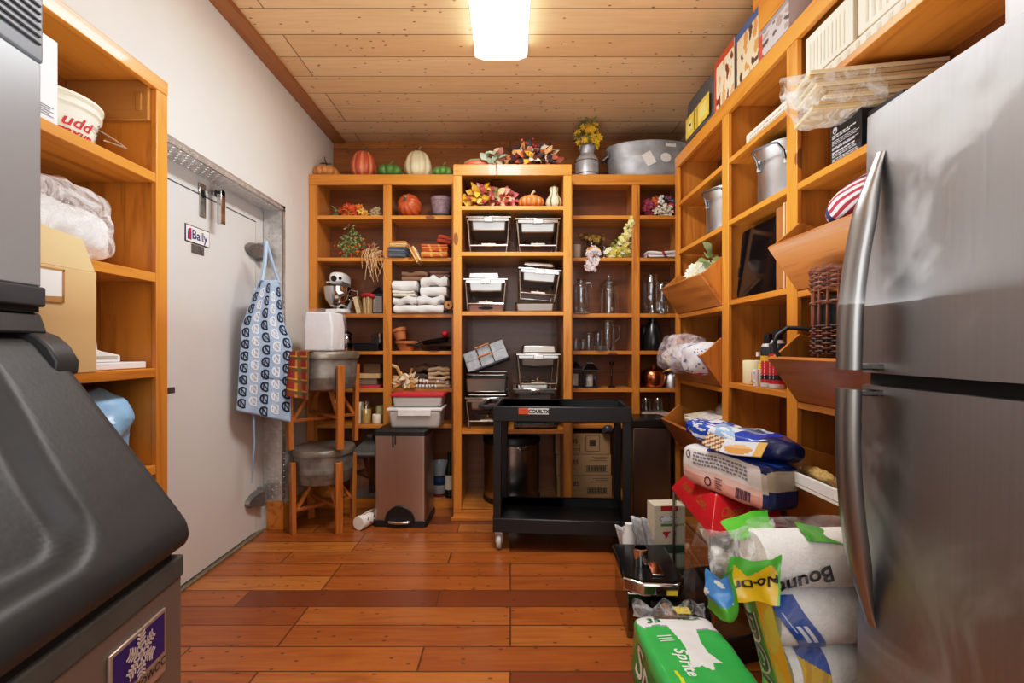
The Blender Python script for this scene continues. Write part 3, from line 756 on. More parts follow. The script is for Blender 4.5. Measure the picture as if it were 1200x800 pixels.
def lantern(label, loc, w, h, metal, roof, candle, rot=0, pitch=.3, name='lantern'):
    t = thing(name, label, 'lantern', loc, rot)
    p = w * .5; bh = h * .62; fw = w * .07
    f = MB().box(-p, p, -p, p, 0, h * .06).box(-p, p, -p, p, bh - h * .03, bh)
    for a in (-1, 1):
        for b_ in (-1, 1): f.box(a * p - fw * (a > 0) * 1 if a > 0 else -p, a * p if a > 0 else -p + fw, b_ * p - fw if b_ > 0 else -p, p if b_ > 0 else -p + fw, h * .05, bh)
    build(f, 'frame', plain(metal, .5, .2, var=.2), t, bevel=.001)
    r_ = MB().taper(0, 0, bh, bh + h * .05, p * 1.18, p * 1.18, p * 1.18, p * 1.18).taper(0, 0, bh + h * .05, h * .84, p * 1.18, p * 1.18, p * pitch, p * pitch).taper(0, 0, h * .84, h * .9, p * pitch, p * pitch, p * pitch, p * pitch)
    rf = build(r_, 'roof', plain(roof, .45, .2, var=.15), t, bevel=.002)
    build(MB().tube([(p * .3 * math.cos(a), 0, h * .9 + p * .3 + p * .3 * math.sin(a)) for a in [k * PI / 6 for k in range(12)]], w * .02, 6, True), 'ring', plain(metal, .4, .5), rf)
    build(MB().box(-p * .9, p * .9, -p * .93, -p * .9, h * .06, bh - .01), 'pane', glass('ffffff', .02, .12), t)
    if candle: build(MB().lathe([(w * .26, h * .06), (w * .26, h * .06 + candle), (w * .2, h * .06 + candle - .004), (1e-4, h * .06 + candle - .006)], 20), 'candle', plain('e8dfc8', .5, var=.03), t)
    return t
lantern('dark metal lantern at the right end of the mixer shelf', cell(444, 2, 3.74), .082, .24, '2a2c30', '2e3238', 0)
# fourth shelf: canister, black pan, small cup
cn = thing('metal_canister', 'shiny metal canister behind the plastic wrapped bundle', 'canister', cell(405, 3, 3.72))
build(MB().lathe([(.042, 0), (.052, .02), (.056, .06), (.05, .1), (.044, .11), (.056, .118), (.055, .13), (.03, .148), (.01, .152), (.012, .168), (1e-4, .172)], 28), 'body', steel('9a9a98', .15), cn, ang=40)
pn = thing('baking_pan', 'black rectangular baking pan on the fourth left shelf', 'pan', cell(433, 3, 3.72))
build(MB().taper(0, 0, 0, .058, .088, .09, .1, .1), 'body', plain('1a1b1e', .35), pn, bevel=.004)
build(MB().box(-.108, .108, -.108, .108, .056, .062), 'rim', plain('222328', .35), pn, bevel=.002)
cu = thing('metal_cup', 'small shiny metal cup standing on the black baking pan', 'cup', (PX(444.5, 3.72), 3.72, LV[3] + .064))
build(MB().lathe([(.03, 0), (.032, .004), (.042, .066), (.044, .07), (.04, .069), (.03, .006), (1e-4, .006)], 24), 'body', steel('c8c8c8', .12), cu)
build(MB().tube([(-.038, 0, .06), (-.062, 0, .055), (-.06, 0, .02), (-.034, 0, .015)], .004, 6), 'handle', steel('c8c8c8', .12), cu)
# fifth shelf: boards and red folder
slab_stack('folder', 'red folder at the bottom of the papers on the left shelf', 'folder', cell(434, 4, 3.71), [(-.14, .09, -.07, .13, 0, .022, 'c23040', 'cover')])
slab_stack('book', 'dark book lying on the red folder', 'book', (PX(432, 3.72), 3.72, LV[4] + .024), [(-.1, .085, -.07, .12, 0, .004, '4a3a34', 'cover'), (-.098, .082, -.068, .12, .004, .046, '7a6a5a', 'pages'), (-.1, .085, -.07, .12, .046, .05, '4a4a4c', 'cover')])
slab_stack('cutting_board', 'pale tan board lying on the dark book', 'board', (PX(434, 3.72), 3.72, LV[4] + .075), [(-.14, .09, -.075, .12, 0, .034, 'c8a878', 'board')])
slab_stack('carton', 'plain brown carton at the back on top of the pale tan board', 'box', (PX(440, 3.78), 3.78, LV[4] + .11), [(-.08, .05, -.05, .08, 0, .075, '6a4a30', 'body')])
# sixth shelf: candles
def candle(label, loc, r, h, col, jar=False, name='candle', slots=False):
    t = thing(name, label, 'candle', loc)
    build(MB().lathe([(r * .94, 0), (r, .004), (r, h - .004), (r * .94, h), (r * .8, h - .003), (r * .3, h - .007), (1e-4, h - .007)], 24), 'wax', plain(col, .5, var=.03, Subsurface_Weight=.2), t)
    build(MB().tube([(0, 0, h - .008), (.002, 0, h + .006)], .0012, 5), 'wick', plain('2a2420', .8), t)
    if jar:
        build(MB().lathe([(r * 1.08, -.0005), (r * 1.1, .006), (r * 1.1, h * 1.25), (r * .9, h * 1.38), (r * .85, h * 1.42)], 28), 'jar', glass('fff4dc', .03, .2), t)
        build(MB().lathe([(r * .95, h * 1.42), (r * .98, h * 1.43), (r * .98, h * 1.52), (r * .7, h * 1.6), (1e-4, h * 1.62)], 24), 'lid', glass('ffffff', .05, .3), t)
    return t
z5 = LV[5] + .001
candle('tall white pillar candle at the left end of the candle shelf', (PX(422, 3.7), 3.7, z5), .026, .165, 'efe8d8')
candle('cream candle in a lidded glass jar on the candle shelf', (PX(429, 3.69), 3.69, z5), .037, .11, 'dcc88a', True)
candle('small white pillar candle right of the jar candle', (PX(441.5, 3.69), 3.69, z5), .034, .07, 'efe6d0')
candle('yellowish candle standing behind the small white pillar candle', (PX(445, 3.78), 3.78, z5), .03, .125, 'd8cc90')
lantern('weathered grey wooden lantern standing beside the step bin', (PX(434, 3.76), 3.76, LV[6] + .001), .2, .52, '6a665e', '77736c', .0, pitch=.22)

# ---- left cabinet, second bay
pumpkin('orange pumpkin lying on its side with the stem facing out', (PX(484, 3.76), 3.83, LV[0] + .068), .093, .19, 'b8562c', '7a7466', 11, .12, rot=(R(72), 0, R(-14)))
fp = thing('flower_pot', 'mauve embossed flower pot on a dark green saucer', 'flower pot', cell(517, 0, 3.74))
build(MB().lathe([(.06, .014), (.064, .016), (.074, .09), (.08, .13), (.084, .132), (.084, .158), (.078, .158), (.072, .14), (.06, .03), (1e-4, .03)], 36, ribs=18, depth=.035), 'pot', plain('8a747a', .6, var=.3, scale=60, bump=.6), fp, ang=50)
build(MB().lathe([(.06, 0), (.09, .004), (.097, .018), (.092, .018), (.085, .008), (1e-4, .008)], 32), 'saucer', plain('2c4030', .4), fp)
def folded(label, loc, w, d, h, n, cols, rot=(0, 0, 0), seed=0, cat='cloth', name='folded_cloth', group=None, wig=.5, stripe=None):
    """a folded cloth: n layers whose folded front edges show"""
    t = thing(name, label, cat, loc, rot, group)
    rs = random.Random(seed); mb = MB(); lh = h / n
    for i in range(n):
        z0, z1 = i * lh, (i + 1) * lh * 1.0
        col = cols[i % len(cols)]
        ww = w * (1 - rs.random() * .06); ox = rs.uniform(-.02, .02) * w; ph = rs.uniform(0, 6)
        def fn(u, v, z0=z0, z1=z1, ww=ww, ox=ox, ph=ph, i=i):
            x = (u - .5) * ww + ox
            a = -PI / 2 + v * PI                    # round the front edge from below to above
            hz = (z1 - z0) / 2
            wob = (math.sin(u * 5 + ph) * .7 + .5 * math.sin(u * 11 + ph * 2) + 1.2 * noise.noise(Vector((u * 5, v * 3, ph)))) * lh * .13 * wig
            if v < .15: y = d * .5 - (v / .15) * (d * 1.0 - hz); z = z0
            elif v > .85: y = d * .5 - ((1 - v) / .15) * (d - hz); z = z1
            else:
                a = -PI / 2 + (v - .15) / .7 * PI; y = -d * .5 + hz - hz * math.cos(a) * (1 + .3 * math.sin(u * 7 + ph)); z = (z0 + z1) / 2 + hz * math.sin(a)
            edge = max(0, abs(u - .5) * 2 - .9) * lh * 2
            return (x, y, max(.001, z + wob * (i > 0) - edge * math.copysign(.3, z - (z0 + z1) / 2)))
        def cf(u, v, col=col, i=i):
            if stripe and int(u * stripe[0] + i * .3 + v) % stripe[1] == 0: return stripe[2]
            return col
        mb.grid(28, 12, fn, cf)
        e = [fn(0, k / 12) for k in range(13)]; mb.add(e, [tuple(range(13))], col); e = [fn(1, k / 12) for k in range(13)]; mb.add(e, [tuple(range(13))], col)
    build(mb, 'cloth', vcol(.85, bump=.25, scale=160), t, ang=60)
    return t
folded('folded grey cloth stack on the second shelf', cell(467.5, 1, 3.7), .132, .18, .075, 4, ['5c6470', '4c5460', '666e7a'], seed=1)
folded('cream and orange napkins lying on the grey cloth', (PX(469, 3.7), 3.7, LV[1] + .078), .13, .15, .045, 3, ['d8a25a', 'e0bf8c', 'c98a44'], seed=2)
lean = folded('cream and orange napkins leaning against the grey cloth', (PX(486, 3.7), 3.68, LV[1] + .012), .125, .14, .04, 3, ['e0b878', 'd08a3a', 'e8cfa0'], rot=(0, R(62), 0), seed=3)
folded('stack of orange patterned napkins on the second shelf', cell(511.5, 1, 3.7), .2, .18, .095, 5, ['c8642a', 'd8a04a', 'b84a22', 'd07a34'], seed=4, stripe=(13, 5, 'e0a850'))
folded('rust coloured napkin tilted on top of the orange napkins', (PX(521, 3.71), 3.71, LV[1] + .112), .11, .13, .06, 2, ['a03e24', 'b04a2c'], rot=(0, R(12), 0), seed=5)
WHT = ['eceae6', 'dedcd8', 'f2f0ec']
folded('white folded tablecloth at the bottom left of the linen pile', cell(478, 2, 3.7), .185, .2, .125, 2, WHT, seed=6, wig=1.6)
folded('white folded tablecloth at the bottom right of the linen pile', cell(507, 2, 3.7), .2, .2, .13, 2, WHT, seed=7, wig=1.6)
folded('cream folded cloth in the middle left of the linen pile', (PX(476, 3.7), 3.7, LV[2] + .127), .17, .19, .045, 2, ['d9d0c0', 'e6e2da'], seed=8, wig=1.2)
folded('white rolled tablecloth at the upper left of the linen pile', (PX(477, 3.7), 3.7, LV[2] + .174), .19, .19, .075, 1, WHT, seed=9, wig=2)
folded('white rolled tablecloth at the upper right of the linen pile', (PX(510, 3.7), 3.7, LV[2] + .132), .205, .19, .145, 2, WHT, seed=10, wig=1.3)
folded('brown folded cloth on top of the white linen pile', (PX(488, 3.74), 3.74, LV[2] + .252), .2, .17, .07, 2, ['8a6a54', '7a5a46'], seed=11, wig=1.5)
folded('brown folded cloth at the back right on top of the linen', (PX(517, 3.76), 3.76, LV[2] + .282), .15, .15, .05, 2, ['7a5a48', '6a4a3c'], seed=12)
sp = thing('twine_spool', 'wooden twine spool lying beside the white linen', 'spool', (PX(526.5, 3.62), 3.615, LV[2] + .06), (R(90), 0, 0))
b = MB()
build(MB().lathe([(.008, -.045), (.03, -.045), (.032, -.038), (.032, -.032), (.018, -.028), (.018, .028), (.032, .032), (.032, .045), (.008, .045)], 24), 'reel', plain('b07c44', .6), sp)
build(MB().lathe([(.019, -.027), (.029, -.02), (.029, .02), (.019, .027)], 24), 'twine', plain('a08458', .9, scale=120), sp)
build(MB().lathe([(.0085, .0451), (1e-4, .0452)], 16), 'hole', plain('14100c', .9), sp)
sk = thing('napkin_holder', 'small dark holder under the twine spool beside the linen', 'holder', cell(526, 2, 3.66))
build(MB().box(-.035, .035, -.05, .05, 0, .006).box(-.035, -.03, -.05, .05, 0, .025).box(.03, .035, -.05, .05, 0, .025), 'frame', plain('1e1d1e', .4), sk, bevel=.001)
# fourth shelf
def pot(label, loc, r, h, rot=(0, 0, 0)):
    t = thing('flower_pot', label, 'flower pot', loc, rot)
    build(MB().lathe([(r * .62, 0), (r * .84, h * .72), (r * .98, h * .72), (r, h * .76), (r, h), (r * .9, h), (r * .6, .01), (1e-4, .01)], 28), 'pot', plain('b5703f', .75, var=.15), t, ang=30)
pot('terracotta pot standing upright on the pan shelf', cell(476, 3, 3.7), .085, .075)
pot('terracotta pot tipped upside down on the other terracotta pot', (PX(469.5, 3.7), 3.72, LV[3] + .082), .062, .09, (R(-8), R(-16), 0))
fp_ = thing('frying_pan', 'black frying pan lying at the front of the pan shelf', 'pan', cell(511, 3, 3.72))
build(MB().lathe([(.09, 0), (.1, .004), (.118, .035), (.121, .036), (.114, .033), (.096, .008), (1e-4, .008)], 36), 'body', plain('17181a', .35, .3), fp_)
build(MB().tube([(-.11, -.03, .03), (-.16, -.06, .045), (-.21, -.09, .05)], [.009, .011, .009], 8), 'handle', plain('1c1d20', .4), fp_)
f2 = thing('frying_pan', 'black frying pan with a red ball tipped on the lower pan', 'pan', (PX(508, 3.73), 3.73, LV[3] + .045), (0, R(-9), 0))
build(MB().lathe([(.085, .01), (.095, .012), (.112, .042), (.115, .043), (.108, .04), (.09, .016), (1e-4, .016)], 36, (.02, 0, 0)), 'body', plain('202124', .3, .4), f2)
build(MB().tube([(-.09, -.02, .04), (-.15, -.04, .03), (-.2, -.06, .022)], [.007, .009, .008], 8), 'handle', plain('1c1d20', .4), f2)
rb = thing('red_ball', 'red ball on the shelf with the black frying pans', 'ball', (PX(521.5, 3.7), 3.7, LV[3] + .105))
b = MB().ball((0, 0, .027), .028, None, 18, 12); build(b, 'ball', plain('c02030', .4), rb); build(MB().lathe([(.008, -.02), (.01, .0)], 10), 'stem', plain('202124', .4), rb)
# fifth shelf: woven decor and cloth rolls
foliage('dried_arrangement', 'cream and orange dried corn husks and pods on the fifth shelf', 'dried flowers', cell(474, 4, 3.67), [
    ('husks', 70, (.0, -.02, .045), (.1, .06, .05), .06, .02, ['d8c4a0', 'c8904a', 'e8dcc4', 'b87a34', 'e0b070']),
    ('pods', 10, (.02, -.03, .04), (.07, .04, .03), .06, .05, ['e2cfa8', 'd09a3c', 'eadcc0'])],
    [([(.0, 0, .03), (-.03, 0, .1), (-.06, 0, .165)], [.016, .013, .012], 'c89a5a'), ([(.05, 0, .03), (.04, 0, .1), (.06, 0, .15)], [.014, .01, .008], 'b8843e'), ([(0, 0, .05), (.06, .01, .06), (.14, 0, .03)], [.013, .012, .008], 'd0a050'), ([(-.06, 0, .16), (-.1, 0, .175)], [.014, .01], 'd8bc90')])
folded('brown folded cloth at the back of the fifth shelf', cell(497, 4, 3.8), .2, .13, .17, 3, ['6a4f3c', '5a4232'], seed=13, wig=1.4)
folded('beige corduroy cloth folded at the right of the fifth shelf', cell(516, 4, 3.71), .17, .17, .155, 5, ['b09878', '9a8264', 'bca688'], seed=14, wig=1.6)
folded('red and white striped towel at the front of the fifth shelf', (PX(507, 3.655), 3.655, LV[4] + .001), .26, .06, .06, 2, ['e4dcd0', 'd8cfc2'], seed=15, wig=2, stripe=(30, 3, '4a3a3a'))
# sixth shelf: plastic boxes (on the bin lid and shelf)
def foodbox(label, loc, w, d, h, lidcol, lid_h, rot=0):
    t = thing('food_container', label, 'container', loc, rot)
    build(MB().taper(0, 0, 0, h, w * .44, d * .42, w * .48, d * .48), 'body', plain('d4d3cf', .3, var=.03, Alpha=.72), t, bevel=.02, seg=3)
    build(MB().box(-w / 2, w / 2, -d / 2, d / 2, h, h + lid_h), 'lid', plain(lidcol, .35, var=.03, Alpha=1 if lidcol != 'e8e8e6' else .85), t, bevel=.004)
    if lidcol == 'e8e8e6': build(MB().box(-w * .3, w * .3, -d / 2 - .008, -d / 2, h - .035, h + .012), 'clip', plain('eeeeec', .35, Alpha=.85), t, bevel=.004)
    return t
# ---- shelf tower
TL = [2.223, 1.898, 1.476, .638, .074]
foliage('leaf_garland', 'garland of artificial autumn leaves on the top tower shelf', 'leaf garland', (PX(574, 3.52), 3.5, TL[0]), [
    ('leaves', 150, (0, 0, .08), (.18, .09, .075), .068, .045, ['b84a4a', 'c86a5a', 'd89a8a', '8a3a34', 'a84a3a']),
    ('yellow_leaves', 60, (-.08, -.02, .085), (.11, .07, .075), .07, .045, ['d8a428', 'e0b84a', 'c8901e']),
    ('orange_leaves', 60, (.04, -.02, .075), (.15, .06, .06), .065, .045, ['d8783a', 'd8a070', '6a7a3a'])],
    [([(-.18, 0, .02), (0, 0, .05), (.18, 0, .02)], .004, '5a3a20')])
pumpkin('orange pumpkin with a pale curled stem on the top tower shelf', (PX(622.5, 3.5), 3.5, TL[0]), .097, .105, 'c8763c', 'd8c8a0', 12, .13)
gd = thing('gourd', 'cream and green striped bottle gourd at the right end of the top tower shelf', 'gourd', (PX(649, 3.5), 3.5, TL[0]))
mb = MB(); mb.lathe([(.02, 0), (.05, .012), (.062, .045), (.055, .08), (.036, .105), (.028, .13), (.034, .15), (.03, .166), (.012, .172), (1e-4, .173)], 36)
for i in range(len(mb.c)): mb.c[i] = '3f5a38' if (i % 36) % 6 == 0 else 'ddd3ac'
build(mb, 'body', vcol(.4), gd, ang=80); build(MB().tube([(0, 0, .17), (.006, 0, .185)], .006, 6), 'stem', plain('8a7a4a', .7), gd)

CH = steel('c6c5c2', .14, streak=.05)
PANM = steel('a9a7a3', .34, 'X', .12)
def chafer(label, loc, rot=(0, 0, 0), w=.322, h=.255, d=.42, group='chafing dishes in the shelf tower', pan=True, low=.05):
    t = thing('chafing_dish', label, 'chafing dish', loc, rot, group)
    p = w / 2
    f = MB()
    for s_ in (-1, 1):
        for y in (.012, d - .012): f.tube([(s_ * (p - .035), y, 0), (s_ * (p - .028), y, low), (s_ * (p - .012), y, h - .02)], .0055, 8)
    for y in (.012, d - .012): f.tube([(-p + .028, y, low), (p - .028, y, low)], .0055, 8)
    for s_ in (-1, 1): f.tube([(s_ * (p - .028), .012, low), (s_ * (p - .028), d - .012, low)], .005, 8)
    build(f, 'stand', CH, t)
    r = MB().box(-p, p, -.004, .03, h - .012, h).box(-p, p, d - .03, d + .004, h - .012, h).box(-p, -p + .03, 0, d, h - .012, h).box(p - .03, p, 0, d, h - .012, h)
    r.box(-p + .018, p - .018, 0, .008, h - .034, h - .012)
    build(r, 'rim', steel('c2c1be', .14, 'X', .05), t, bevel=.002)
    if pan:
        m = MB()
        def rc(k, z): return [(a * (p - .03) * k, d / 2 + b * (d / 2 - .03) * k, z) for a, b in ((-1, -1), (1, -1), (1, 1), (-1, 1))]
        m.add(rc(1, h - .004) + rc(.93, h - .095), [(0, 1, 5, 4), (1, 2, 6, 5), (2, 3, 7, 6), (3, 0, 4, 7), (4, 5, 6, 7)])
        build(m, 'water_pan', PANM, t, bevel=.014, seg=3)
    b = MB(); b.lathe([(.03, low + .005), (.03, low + .012), (.01, low + .02), (.008, low + .035), (1e-4, low + .036)], 16, (0, .1, 0))
    build(b, 'burner_holder', plain('b89a58', .35, .8), t)
    build(MB().box(-.05, .05, .01, .018, low + .004, low + .014), 'burner_bracket', plain('b8b4a8', .3, .8), t)
    build(MB().box(-.034, .034, -.016, .0, h - .04, h - .006), 'latch', steel('e4e4e2', .1), t, bevel=.004)
    return t
YC = 3.40
chafer('chafing dish on the upper left of the tower, below the leaf garland', (PX(572.5, YC), YC, TL[1] + .001))
chafer('chafing dish on the upper right of the tower, below the small orange pumpkin', (PX(630.5, YC), YC, TL[1] + .001), h=.242)
def tray(label, loc, w, d, h, rot=(0, 0, 0), flip=False, name='steel_pan', group=None):
    t = thing(name, label, 'pan', loc, rot, group)
    a = MB(); z0, z1 = (h, 0) if flip else (0, h)
    k = .9
    def rc(x, y, z): return [(-x, -y, z), (x, -y, z), (x, y, z), (-x, y, z)]
    a.add(rc(w / 2 * k, d / 2 * k, z0) + rc(w / 2 * .96, d / 2 * .97, z1 * .97 if not flip else .004) , [(0, 1, 2, 3), (0, 1, 5, 4), (1, 2, 6, 5), (2, 3, 7, 6), (3, 0, 4, 7)])
    build(a, 'body', PANM, t, bevel=.012, seg=3)
    q = MB(); zz = z1
    for (x0, x1, y0, y1) in ((-w / 2, w / 2, -d / 2, -d / 2 * .94), (-w / 2, w / 2, d / 2 * .94, d / 2), (-w / 2, -w / 2 * .94, -d / 2, d / 2), (w / 2 * .94, w / 2, -d / 2, d / 2)): q.box(x0, x1, y0, y1, zz - .004 if not flip else 0, zz + .004 if not flip else .008)
    build(q, 'rim', steel('dcdbd8', .14, 'X', .05), t)
    return t
chafer('chafing dish on the second tower shelf with an upturned pan on it', (PX(569, YC), YC, TL[2] + .001), h=.235, w=.315, low=.055)
tray('steel pan upside down on the left dish of the second tower shelf', (PX(568, 3.56), 3.6, TL[2] + .237), .24, .34, .05, flip=True)
wt = thing('wooden_tray', 'low brown wooden tray with a cut-out handle under the left chafing dish', 'tray', (PX(570, 3.52), 3.60, TL[2] + .001))
w0 = MB().box(-.118, .118, -.17, -.158, 0, .046).box(-.118, .118, .158, .17, 0, .046).box(-.118, -.106, -.158, .158, 0, .046).box(.106, .118, -.158, .158, 0, .046).box(-.106, .106, -.158, .158, 0, .01)
build(w0, 'body', wood('X', '8a4a2a', '6a3218'), wt, bevel=.002)
build(MB().prism([(math.cos(a) * .055, .025 + math.sin(a) * .011) for a in [k * PI / 8 for k in range(16)]], -.1725, -.1702), 'handle_slot', plain('0e0a08', .8), wt)
tray('steel pan under the tilted chafing dish on the second tower shelf', (PX(627, 3.45), 3.62, TL[2] + .001), .29, .36, .062)
chafer('chafing dish tilted on a pan, right of the second tower shelf', (PX(630, YC), YC + .01, TL[2] + .078), (0, R(4.5), 0), w=.31, h=.23)
tray('steel pan upside down on the tilted chafing dish', (PX(630, 3.56), 3.6, TL[2] + .322), .24, .34, .04, (0, R(4.5), 0), True)
# lower tower shelf
z4 = TL[3] + .001
chafer('chafing dish at the bottom left of the tower, carrying a stack of pans', (PX(571, YC), YC, z4), h=.225, w=.32, low=.055)
g4 = 'loose steel pans on the bottom left chafing dish'
tray('lowest steel pan stacked on the bottom left chafing dish', (PX(571.5, 3.5), 3.6, z4 + .229), .31, .38, .02)
tray('middle steel pan stacked on the bottom left chafing dish', (PX(570.5, 3.5), 3.6, z4 + .256), .31, .38, .105)
tray('topmost flat steel pan stacked on the bottom left chafing dish', (PX(570.5, 3.5), 3.6, z4 + .373), .31, .38, .018)
chafer('chafing dish at the bottom right of the tower, lower of its stack', (PX(627, YC), YC, z4 + .028), w=.315, h=.26, low=.09)
tray('steel pan under the stacked chafing dishes behind the black cart', (PX(627, 3.5), 3.6, z4), .31, .38, .02)
chafer('chafing dish at the bottom right of the tower, upper of its stack', (PX(631, YC), YC, z4 + .292), w=.315, h=.245, low=.03)
tray('steel pan upside down on the upper stacked chafing dish at the bottom right', (PX(631, 3.56), 3.6, z4 + .54), .255, .34, .058, flip=True)
# leaning double tray with tan handles
dt = thing('tin_caddy', 'tilted grey metal caddy with tan handles on the pan stack', 'caddy', (PX(572.5, 3.42), 3.43, z4 + .46), (R(-6), R(-21), 0))
for k, nm in ((0, 'tray'), (.072, 'tray')):
    b = MB().box(-.155, .155, .0 + k * .6, .012 + k * .6, k, k + .068).box(-.155, .155, .3, .312, k, k + .06).box(-.155, -.143, k * .6, .31, k, k + .066).box(.143, .155, k * .6, .31, k, k + .066).box(-.155, .155, k * .6, .3, k, k + .006)
    tr = build(b, nm, plain('9a9ea2', .42, .75, var=.25, scale=30), dt, bevel=.003)
    h_ = MB(); h_.tube([(-.05, k * .6 - .003, k + .05), (-.05, k * .6 - .022, k + .072), (.05, k * .6 - .022, k + .072), (.05, k * .6 - .003, k + .05)], .0075, 8)
    build(h_, 'handle', plain('b87a44', .5), tr)
    v_ = MB()
    for x in (-.05, .05): v_.tube([(x, k * .6 - .004, k + .05), (x, k * .6 - .006, k + .004)], .0035, 6)
    build(v_, 'bracket', plain('4a4c50', .4, .8), tr)
# round bin under the tower shelf
rbn = thing('round_bin', 'round stainless bin with a black domed lid inside the tower base', 'bin', (PX(599.5, 3.70), 3.66, TL[4] + .001))
build(MB().lathe([(.21, 0), (.212, .02), (.212, .43), (1e-4, .43)], 44), 'body', steel('b0aeab', .24), rbn, ang=30)
build(MB().lathe([(.218, .43), (.22, .45), (.205, .485), (.12, .51), (1e-4, .515)], 44), 'lid', plain('17181a', .4), rbn)
build(MB().lathe([(.214, 0), (.218, .004), (.218, .03), (.213, .034)], 44), 'base_ring', plain('1a1b1d', .5), rbn)
build(MB().tube([(.06, -.215, .41), (.06, -.25, .405), (.12, -.24, .405), (.13, -.19, .415)], .006, 8), 'handle', steel('d0d0d0', .1), rbn)

# ---- right cabinet, first bay
D9 = 3.72
def rcell(px, lv, d=D9): return (PX(px, d), d, LV[lv] + .001)
mg = thing('pillar_holder', 'plain whitish pillar at the left end of the flower shelf', 'pillar', rcell(676, 1))
build(MB().lathe([(.03, 0), (.031, .004), (.033, .11), (.03, .112), (.026, .108), (1e-4, .106)], 24), 'body', plain('b5aa9a', .7, var=.15), mg)
def vase(label, loc, prof, name='glass_vase', cat='vase', parts=()):
    t = thing(name, label, cat, loc)
    build(MB().lathe(prof, 32), 'body', GL, t)
    return t
GL = glass('f4fbff', .02, .16)
def jar(label, loc, r, h, neck=.8, lid=False, name='glass_jar', cat='jar', handle=False, foot=None, group=None):
    t = thing(name, label, cat, loc, 0, group)
    b = MB().lathe([(r * .9, 0), (r, .008), (r, h * .78), (r * .97, h * .84), (r * neck, h * .93), (r * neck, h), (r * neck * 1.05, h + .004), (r * neck * .95, h + .003)], 32)
    b.lathe([(1e-4, .012), (r * .93, .014)], 32)
    build(b, 'body', GL, t)
    if lid:
        build(MB().lathe([(r * neck * 1.08, h + .005), (r * neck * 1.1, h + .02), (r * .5, h + .04), (r * .12, h + .05), (r * .12, h + .055), (r * .22, h + .07), (r * .15, h + .088), (1e-4, h + .09)], 28), 'lid', GL, t)
    if handle:
        build(MB().tube([(r * .98, 0, h * .88), (r * 1.55, 0, h * .84), (r * 1.6, 0, h * .45), (r * .98, 0, h * .3)], r * .09, 8), 'handle', GL, t)
    if foot: build(MB().lathe([(r * foot, 0), (r * foot, .006), (r * .3, .01)], 28, (0, 0, -.001)), 'foot', GL, t)
    # bright rims so the clear glass reads
    build(MB().lathe([(r * neck * 1.0, h), (r * neck * 1.06, h + .003), (r * neck * 1.0, h + .007), (r * neck * .94, h + .003)], 32), 'rim', glass('ffffff', .05, .55), t)
    return t
jar('clear glass vase behind the yellow blossoms on the flower shelf', rcell(693, 1, 3.8), .042, .14, 1.0, name='glass_vase', cat='vase')
jar('clear glass vase right of the first one behind the yellow blossoms', rcell(708, 1, 3.8), .038, .11, 1.0, name='glass_vase', cat='vase')
foliage('flower_garland', 'pale yellow blossom garland trailing up the middle divider of the right cabinet', 'flower garland', rcell(724, 1, 3.645), [
    ('blossom', 120, (.01, .03, .04), (.1, .05, .045), .022, .013, ['e8dc8a', 'd8c850', 'f0ecc8', 'c8b83a']),
    ('blossom', 44, (.045, .01, .12), (.04, .035, .06), .02, .012, ['e8dc8a', 'f0ecc8', 'd8c850']),
    ('blossom', 26, (.075, .0, .2), (.025, .025, .06), .018, .011, ['e8dc8a', 'f0ecc8']),
    ('blossom', 16, (.1, -.015, .27), (.018, .015, .04), .018, .011, ['e8dc6a', 'f0e8b0']),
    ('leaves', 60, (.02, .03, .07), (.1, .05, .08), .035, .016, ['7a8a3a', '5a6a2e', '9aa050'])],
    [([(-.1, .05, .03), (0, .03, .05), (.05, 0, .13), (.08, -.01, .22), (.1, -.02, .3)], .004, '5a5a2a')])
foliage('flower_garland', 'dark leafy flower stems behind the glass vases on the flower shelf', 'flower garland', rcell(692, 1, 3.84), [
    ('blossom', 30, (.02, 0, .19), (.12, .03, .045), .02, .012, ['a8822e', 'c8a23a', '8a6a24']),
    ('leaves', 30, (.04, 0, .12), (.12, .03, .07), .05, .02, ['3a4424', '5a6434', '4a5028'])])
foliage('flower_sprig', 'white and orange blossoms drooping over the flower shelf edge', 'flowers', rcell(693, 1, 3.63), [
    ('blossom', 22, (.02, .03, .05), (.04, .03, .03), .024, .015, ['e0962a', 'e8b050', 'ece4dc']),
    ('blossom', 26, (.02, .0, .03), (.05, .02, .03), .022, .014, ['eee6e2', 'dcd0cc', 'e8dcd8'])])
sprig = MB()
random.seed(11)
for i in range(34):
    p = Vector((-.0 + rnd(-.045, .05), -.008 + rnd(-.02, .004), rnd(-.1, .02)))
    for q in range(5):
        a = 2 * PI * q / 5; sprig.leaf(p, (math.cos(a), -.3, math.sin(a)), (0, -1, 0), .02, .013, random.choice(['eee4e0', 'd8c8c4', 'e8dcd8', 'c8a0a0']))
sp2 = [o for o in bpy.data.objects if o.name.startswith('flower_sprig')][0]
build(sprig, 'hanging_blossoms', vcol(.6), sp2, merge=False)
jar('tall glass storage jar with a metal clasp on the third right shelf', rcell(681, 2), .056, .255, .62)
cl_ = MB(); cl_.tube([(.04, 0, .235), (.075, -.01, .235), (.08, -.01, .2)], .004, 6).tube([(-.03, -.02, .257), (0, -.035, .257), (.03, -.02, .257)], .004, 6)
build(cl_, 'clasp', steel('d8d8d8', .1), bpy.data.objects['glass_jar'])
dsh = thing('plate', 'white plate edge under the tall glass jar', 'plate', (PX(681, 3.69), 3.69, LV[2] + .0005)); build(MB().lathe([(.05, 0), (.075, .003), (.078, .006), (.05, .004), (1e-4, .004)], 32), 'body', plain('e4e2de', .3, var=.02), dsh)
bpy.data.objects['glass_jar'].location.z += .008; 
jar('wide glass drink dispenser with a lid on the third right shelf', rcell(713.5, 2, 3.74), .076, .22, .9, lid=True)
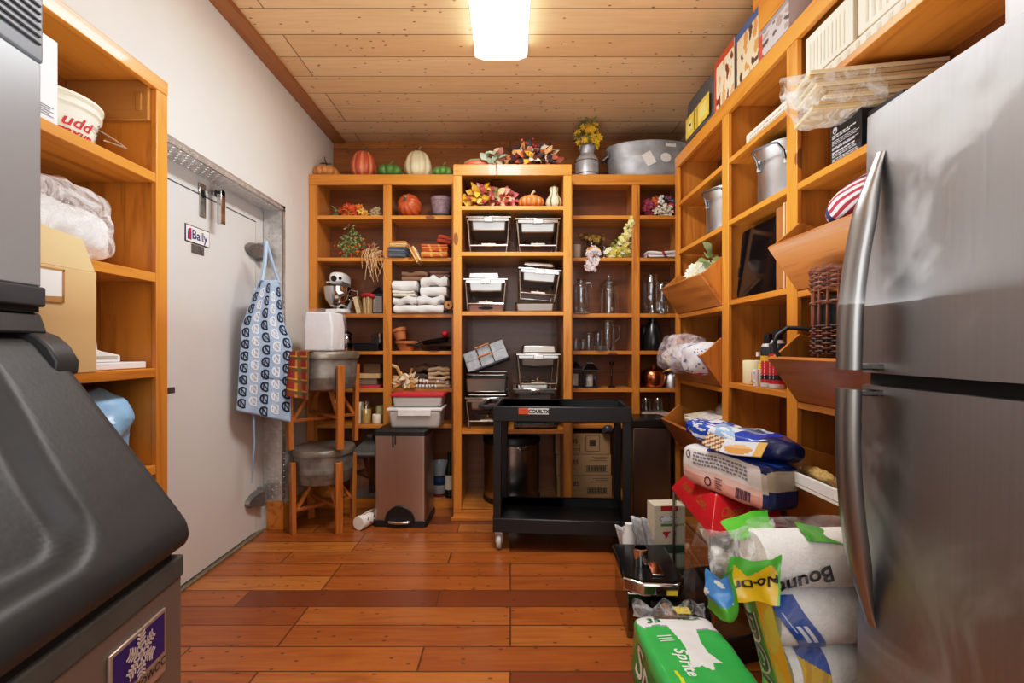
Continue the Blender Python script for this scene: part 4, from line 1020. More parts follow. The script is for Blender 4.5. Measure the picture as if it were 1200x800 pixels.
spg = MB(); spg.tube([(.0, -.076, .04), (0, -.105, .04), (0, -.108, .02)], .007, 8); build(spg, 'spigot', steel('c8c8c8', .15), bpy.data.objects['glass_jar.001'])
# fourth shelf glassware
for px, d, r, h, lb_ in ((675, 3.74, .03, .085, 'short clear tumbler at the left end of the glassware shelf'), (683, 3.8, .028, .08, 'clear tumbler between the first tumbler and the wide glass'), (690, 3.7, .04, .13, 'wide clear glass in the middle of the glassware shelf'), (701, 3.8, .034, .145, 'tall clear glass behind the pitcher')):
    jar(lb_, rcell(px, 3, d), r, h, 1.0, name='drinking_glass', cat='glass')
jar('clear glass pitcher on the right of the glassware shelf', rcell(712, 3, 3.69), .058, .225, .92, handle=True, name='glass_pitcher', cat='pitcher')
jar('shallow glass dish in front of the glass pitcher', rcell(703, 3, 3.66), .05, .028, 1.0, name='glass_dish', cat='dish')
# fifth shelf lanterns and candlestick
lantern('black lantern with a white candle at the left of the lantern shelf', (PX(674.5, 3.74), 3.74, LV[4] + .001), .085, .225, '1c1f23', '3a3f44', .09)
lantern('black lantern with a white candle and rounded grey roof, beside the candlestick', (PX(691, 3.69), 3.69, LV[4] + .001), .098, .215, '1c1f23', '6a6f72', .09, pitch=.5)
cs = thing('candlestick', 'thin dark metal candlestick on the lantern shelf', 'candlestick', (PX(716, 3.74), 3.72, LV[4] + .001))
build(MB().lathe([(.03, 0), (.03, .006), (.008, .014), (.006, .08), (.011, .09), (.006, .1), (.006, .17), (.016, .18), (.016, .2), (1e-4, .2)], 20), 'body', plain('2a2018', .4, .4), cs)
# cartons behind the cart
def carton(label, loc, sx, sy, sz, txt, lines, col='a8875e', rot=0, group=None, tsize=.05):
    t = thing('cardboard_box', label, 'box', loc, rot, group)
    build(MB().box(-sx / 2, sx / 2, 0, sy, 0, sz), 'body', plain(col, .75, var=.06, scale=5), t, bevel=.002)
    pr = MB(); fn = plane_fn((0, -.0012, 0), (1, 0, 0), (0, 0, 1))
    if txt: text_on(pr, txt, lambda x, y: fn(x - sx * .24, y + sz * .62), tsize, .0008, col='3a2c20')
    for (a, b, c, d) in lines: pr.add([fn(a * sx, b * sz), fn(c * sx, b * sz), fn(c * sx, d * sz), fn(a * sx, d * sz)], [(0, 1, 2, 3)], '3f3022')
    if pr.v: build(pr, 'printing', vcol(.7), t, flat=True)
    return t
bar_ = [(.05 + .018 * i, .2, .05 + .018 * i + .009 + .004 * (i % 3), .44) for i in range(20)]
frame_ = [(.03, .16, .44, .18), (.03, .46, .44, .48)]
sml = [(.15, .86, .42, .88), (.2, .78, .42, .8), (.1, .7, .42, .72), (-.45, .3, -.15, .32), (-.45, .22, -.2, .24)]
zc = LV[6] + .001
for k, (lb_, zz, h_, tx_) in enumerate((('brown printed carton at the bottom of the stack behind the cart', 0, .165, '47085'), ('brown printed carton in the middle of the stack behind the cart', .168, .158, '47085'), ('brown printed carton on top of the stack behind the cart', .33, .158, '47085'))):
    c_ = carton(lb_, (PX(685 - k, 3.66), 3.66, zc + zz), .42, .22, h_, tx_, (bar_ + frame_ + sml) if k < 2 else ([(-.45, .2, -.05, .22), (-.45, .26, -.05, .28), (-.45, .34, -.05, .36), (-.06, .1, -.05, .5), (.05, .15, .06, .9), (.3, .15, .31, .9), (.05, .14, .31, .16), (.05, .9, .31, .92), (.12, .4, .24, .7)]), group=None)
tn = thing('grocery_bag', 'dark crumpled bag hanging out above the carton stack', 'bag', (PX(713, 3.6), 3.66, zc + .489))
b = MB().soft(.09, .12, .06, 8, 2.5, .012, 22, 4); build(b, 'body', plain('3a4046', .3, var=.4), tn)
# ---- right cabinet, second bay
foliage('flower_wreath', 'wreath of white and burgundy artificial flowers on the upper right shelf', 'wreath', rcell(774, 0, 3.7), [
    ('blossom', 26, (-.085, 0, .08), (.035, .04, .06), .034, .02, ['8a2038', 'a0304a', '6a1c34']),
    ('white_roses', 80, (.02, -.02, .05), (.075, .03, .04), .035, .03, ['e4dccb', 'd8cdb6', 'efe8da']),
    ('blossom', 14, (-.03, 0, .125), (.03, .03, .03), .028, .018, ['c85a2a', 'a8481e', '7a3a1c']),
    ('berries', 12, (.0, -.02, .13), (.03, .03, .03), .012, .01, ['efece6', 'e4e0d8']),
    ('ribbon', 24, (.05, 0, .13), (.06, .03, .03), .06, .03, ['3a8ab0', '4a9ac0', '2a6a94']),
    ('leaves', 14, (.07, -.01, .1), (.05, .03, .06), .06, .045, ['b83040', '9a2438'])],
    [([(.06 * math.cos(a), .02, .09 + .06 * math.sin(a)) for a in [k * PI / 8 for k in range(17)]], .012, '3a2a1a')])
fl = folded('folded white and red printed cloth on the second right shelf', rcell(773, 1, 3.72), .26, .2, .045, 3, ['e6e2de', 'c8b8b8', 'e8e6e2'], seed=21, wig=1.5, stripe=(11, 6, '9a3040'))
jar('tall ribbed glass jar beside the top tilt bin', rcell(763, 2, 3.73), .062, .3, .8)
jar('second tall glass jar half hidden by the top tilt bin', rcell(776, 2, 3.78), .06, .25, .8)
jar('low wide glass dish in front of the two tall glass jars', rcell(773, 2, 3.67), .055, .085, 1.0, name='glass_dish', cat='dish')
bb = thing('black_carafe', 'black flask behind the tilting bin of wrapped bags', 'flask', rcell(765, 3, 3.72))
build(MB().lathe([(.08, 0), (.085, .01), (.072, .12), (.045, .2), (.03, .235), (.034, .25), (1e-4, .252)], 28), 'body', plain('17191d', .22), bb)
bb2 = thing('black_carafe', 'second black flask left of the first, in the dark cell', 'flask', rcell(755, 3, 3.8)); build(MB().lathe([(.06, 0), (.062, .01), (.045, .15), (.03, .2), (1e-4, .21)], 24), 'body', plain('22262b', .2), bb2)
cp = thing('copper_pot', 'copper pot with a brass handle on the fifth right shelf', 'pot', rcell(765.5, 4, 3.73))
build(MB().lathe([(.06, 0), (.072, .006), (.09, .05), (.092, .09), (.08, .125), (.076, .128), (.07, .12), (.08, .06), (1e-4, .01)], 36), 'body', plain('c87a54', .25, 1.0, var=.15), cp)
build(MB().lathe([(.078, .129), (.08, .134), (.03, .15), (.01, .155), (.012, .175), (1e-4, .18)], 28), 'lid', plain('b86a48', .28, 1.0), cp)
build(MB().tube([(.07, -.02, .12), (.1, -.04, .135), (.14, -.05, .15)], [.008, .007, .01], 8), 'handle', plain('c8a050', .3, 1.0), cp)
sv = thing('silver_dome', 'silver textured dome beside the copper pot', 'dome', rcell(787, 4, 3.74)); build(MB().lathe([(.07, 0), (.07, .01), (.06, .08), (.03, .125), (1e-4, .135)], 28), 'body', plain('c0c0c2', .3, 1.0, var=.4, scale=40, bump=.6), sv)
cb6 = thing('cardboard_box', 'low pink and white box under the small glass jars', 'box', rcell(768, 5, 3.69)); build(MB().box(-.115, .1, -.05, .16, 0, .085), 'body', plain('c8a898', .7, var=.2, scale=40), cb6, bevel=.002)
for px, lb_ in ((757, 'small glass jar on the left of the pink box'), (771, 'small glass jar on the right of the pink box')):
    jar(lb_, (PX(px, 3.7), 3.7, LV[5] + .088), .04, .1, .8)
# ================================================================== floor things: stools, bins, cart
TUBM = plain('86817a', .42, .55, var=.35, scale=16, bump=.1)
LEGW = wood('Z', 'c47a34', '96541e')
def stool(label, loc, rot, r, h, tub_h, spread=.03, name='tub_stool'):
    t = thing(name, label, 'stool', loc, rot)
    zb = h - tub_h
    tubm = build(MB().lathe([(r * .9, zb), (r * .92, zb + .008), (r * .96, zb + tub_h * .3), (r * .975, zb + tub_h * .33), (r * .96, zb + tub_h * .36), (r * .975, zb + tub_h * .4), (r * .96, zb + tub_h * .43), (r, h - .045), (1e-4, h - .045)], 44), 'tub', TUBM, t, ang=50)
    build(MB().lathe([(r * 1.0, h - .05), (r * 1.05, h - .045), (r * 1.06, h - .02), (r * 1.03, h - .006), (r * .9, h - .001), (1e-4, h)], 44), 'lid', plain('8d877c', .36, .6, var=.25, scale=10), t)
    lt = h - tub_h * .36
    for k in range(4):
        a = PI / 4 + k * PI / 2; c, s_ = math.cos(a), math.sin(a)
        lg = MB().bar((c * (r + spread + .005), s_ * (r + spread + .005), 0), (c * (r + .021), s_ * (r + .021), lt), .046, .03, (c, s_, 0))
        build(lg, 'leg', LEGW, t, bevel=.003)
    br = MB()
    for k in range(2):
        a = PI / 4 + k * PI / 2; c, s_ = math.cos(a), math.sin(a); zz = zb * .48 + k * .022
        build(MB().bar((c * r, s_ * r, zz), (-c * r, -s_ * r, zz), .034, .02), 'stretcher', wood('X', 'b0662a', '8a4616'), t, bevel=.002)
        for sg in (-1, 1):
            build(MB().bar((sg * c * (r + .004), sg * s_ * (r + .004), zz - .01), (sg * c * r * .4, sg * s_ * r * .4, zb - .002), .03, .02), 'brace', LEGW, t, bevel=.002)
    return t
SX, SY = PX(380, 3.28), 3.28
stool('lower round metal tub stool with wooden legs, standing on the floor', (SX, SY, 0), R(1), .193, .552, .235, .012)
stool('upper round metal tub stool stacked on another stool', (SX, SY, .553), R(1), .218, .64, .25, .004)
ct = thing('plaid_cloth', 'red and green plaid cloth draped over the upper stool edge', 'cloth', (0, 0, 0))
mb = MB()
def plaid(u, v):
    a, b = int(u * 30) % 7, int(v * 40) % 7
    if a == 0 and b == 0: return 'd8b04a'
    if a in (1, 2): return '5a6a34' if b in (1, 2) else '8a5a2c'
    if b in (1, 2): return '7a4a28'
    if a == 0 or b == 0: return 'c88a34'
    return '9a2e24'
cxx, cyy = SX, SY
def pl(u, v):
    # top part lies on the lid, then falls down outside the rim on the left front
    a0 = R(203 + u * 68); rad = .13 + .112 * min(1, v / .28)
    c, s_ = math.cos(a0), math.sin(a0)
    if v < .28: z = 1.199
    else: z = 1.199 - (v - .28) / .72 * (.29 - .02 * math.sin(u * 5)); rad = .252 + .035 * math.sin(u * 12 + 1) * (v - .2) + .01 * (v - .28)
    if .24 < v < .34: z -= .004
    return (cxx + rad * c * 1.02, cyy + rad * s_ * 1.02, z)
mb.grid(52, 88, pl, plaid); build(mb, 'cloth', vcol(.85, bump=.3, scale=200), ct, solid=.004)
wr = thing('wrapped_appliance', 'white boxy bundle wrapped in clear plastic on the upper stool', 'bundle', (PX(381, 3.28), 3.27, 1.195), R(-5))
b = MB().prism([(-.1, 0), (.1, 0), (.1, .17), (.085, .262), (-.085, .262), (-.1, .17)], -.095, .1)
build(b, 'body', plain('e9e9ec', .45, var=.03), wr, bevel=.012, seg=3)
b = MB().soft(.235, .225, .285, 12, 7, .008, 12, 3); build(b, 'plastic_wrap', film('f4f4f6', .02, .16, 4), wr)
# roll of printed paper towels on the floor
pr = thing('paper_roll', 'white paper roll with red print lying on the floor beside the step bin', 'paper roll', (PX(428, 3.2), 3.3, .046), (0, 0, R(-20)))
b = MB(); b.T((0, 0, 0), (R(90), 0, 0)); b.lathe([(.017, .12), (.044, .12), (.046, .116), (.046, -.116), (.044, -.12), (.017, -.12), (.017, .12)], 28)
random.seed(4)
build(b, 'paper', plain('e6e2dc', .8, var=.04), pr)
dots = MB()
for i in range(46):
    a, y = rnd(0, 6.28), rnd(-.1, .1); q = Vector((math.cos(a) * .0466, y, math.sin(a) * .0466)); n_ = Vector((math.cos(a), 0, math.sin(a)))
    dots.leaf(q, (rnd(-1, 1) * -n_.z, 1, rnd(-1, 1) * n_.x), n_, .03, .012, random.choice(['a03a30', '8a4a34', 'b85a48']), 0)
build(dots, 'red_print', vcol(.8), pr)
# step bin
sb = thing('step_bin', 'brushed steel rectangular step bin with a black lid', 'bin', (PX(468.5, 3.25), 3.25, 0), R(-2.5))
W_, DP = .355, .29
def rrect(w, d, r, k=5):
    p = []
    for cx, cy, a0 in ((w / 2 - r, r, -90), (w / 2 - r, d - r, 0), (-w / 2 + r, d - r, 90), (-w / 2 + r, r, 180)):
        for i in range(k + 1): a = R(a0 + 90 * i / k); p.append((cx + r * math.cos(a), cy + r * math.sin(a)))
    return p
build(MB().prism(rrect(W_, DP, .02), .03, .618, 'Z'), 'body', steel('c0ada2', .38, 'Z', .08), sb, ang=50)
build(MB().prism(rrect(W_ + .016, DP + .016, .026), 0, .032, 'Z').T((0, -.006, 0)).prism(rrect(W_ + .016, DP + .016, .026), 0, .05, 'Z') if False else MB().prism([(x, y - .008) for x, y in rrect(W_ + .018, DP + .016, .026)], 0, .045, 'Z'), 'base', plain('131416', .45), sb, bevel=.004)
build(MB().prism([(x, y - .004) for x, y in rrect(W_ + .008, DP + .008, .024)], .618, .655, 'Z'), 'lid', plain('17181a', .42), sb, bevel=.008, seg=3)
pdl = MB().prism([(.105 * math.cos(a), .03 + .115 * math.sin(a)) for a in [k * PI / 14 for k in range(15)]], -.012, .003, 'Y')
build(pdl, 'pedal_arch', plain('101113', .4), sb, bevel=.003)
pd = MB().prism([(-.09, -.0), (-.07, -.035), (0, -.05), (.07, -.035), (.09, 0)], .03, .05, 'Z'); build(pd, 'pedal', steel('d8d8d8', .18, 'X'), sb, bevel=.008, seg=3)
build(MB().box(-.052, -.042, -.004, -.0005, .54, .64).box(-.034, -.026, -.004, -.0005, .56, .64), 'strap', plain('0e0f11', .6), sb)
foodbox('clear food box with a white clip lid standing on the step bin', (PX(489, 3.42), 3.43, .6555), .385, .24, .125, 'e8e8e6', .018)
foodbox('clear food box with a red lid stacked on the larger one', (PX(492, 3.45), 3.45, .800), .375, .22, .075, 'c42a36', .022)
# bowls and bottle in the bottom shelf right of the bin
bz = LV[6] + .001
for k, (lb_, c, h0, r_) in enumerate((('red rimmed plate at the bottom of the bowl stack', 'b02838', .012, .085), ('grey bowl low in the bowl stack beside the step bin', '9a9ea2', .075, .08), ('dark blue bowl in the bowl stack beside the step bin', '22406a', .06, .078), ('grey plastic bowl on top of the bowl stack', '8e9296', .1, .08))):
    b_ = thing('bowl' if k else 'plate', lb_, 'bowl' if k else 'plate', (PX(515, 3.74), 3.74, bz)); bz += h0 + .002 if k else h0 + .002
    build(MB().lathe([(r_ * .7, 0), (r_ * .9, h0 * .5), (r_, h0), (r_ * .94, h0 * .97), (r_ * .6, h0 * .12 + .001), (1e-4, h0 * .12 + .001)], 32), 'body', plain(c, .35, var=.06), b_)
bo = thing('bottle', 'dark bottle with a cream label on the bottom shelf beside the tower', 'bottle', (PX(527, 3.69), 3.68, LV[6] + .001))
build(MB().lathe([(.034, 0), (.036, .006), (.036, .2), (.015, .27), (.013, .33), (.016, .332), (.016, .345), (1e-4, .345)], 24), 'body', plain('1d2218', .12), bo); build(MB().lathe([(.0365, .06), (.0365, .17)], 24), 'label', plain('d8d0b8', .6), bo)
# black two-shelf cart
kt = thing('utility_cart', 'black plastic two-shelf utility cart', 'cart', (PX(577.5, 2.87), 2.87, 0), R(-5.0))
BK = plain('15171a', .42, var=.2, scale=8, bump=.06)
CW, CD = .82, .45
def ctray(z0, z1, lip, nm):
    m = MB().box(0, CW, 0, .022, z0, z1).box(0, CW, CD - .022, CD, z0, z1).box(0, .022, .022, CD - .022, z0, z1).box(CW - .022, CW, .022, CD - .022, z0, z1).box(.02, CW - .02, .02, CD - .02, z1 - lip - .012, z1 - lip)
    return build(m, nm, BK, kt, bevel=.006)
tt = ctray(.775, .868, .07, 'top_tray'); lt2 = ctray(.108, .195, .06, 'bottom_tray')
hm = MB().box(-.1, .0, .03, CD - .03, .84, .866).box(-.1, -.075, .03, CD - .03, .845, .868)
build(MB().prism([(.0, .03), (-.07, .03), (-.1, .07), (-.1, CD - .07), (-.07, CD - .03), (0, CD - .03), (0, CD - .07), (-.055, CD - .07), (-.07, CD - .1), (-.07, .1), (-.055, .07), (0, .07)], .842, .868, 'Z'), 'handle', BK, kt, bevel=.006)
for x in (.003, CW - .05):
    for y in (.003, CD - .04): build(MB().box(x, x + .047, y, y + .035, .19, .785), 'post', BK, kt, bevel=.004)
lbn = MB().box(.155, .335, -.0015, 0, .822, .858); 
lb2 = build(lbn, 'label', plain('e4e6e6', .4, var=.01), kt)
lx = MB(); fn = plane_fn((.245, -.003, .84), (1, 0, 0), (0, 0, 1))
lx.add([fn(a, b) for a, b in ((-.09, -.018), (-.031, -.018), (-.031, .018), (-.09, .018))], [(0, 1, 2, 3)], 'dd5a2a')
text_on(lx, 'COUILTX', lambda x, y: fn(x + .031, y - .001) + Vector((0, -.0005, 0)), .029, .0014, col='14161a')
lx.add([fn(a, b) + Vector((0, -.0005, 0)) for a, b in ((-.075, .004), (-.045, .004), (-.045, .007), (-.075, .007))], [(0, 1, 2, 3)], 'b04018')
build(lx, 'lettering', vcol(.45), lb2, flat=True)
for x, y in ((.035, .03), (CW - .035, .03), (.035, CD - .04), (CW - .035, CD - .04)):
    c_ = MB(); c_.box(x - .022, x + .022, y - .03, y + .03, .1, .112).box(x - .021, x - .016, y - .018, y + .03, .045, .104).box(x + .016, x + .021, y - .018, y + .03, .045, .104)
    cs_ = build(c_, 'caster', steel('b8b8b8', .3), kt)
    w_ = MB(); w_.T((x, y + .012, .05), (0, R(90), 0)); w_.lathe([(.012, -.014), (.046, -.014), (.05, -.009), (.05, .009), (.046, .014), (.012, .014), (.012, -.014)], 24)
    build(w_, 'wheel', plain('c8c8c6', .5, var=.05), cs_)
# dark steel box bin in the corner
kb = thing('slim_bin', 'tall dark stainless bin in the corner behind the cart', 'bin', (PX(764, 3.36), 3.33, 0))
build(MB().box(-.14, .125, 0, .27, .02, .66), 'body', steel('8a847e', .34, 'Z'), kb, bevel=.006)
build(MB().taper(-.0075, .135, .66, .72, .14, .142, .136, .138), 'lid', plain('2a2826', .32, .6), kb, bevel=.008)
build(MB().box(-.145, .13, -.004, .275, 0, .02), 'base', plain('141416', .5), kb)
# ================================================================== things in and on the right wall cabinet
XS = XR + .02
# stock pots
def stockpot(label, loc, r, h, rotz):
    t = thing('stock_pot', label, 'pot', loc, rotz)
    build(MB().lathe([(r * .97, 0), (r, .008), (r, h - .006), (r * 1.02, h - .004), (r * 1.02, h), (r * .98, h), (r * .97, .02), (1e-4, .02)], 44), 'body', plain('c4c6c8', .34, 1.0, var=.12, scale=8), t, ang=40)
    for s_ in (-1, 1):
        b = MB(); b.tube([(s_ * r, -.065, h * .62), (s_ * (r + .012), -.065, h * .76), (s_ * (r + .045), -.06, h * .86), (s_ * (r + .052), -.04, h * .88), (s_ * (r + .052), .04, h * .88), (s_ * (r + .045), .06, h * .86), (s_ * (r + .012), .065, h * .76), (s_ * r, .065, h * .62)], .006, 8)
        hd_ = build(b, 'handle', plain('77797c', .35, 1.0), t)
        for y in (-.065, .065):
            x0 = s_ * math.sqrt(r * r - y * y); build(MB().box(min(x0, x0 + s_ * .012), max(x0, x0 + s_ * .012), y - .01, y + .01, h * .56, h * .76), 'handle_bracket', plain('a9abad', .35, 1.0), hd_)
    return t
stockpot('large aluminium stock pot in the second bay of the right cabinet', (1.285, 2.19, 1.885), .135, .25, R(206))
stockpot('aluminium stock pot in the far bay above the top tilt bin', (1.275, 2.76, 1.88), .135, .245, R(212))
# long white carton lying on the upper shelf of bay two
lc = thing('cardboard_box', 'long flat white carton with grey print on the upper shelf of the middle bay', 'box', (1.27, 2.20, 2.208))
build(MB().box(-.085, .12, -.215, .2, 0, .075), 'body', plain('ddd3c0', .6, var=.04), lc, bevel=.002)
pm = MB(); fn = plane_fn((-.0862, 0, 0), (0, -1, 0), (0, 0, 1))
random.seed(9)
for i in range(14):
    a = -.17 + i * .026; 
    for j in range(3): pm.add([fn(a, .02 + j * .016), fn(a + .02, .02 + j * .016), fn(a + .02, .026 + j * .016), fn(a, .026 + j * .016)], [(0, 1, 2, 3)], 'b3a78f' if (i * 3 + j) % 4 else '8a806c')
build(pm, 'printing', vcol(.6), lc, flat=True)
lc2 = thing('cardboard_box', 'brown box top showing behind the long flat white carton', 'box', (1.33, 2.16, 2.284)); build(MB().box(-.07, .07, -.15, .15, 0, .025), 'body', plain('8a5a34', .7), lc2, bevel=.002)
# black panel (dark glass tray) and brown box
bp = thing('black_tray', 'glossy black rounded panel standing in the middle bay', 'tray', (1.175, 2.29, 1.468), (0, R(5), 0))
build(MB().prism([(a, b + .18) for a, b in [(x, y) for x, y in [(.17 * s1 + .02 * math.cos(R(q)) * 1 if False else (s1 * .17 + .02 * math.cos(R(q))), s2 * .15 + .02 * math.sin(R(q))) for s1, s2, a0 in ((1, 1, 0), (-1, 1, 90), (-1, -1, 180), (1, -1, 270)) for q in (a0, a0 + 30, a0 + 60, a0 + 90)]]], 0, .012, 'X'), 'panel', plain('0b0c0e', .07, var=.02), bp)
build(MB().lathe([(.022, 0), (.024, .004), (.02, .02), (1e-4, .021)], 18, (-.021, 0, .0)).T() if False else MB().tube([(.005, .172, .1), (.005, .195, .12), (.005, .195, .16), (.005, .172, .18)], .008, 8), 'handle', plain('141517', .3), bp)
bx = thing('folding_box', 'tan brown box with pale edges standing beside the black panel', 'box', (1.15, 2.035, 1.468))
build(MB().box(.012, .2, -.055, .06, 0, .36), 'body', plain('96602f', .55), bx, bevel=.008)
build(MB().box(0, .011, -.058, -.04, 0, .362).box(0, .011, -.03, -.015, 0, .362), 'pale_edges', plain('d8a070', .6), bx, bevel=.003)
# candle shelf of bay two
zc_ = 1.038
candle('large cream pillar candle on the middle shelf of the right cabinet', (1.215, 2.385, zc_), .05, .118, 'e6dcb2')
sc = thing('spray_bottle', 'small white spray bottle beside the cream pillar candle', 'bottle', (1.205, 2.275, zc_))
build(MB().lathe([(.022, 0), (.023, .004), (.023, .1), (.012, .12), (.012, .14), (1e-4, .14)], 20), 'body', plain('e0c43a', .4, var=.05), sc); build(MB().box(-.03, .012, -.01, .01, .14, .16).lathe([(.0235, .02), (.0235, .08)], 20), 'trigger', plain('e6e4de', .4), sc)
def spray(label, loc, r, h, body, band, cap):
    t = thing('spray_can', label, 'can', loc)
    b = MB().lathe([(r * .96, 0), (r, .004), (r, .02)], 24, col='c8c8c8').lathe([(r, .02), (r, h * .18)], 24, col=body).lathe([(r, h * .18), (r, h * .28)], 24, col='1d2024').lathe([(r, h * .28), (r, h * .6)], 24, col=body).lathe([(r, h * .6), (r, h * .72)], 24, col=band).lathe([(r, h * .72), (r, h * .9), (r * .9, h * .93)], 24, col='2a2d33').lathe([(r * .9, h * .93), (r * .7, h), (1e-4, h)], 24, col='c0c0c0')
    for i in range(len(b.c)):
        pass
    build(b, 'body', vcol(.3), t)
    build(MB().lathe([(r * .55, h), (r * .6, h + .004), (r * .55, h + .045), (r * .2, h + .05), (1e-4, h + .05)], 20), 'cap', plain(cap, .4), t)
    lb_ = MB()
    for i in range(7):
        z = h * (.2 + .06 * i); 
        q = [(-.0008 - r * math.cos(a), r * math.sin(a), z2) for a, z2 in ((R(-35), z), (R(5), z), (R(5), z + .008), (R(-35), z + .008))]
        lb_.add(q, [(0, 1, 2, 3)], 'e8e2dc')
    build(lb_, 'label', vcol(.5), t); return t
spray('red and yellow spray can with a black cap on the candle shelf', (1.19, 2.205, zc_), .032, .2, 'c22a2c', 'e0b030', '141416')
spray('red spray can with white label text, nearest the red book box', (1.19, 2.128, zc_), .034, .215, 'b8202a', 'c22a34', '1a1a1c')
mgw = thing('mug', 'white mug handle beside the yellow spray bottle', 'mug', (1.158, 2.25, zc_)); build(MB().lathe([(.012, 0), (.014, .08), (.012, .08), (.01, .004), (1e-4, .004)], 20), 'body', plain('e8e6e2', .25), mgw); build(MB().tube([(-.012, -.005, .07), (-.03, -.01, .065), (-.032, -.01, .025), (-.012, -.005, .018)], .004, 6), 'handle', plain('e8e6e2', .25), mgw)
slab_stack('box_file', 'tall red box standing behind the red spray can', 'box', (1.30, 2.06, zc_), [(-.09, .1, -.035, .03, 0, .3, 'b02434', 'body')])
# lower opening of bay two
slab_stack('cardboard_box', 'pale flat box in the low opening under the candle shelf', 'box', (1.28, 2.10, .571), [(-.1, .12, -.12, .17, 0, .09, 'a89070', 'body')])
sb2 = thing('plastic_bag', 'grey crumpled bag on the pale flat box in the low opening', 'bag', (1.27, 2.06, .662)); build(MB().soft(.18, .2, .12, 10, 2.6, .02, 14, 6), 'body', plain('8a8078', .35, var=.3), sb2)
# bin contents ------------------------------------------------------------
foliage('white_blooms', 'white artificial flowers with a green leaf in the top far tilt bin', 'flowers', (1.1, 2.84, 1.5), [
    ('blossom', 60, (0.02, -.02, .16), (.05, .13, .06), .03, .02, ['efe8cc', 'e6dcb8', 'f4f0de']),
    ('leaves', 9, (0.03, -.12, .25), (.03, .05, .045), .08, .05, ['9ab07a', 'a8bc8a', '8aa46a'])],
    [([(0.02, .1, .0), (0.02, -.05, .12), (.03, -.1, .22)], .004, '6a7a4a')])
wb = thing('white_blooms', 'single white bloom at the far end of the top tilt bin', 'flowers', (1.062, 3.17, 1.56)); b = MB(); random.seed(2)
for q in range(26):
    a = rnd(0, 6.28); b.leaf((0, 0, .05), (math.cos(a), math.sin(a), rnd(0, .8)), (0, 0, 1), .045, .03, 'f0ead6')
b.tube([(0, 0, 0), (0, 0, .05)], .004, 6, col='6a7a4a'); build(b, 'petals', vcol(.6), wb, merge=False)
def printed(fi, u, v):
    h_ = noise.noise(Vector((u * 16, v * 16, fi * 3.0)))
    if h_ > .42: return '3a5ab0'
    if h_ < -.42: return 'c23a3a'
    if .3 < h_ < .35: return 'd8c83a'
    return 'e2dfe2'
pb = thing('plastic_bag', 'clear plastic bag of printed wrappers in the middle far tilt bin', 'bag', (1.1, 3.0, 1.07), (0, 0, R(4)))
build(MB().soft(.2, .42, .17, 14, 2.6, .022, 11, 3, col=printed), 'contents', vcol(.6), pb)
b = MB(); b.T((-.012, .015, -.005)); b.soft(.25, .46, .235, 14, 2.6, .024, 9, 8); build(b, 'film', film('f0e8f0', .1, .62, 11, .12), pb)
def flagp(fi, u, v):
    if u > .82: return '2f55c0' if fi in (2, 3, 4) else 'c2333a'
    if u > .72: return '5a78d0'
    h_ = noise.noise(Vector((u * 40, v * 40, fi)))
    return '6a7aa8' if h_ > .28 else 'e6e6ec'
pb2 = thing('fabric_bundle', 'white speckled fabric bundle with a blue band in the middle far tilt bin', 'bundle', (1.105, 2.73, 1.06), (0, R(-4), R(2)))
build(MB().soft(.2, .26, .19, 16, 3, .012, 9, 5, col=lambda fi, u, v: flagp(fi, v if fi == 4 else (1 - u if fi == 2 else u), v)), 'fabric', vcol(.6), pb2)
for k, (lb_, col, yy) in enumerate((('white magazine leaning in the lowest far tilt bin', 'd8d4cc', 2.72), ('cream magazine leaning beside the white magazine in the lowest bin', 'cfc4ae', 2.78))):
    m_ = thing('magazine', lb_, 'magazine', (1.085 + .02 * k, yy, .63 + .008 * k), (0, R(-14 + 6 * k), R(8 * k)))
    build(MB().box(-.005, .17, -.13, .13, .16, .178), 'pages', plain(col, .5, var=.2, scale=30), m_)
gb = thing('plastic_bag', 'grey crumpled bag at the back of the lowest far tilt bin', 'bag', (1.27, 2.72, .64)); build(MB().soft(.2, .28, .26, 10, 2.6, .02, 12, 7), 'body', plain('8e867c', .35, var=.3), gb)
# bay three: cartons at the top, black box, paper bags
def carton2(label, y0, y1, z0, z1, x0=1.165, col='d8cdb8'):
    t = thing('cardboard_box', label, 'box', (x0, (y0 + y1) / 2, z0)); L = (y1 - y0) / 2
    build(MB().box(0, .22, -L, L, 0, z1 - z0), 'body', plain(col, .65, var=.05), t, bevel=.002)
    pm = MB(); fn = plane_fn((-.0012, 0, 0), (0, -1, 0), (0, 0, 1))
    for i in range(10): 
        a = -L * .8 + i * L * .16; pm.add([fn(a, .02), fn(a + L * .06, .02), fn(a + L * .06, (z1 - z0) * .8), fn(a, (z1 - z0) * .8)], [(0, 1, 2, 3)], 'cabfa8')
    build(pm, 'printing', vcol(.7), t, flat=True)
    return t
carton2('cream carton at the far end of the top shelf, above the paper bags', 1.625, 1.885, 2.262, 2.43)
carton2('second cream carton nearer the fridge on the top shelf', 1.25, 1.60, 2.262, 2.43)
carton2('flat cream carton lying under the two cream cartons', 1.28, 1.86, 2.209, 2.26, 1.17)
bw = thing('black_box', 'black box with white printed text standing behind the fridge', 'box', (1.17, 1.67, 1.876))
build(MB().box(0, .2, -.077, .077, 0, .146), 'body', plain('17191c', .4), bw, bevel=.002)
pm = MB(); fn = plane_fn((-.0014, 0, 0), (0, -1, 0), (0, 0, 1)); random.seed(3)
def line(x0, x1, y, w_): pm.add([fn(x0, y), fn(x1, y), fn(x1, y + w_), fn(x0, y + w_)], [(0, 1, 2, 3)], 'd8dade')
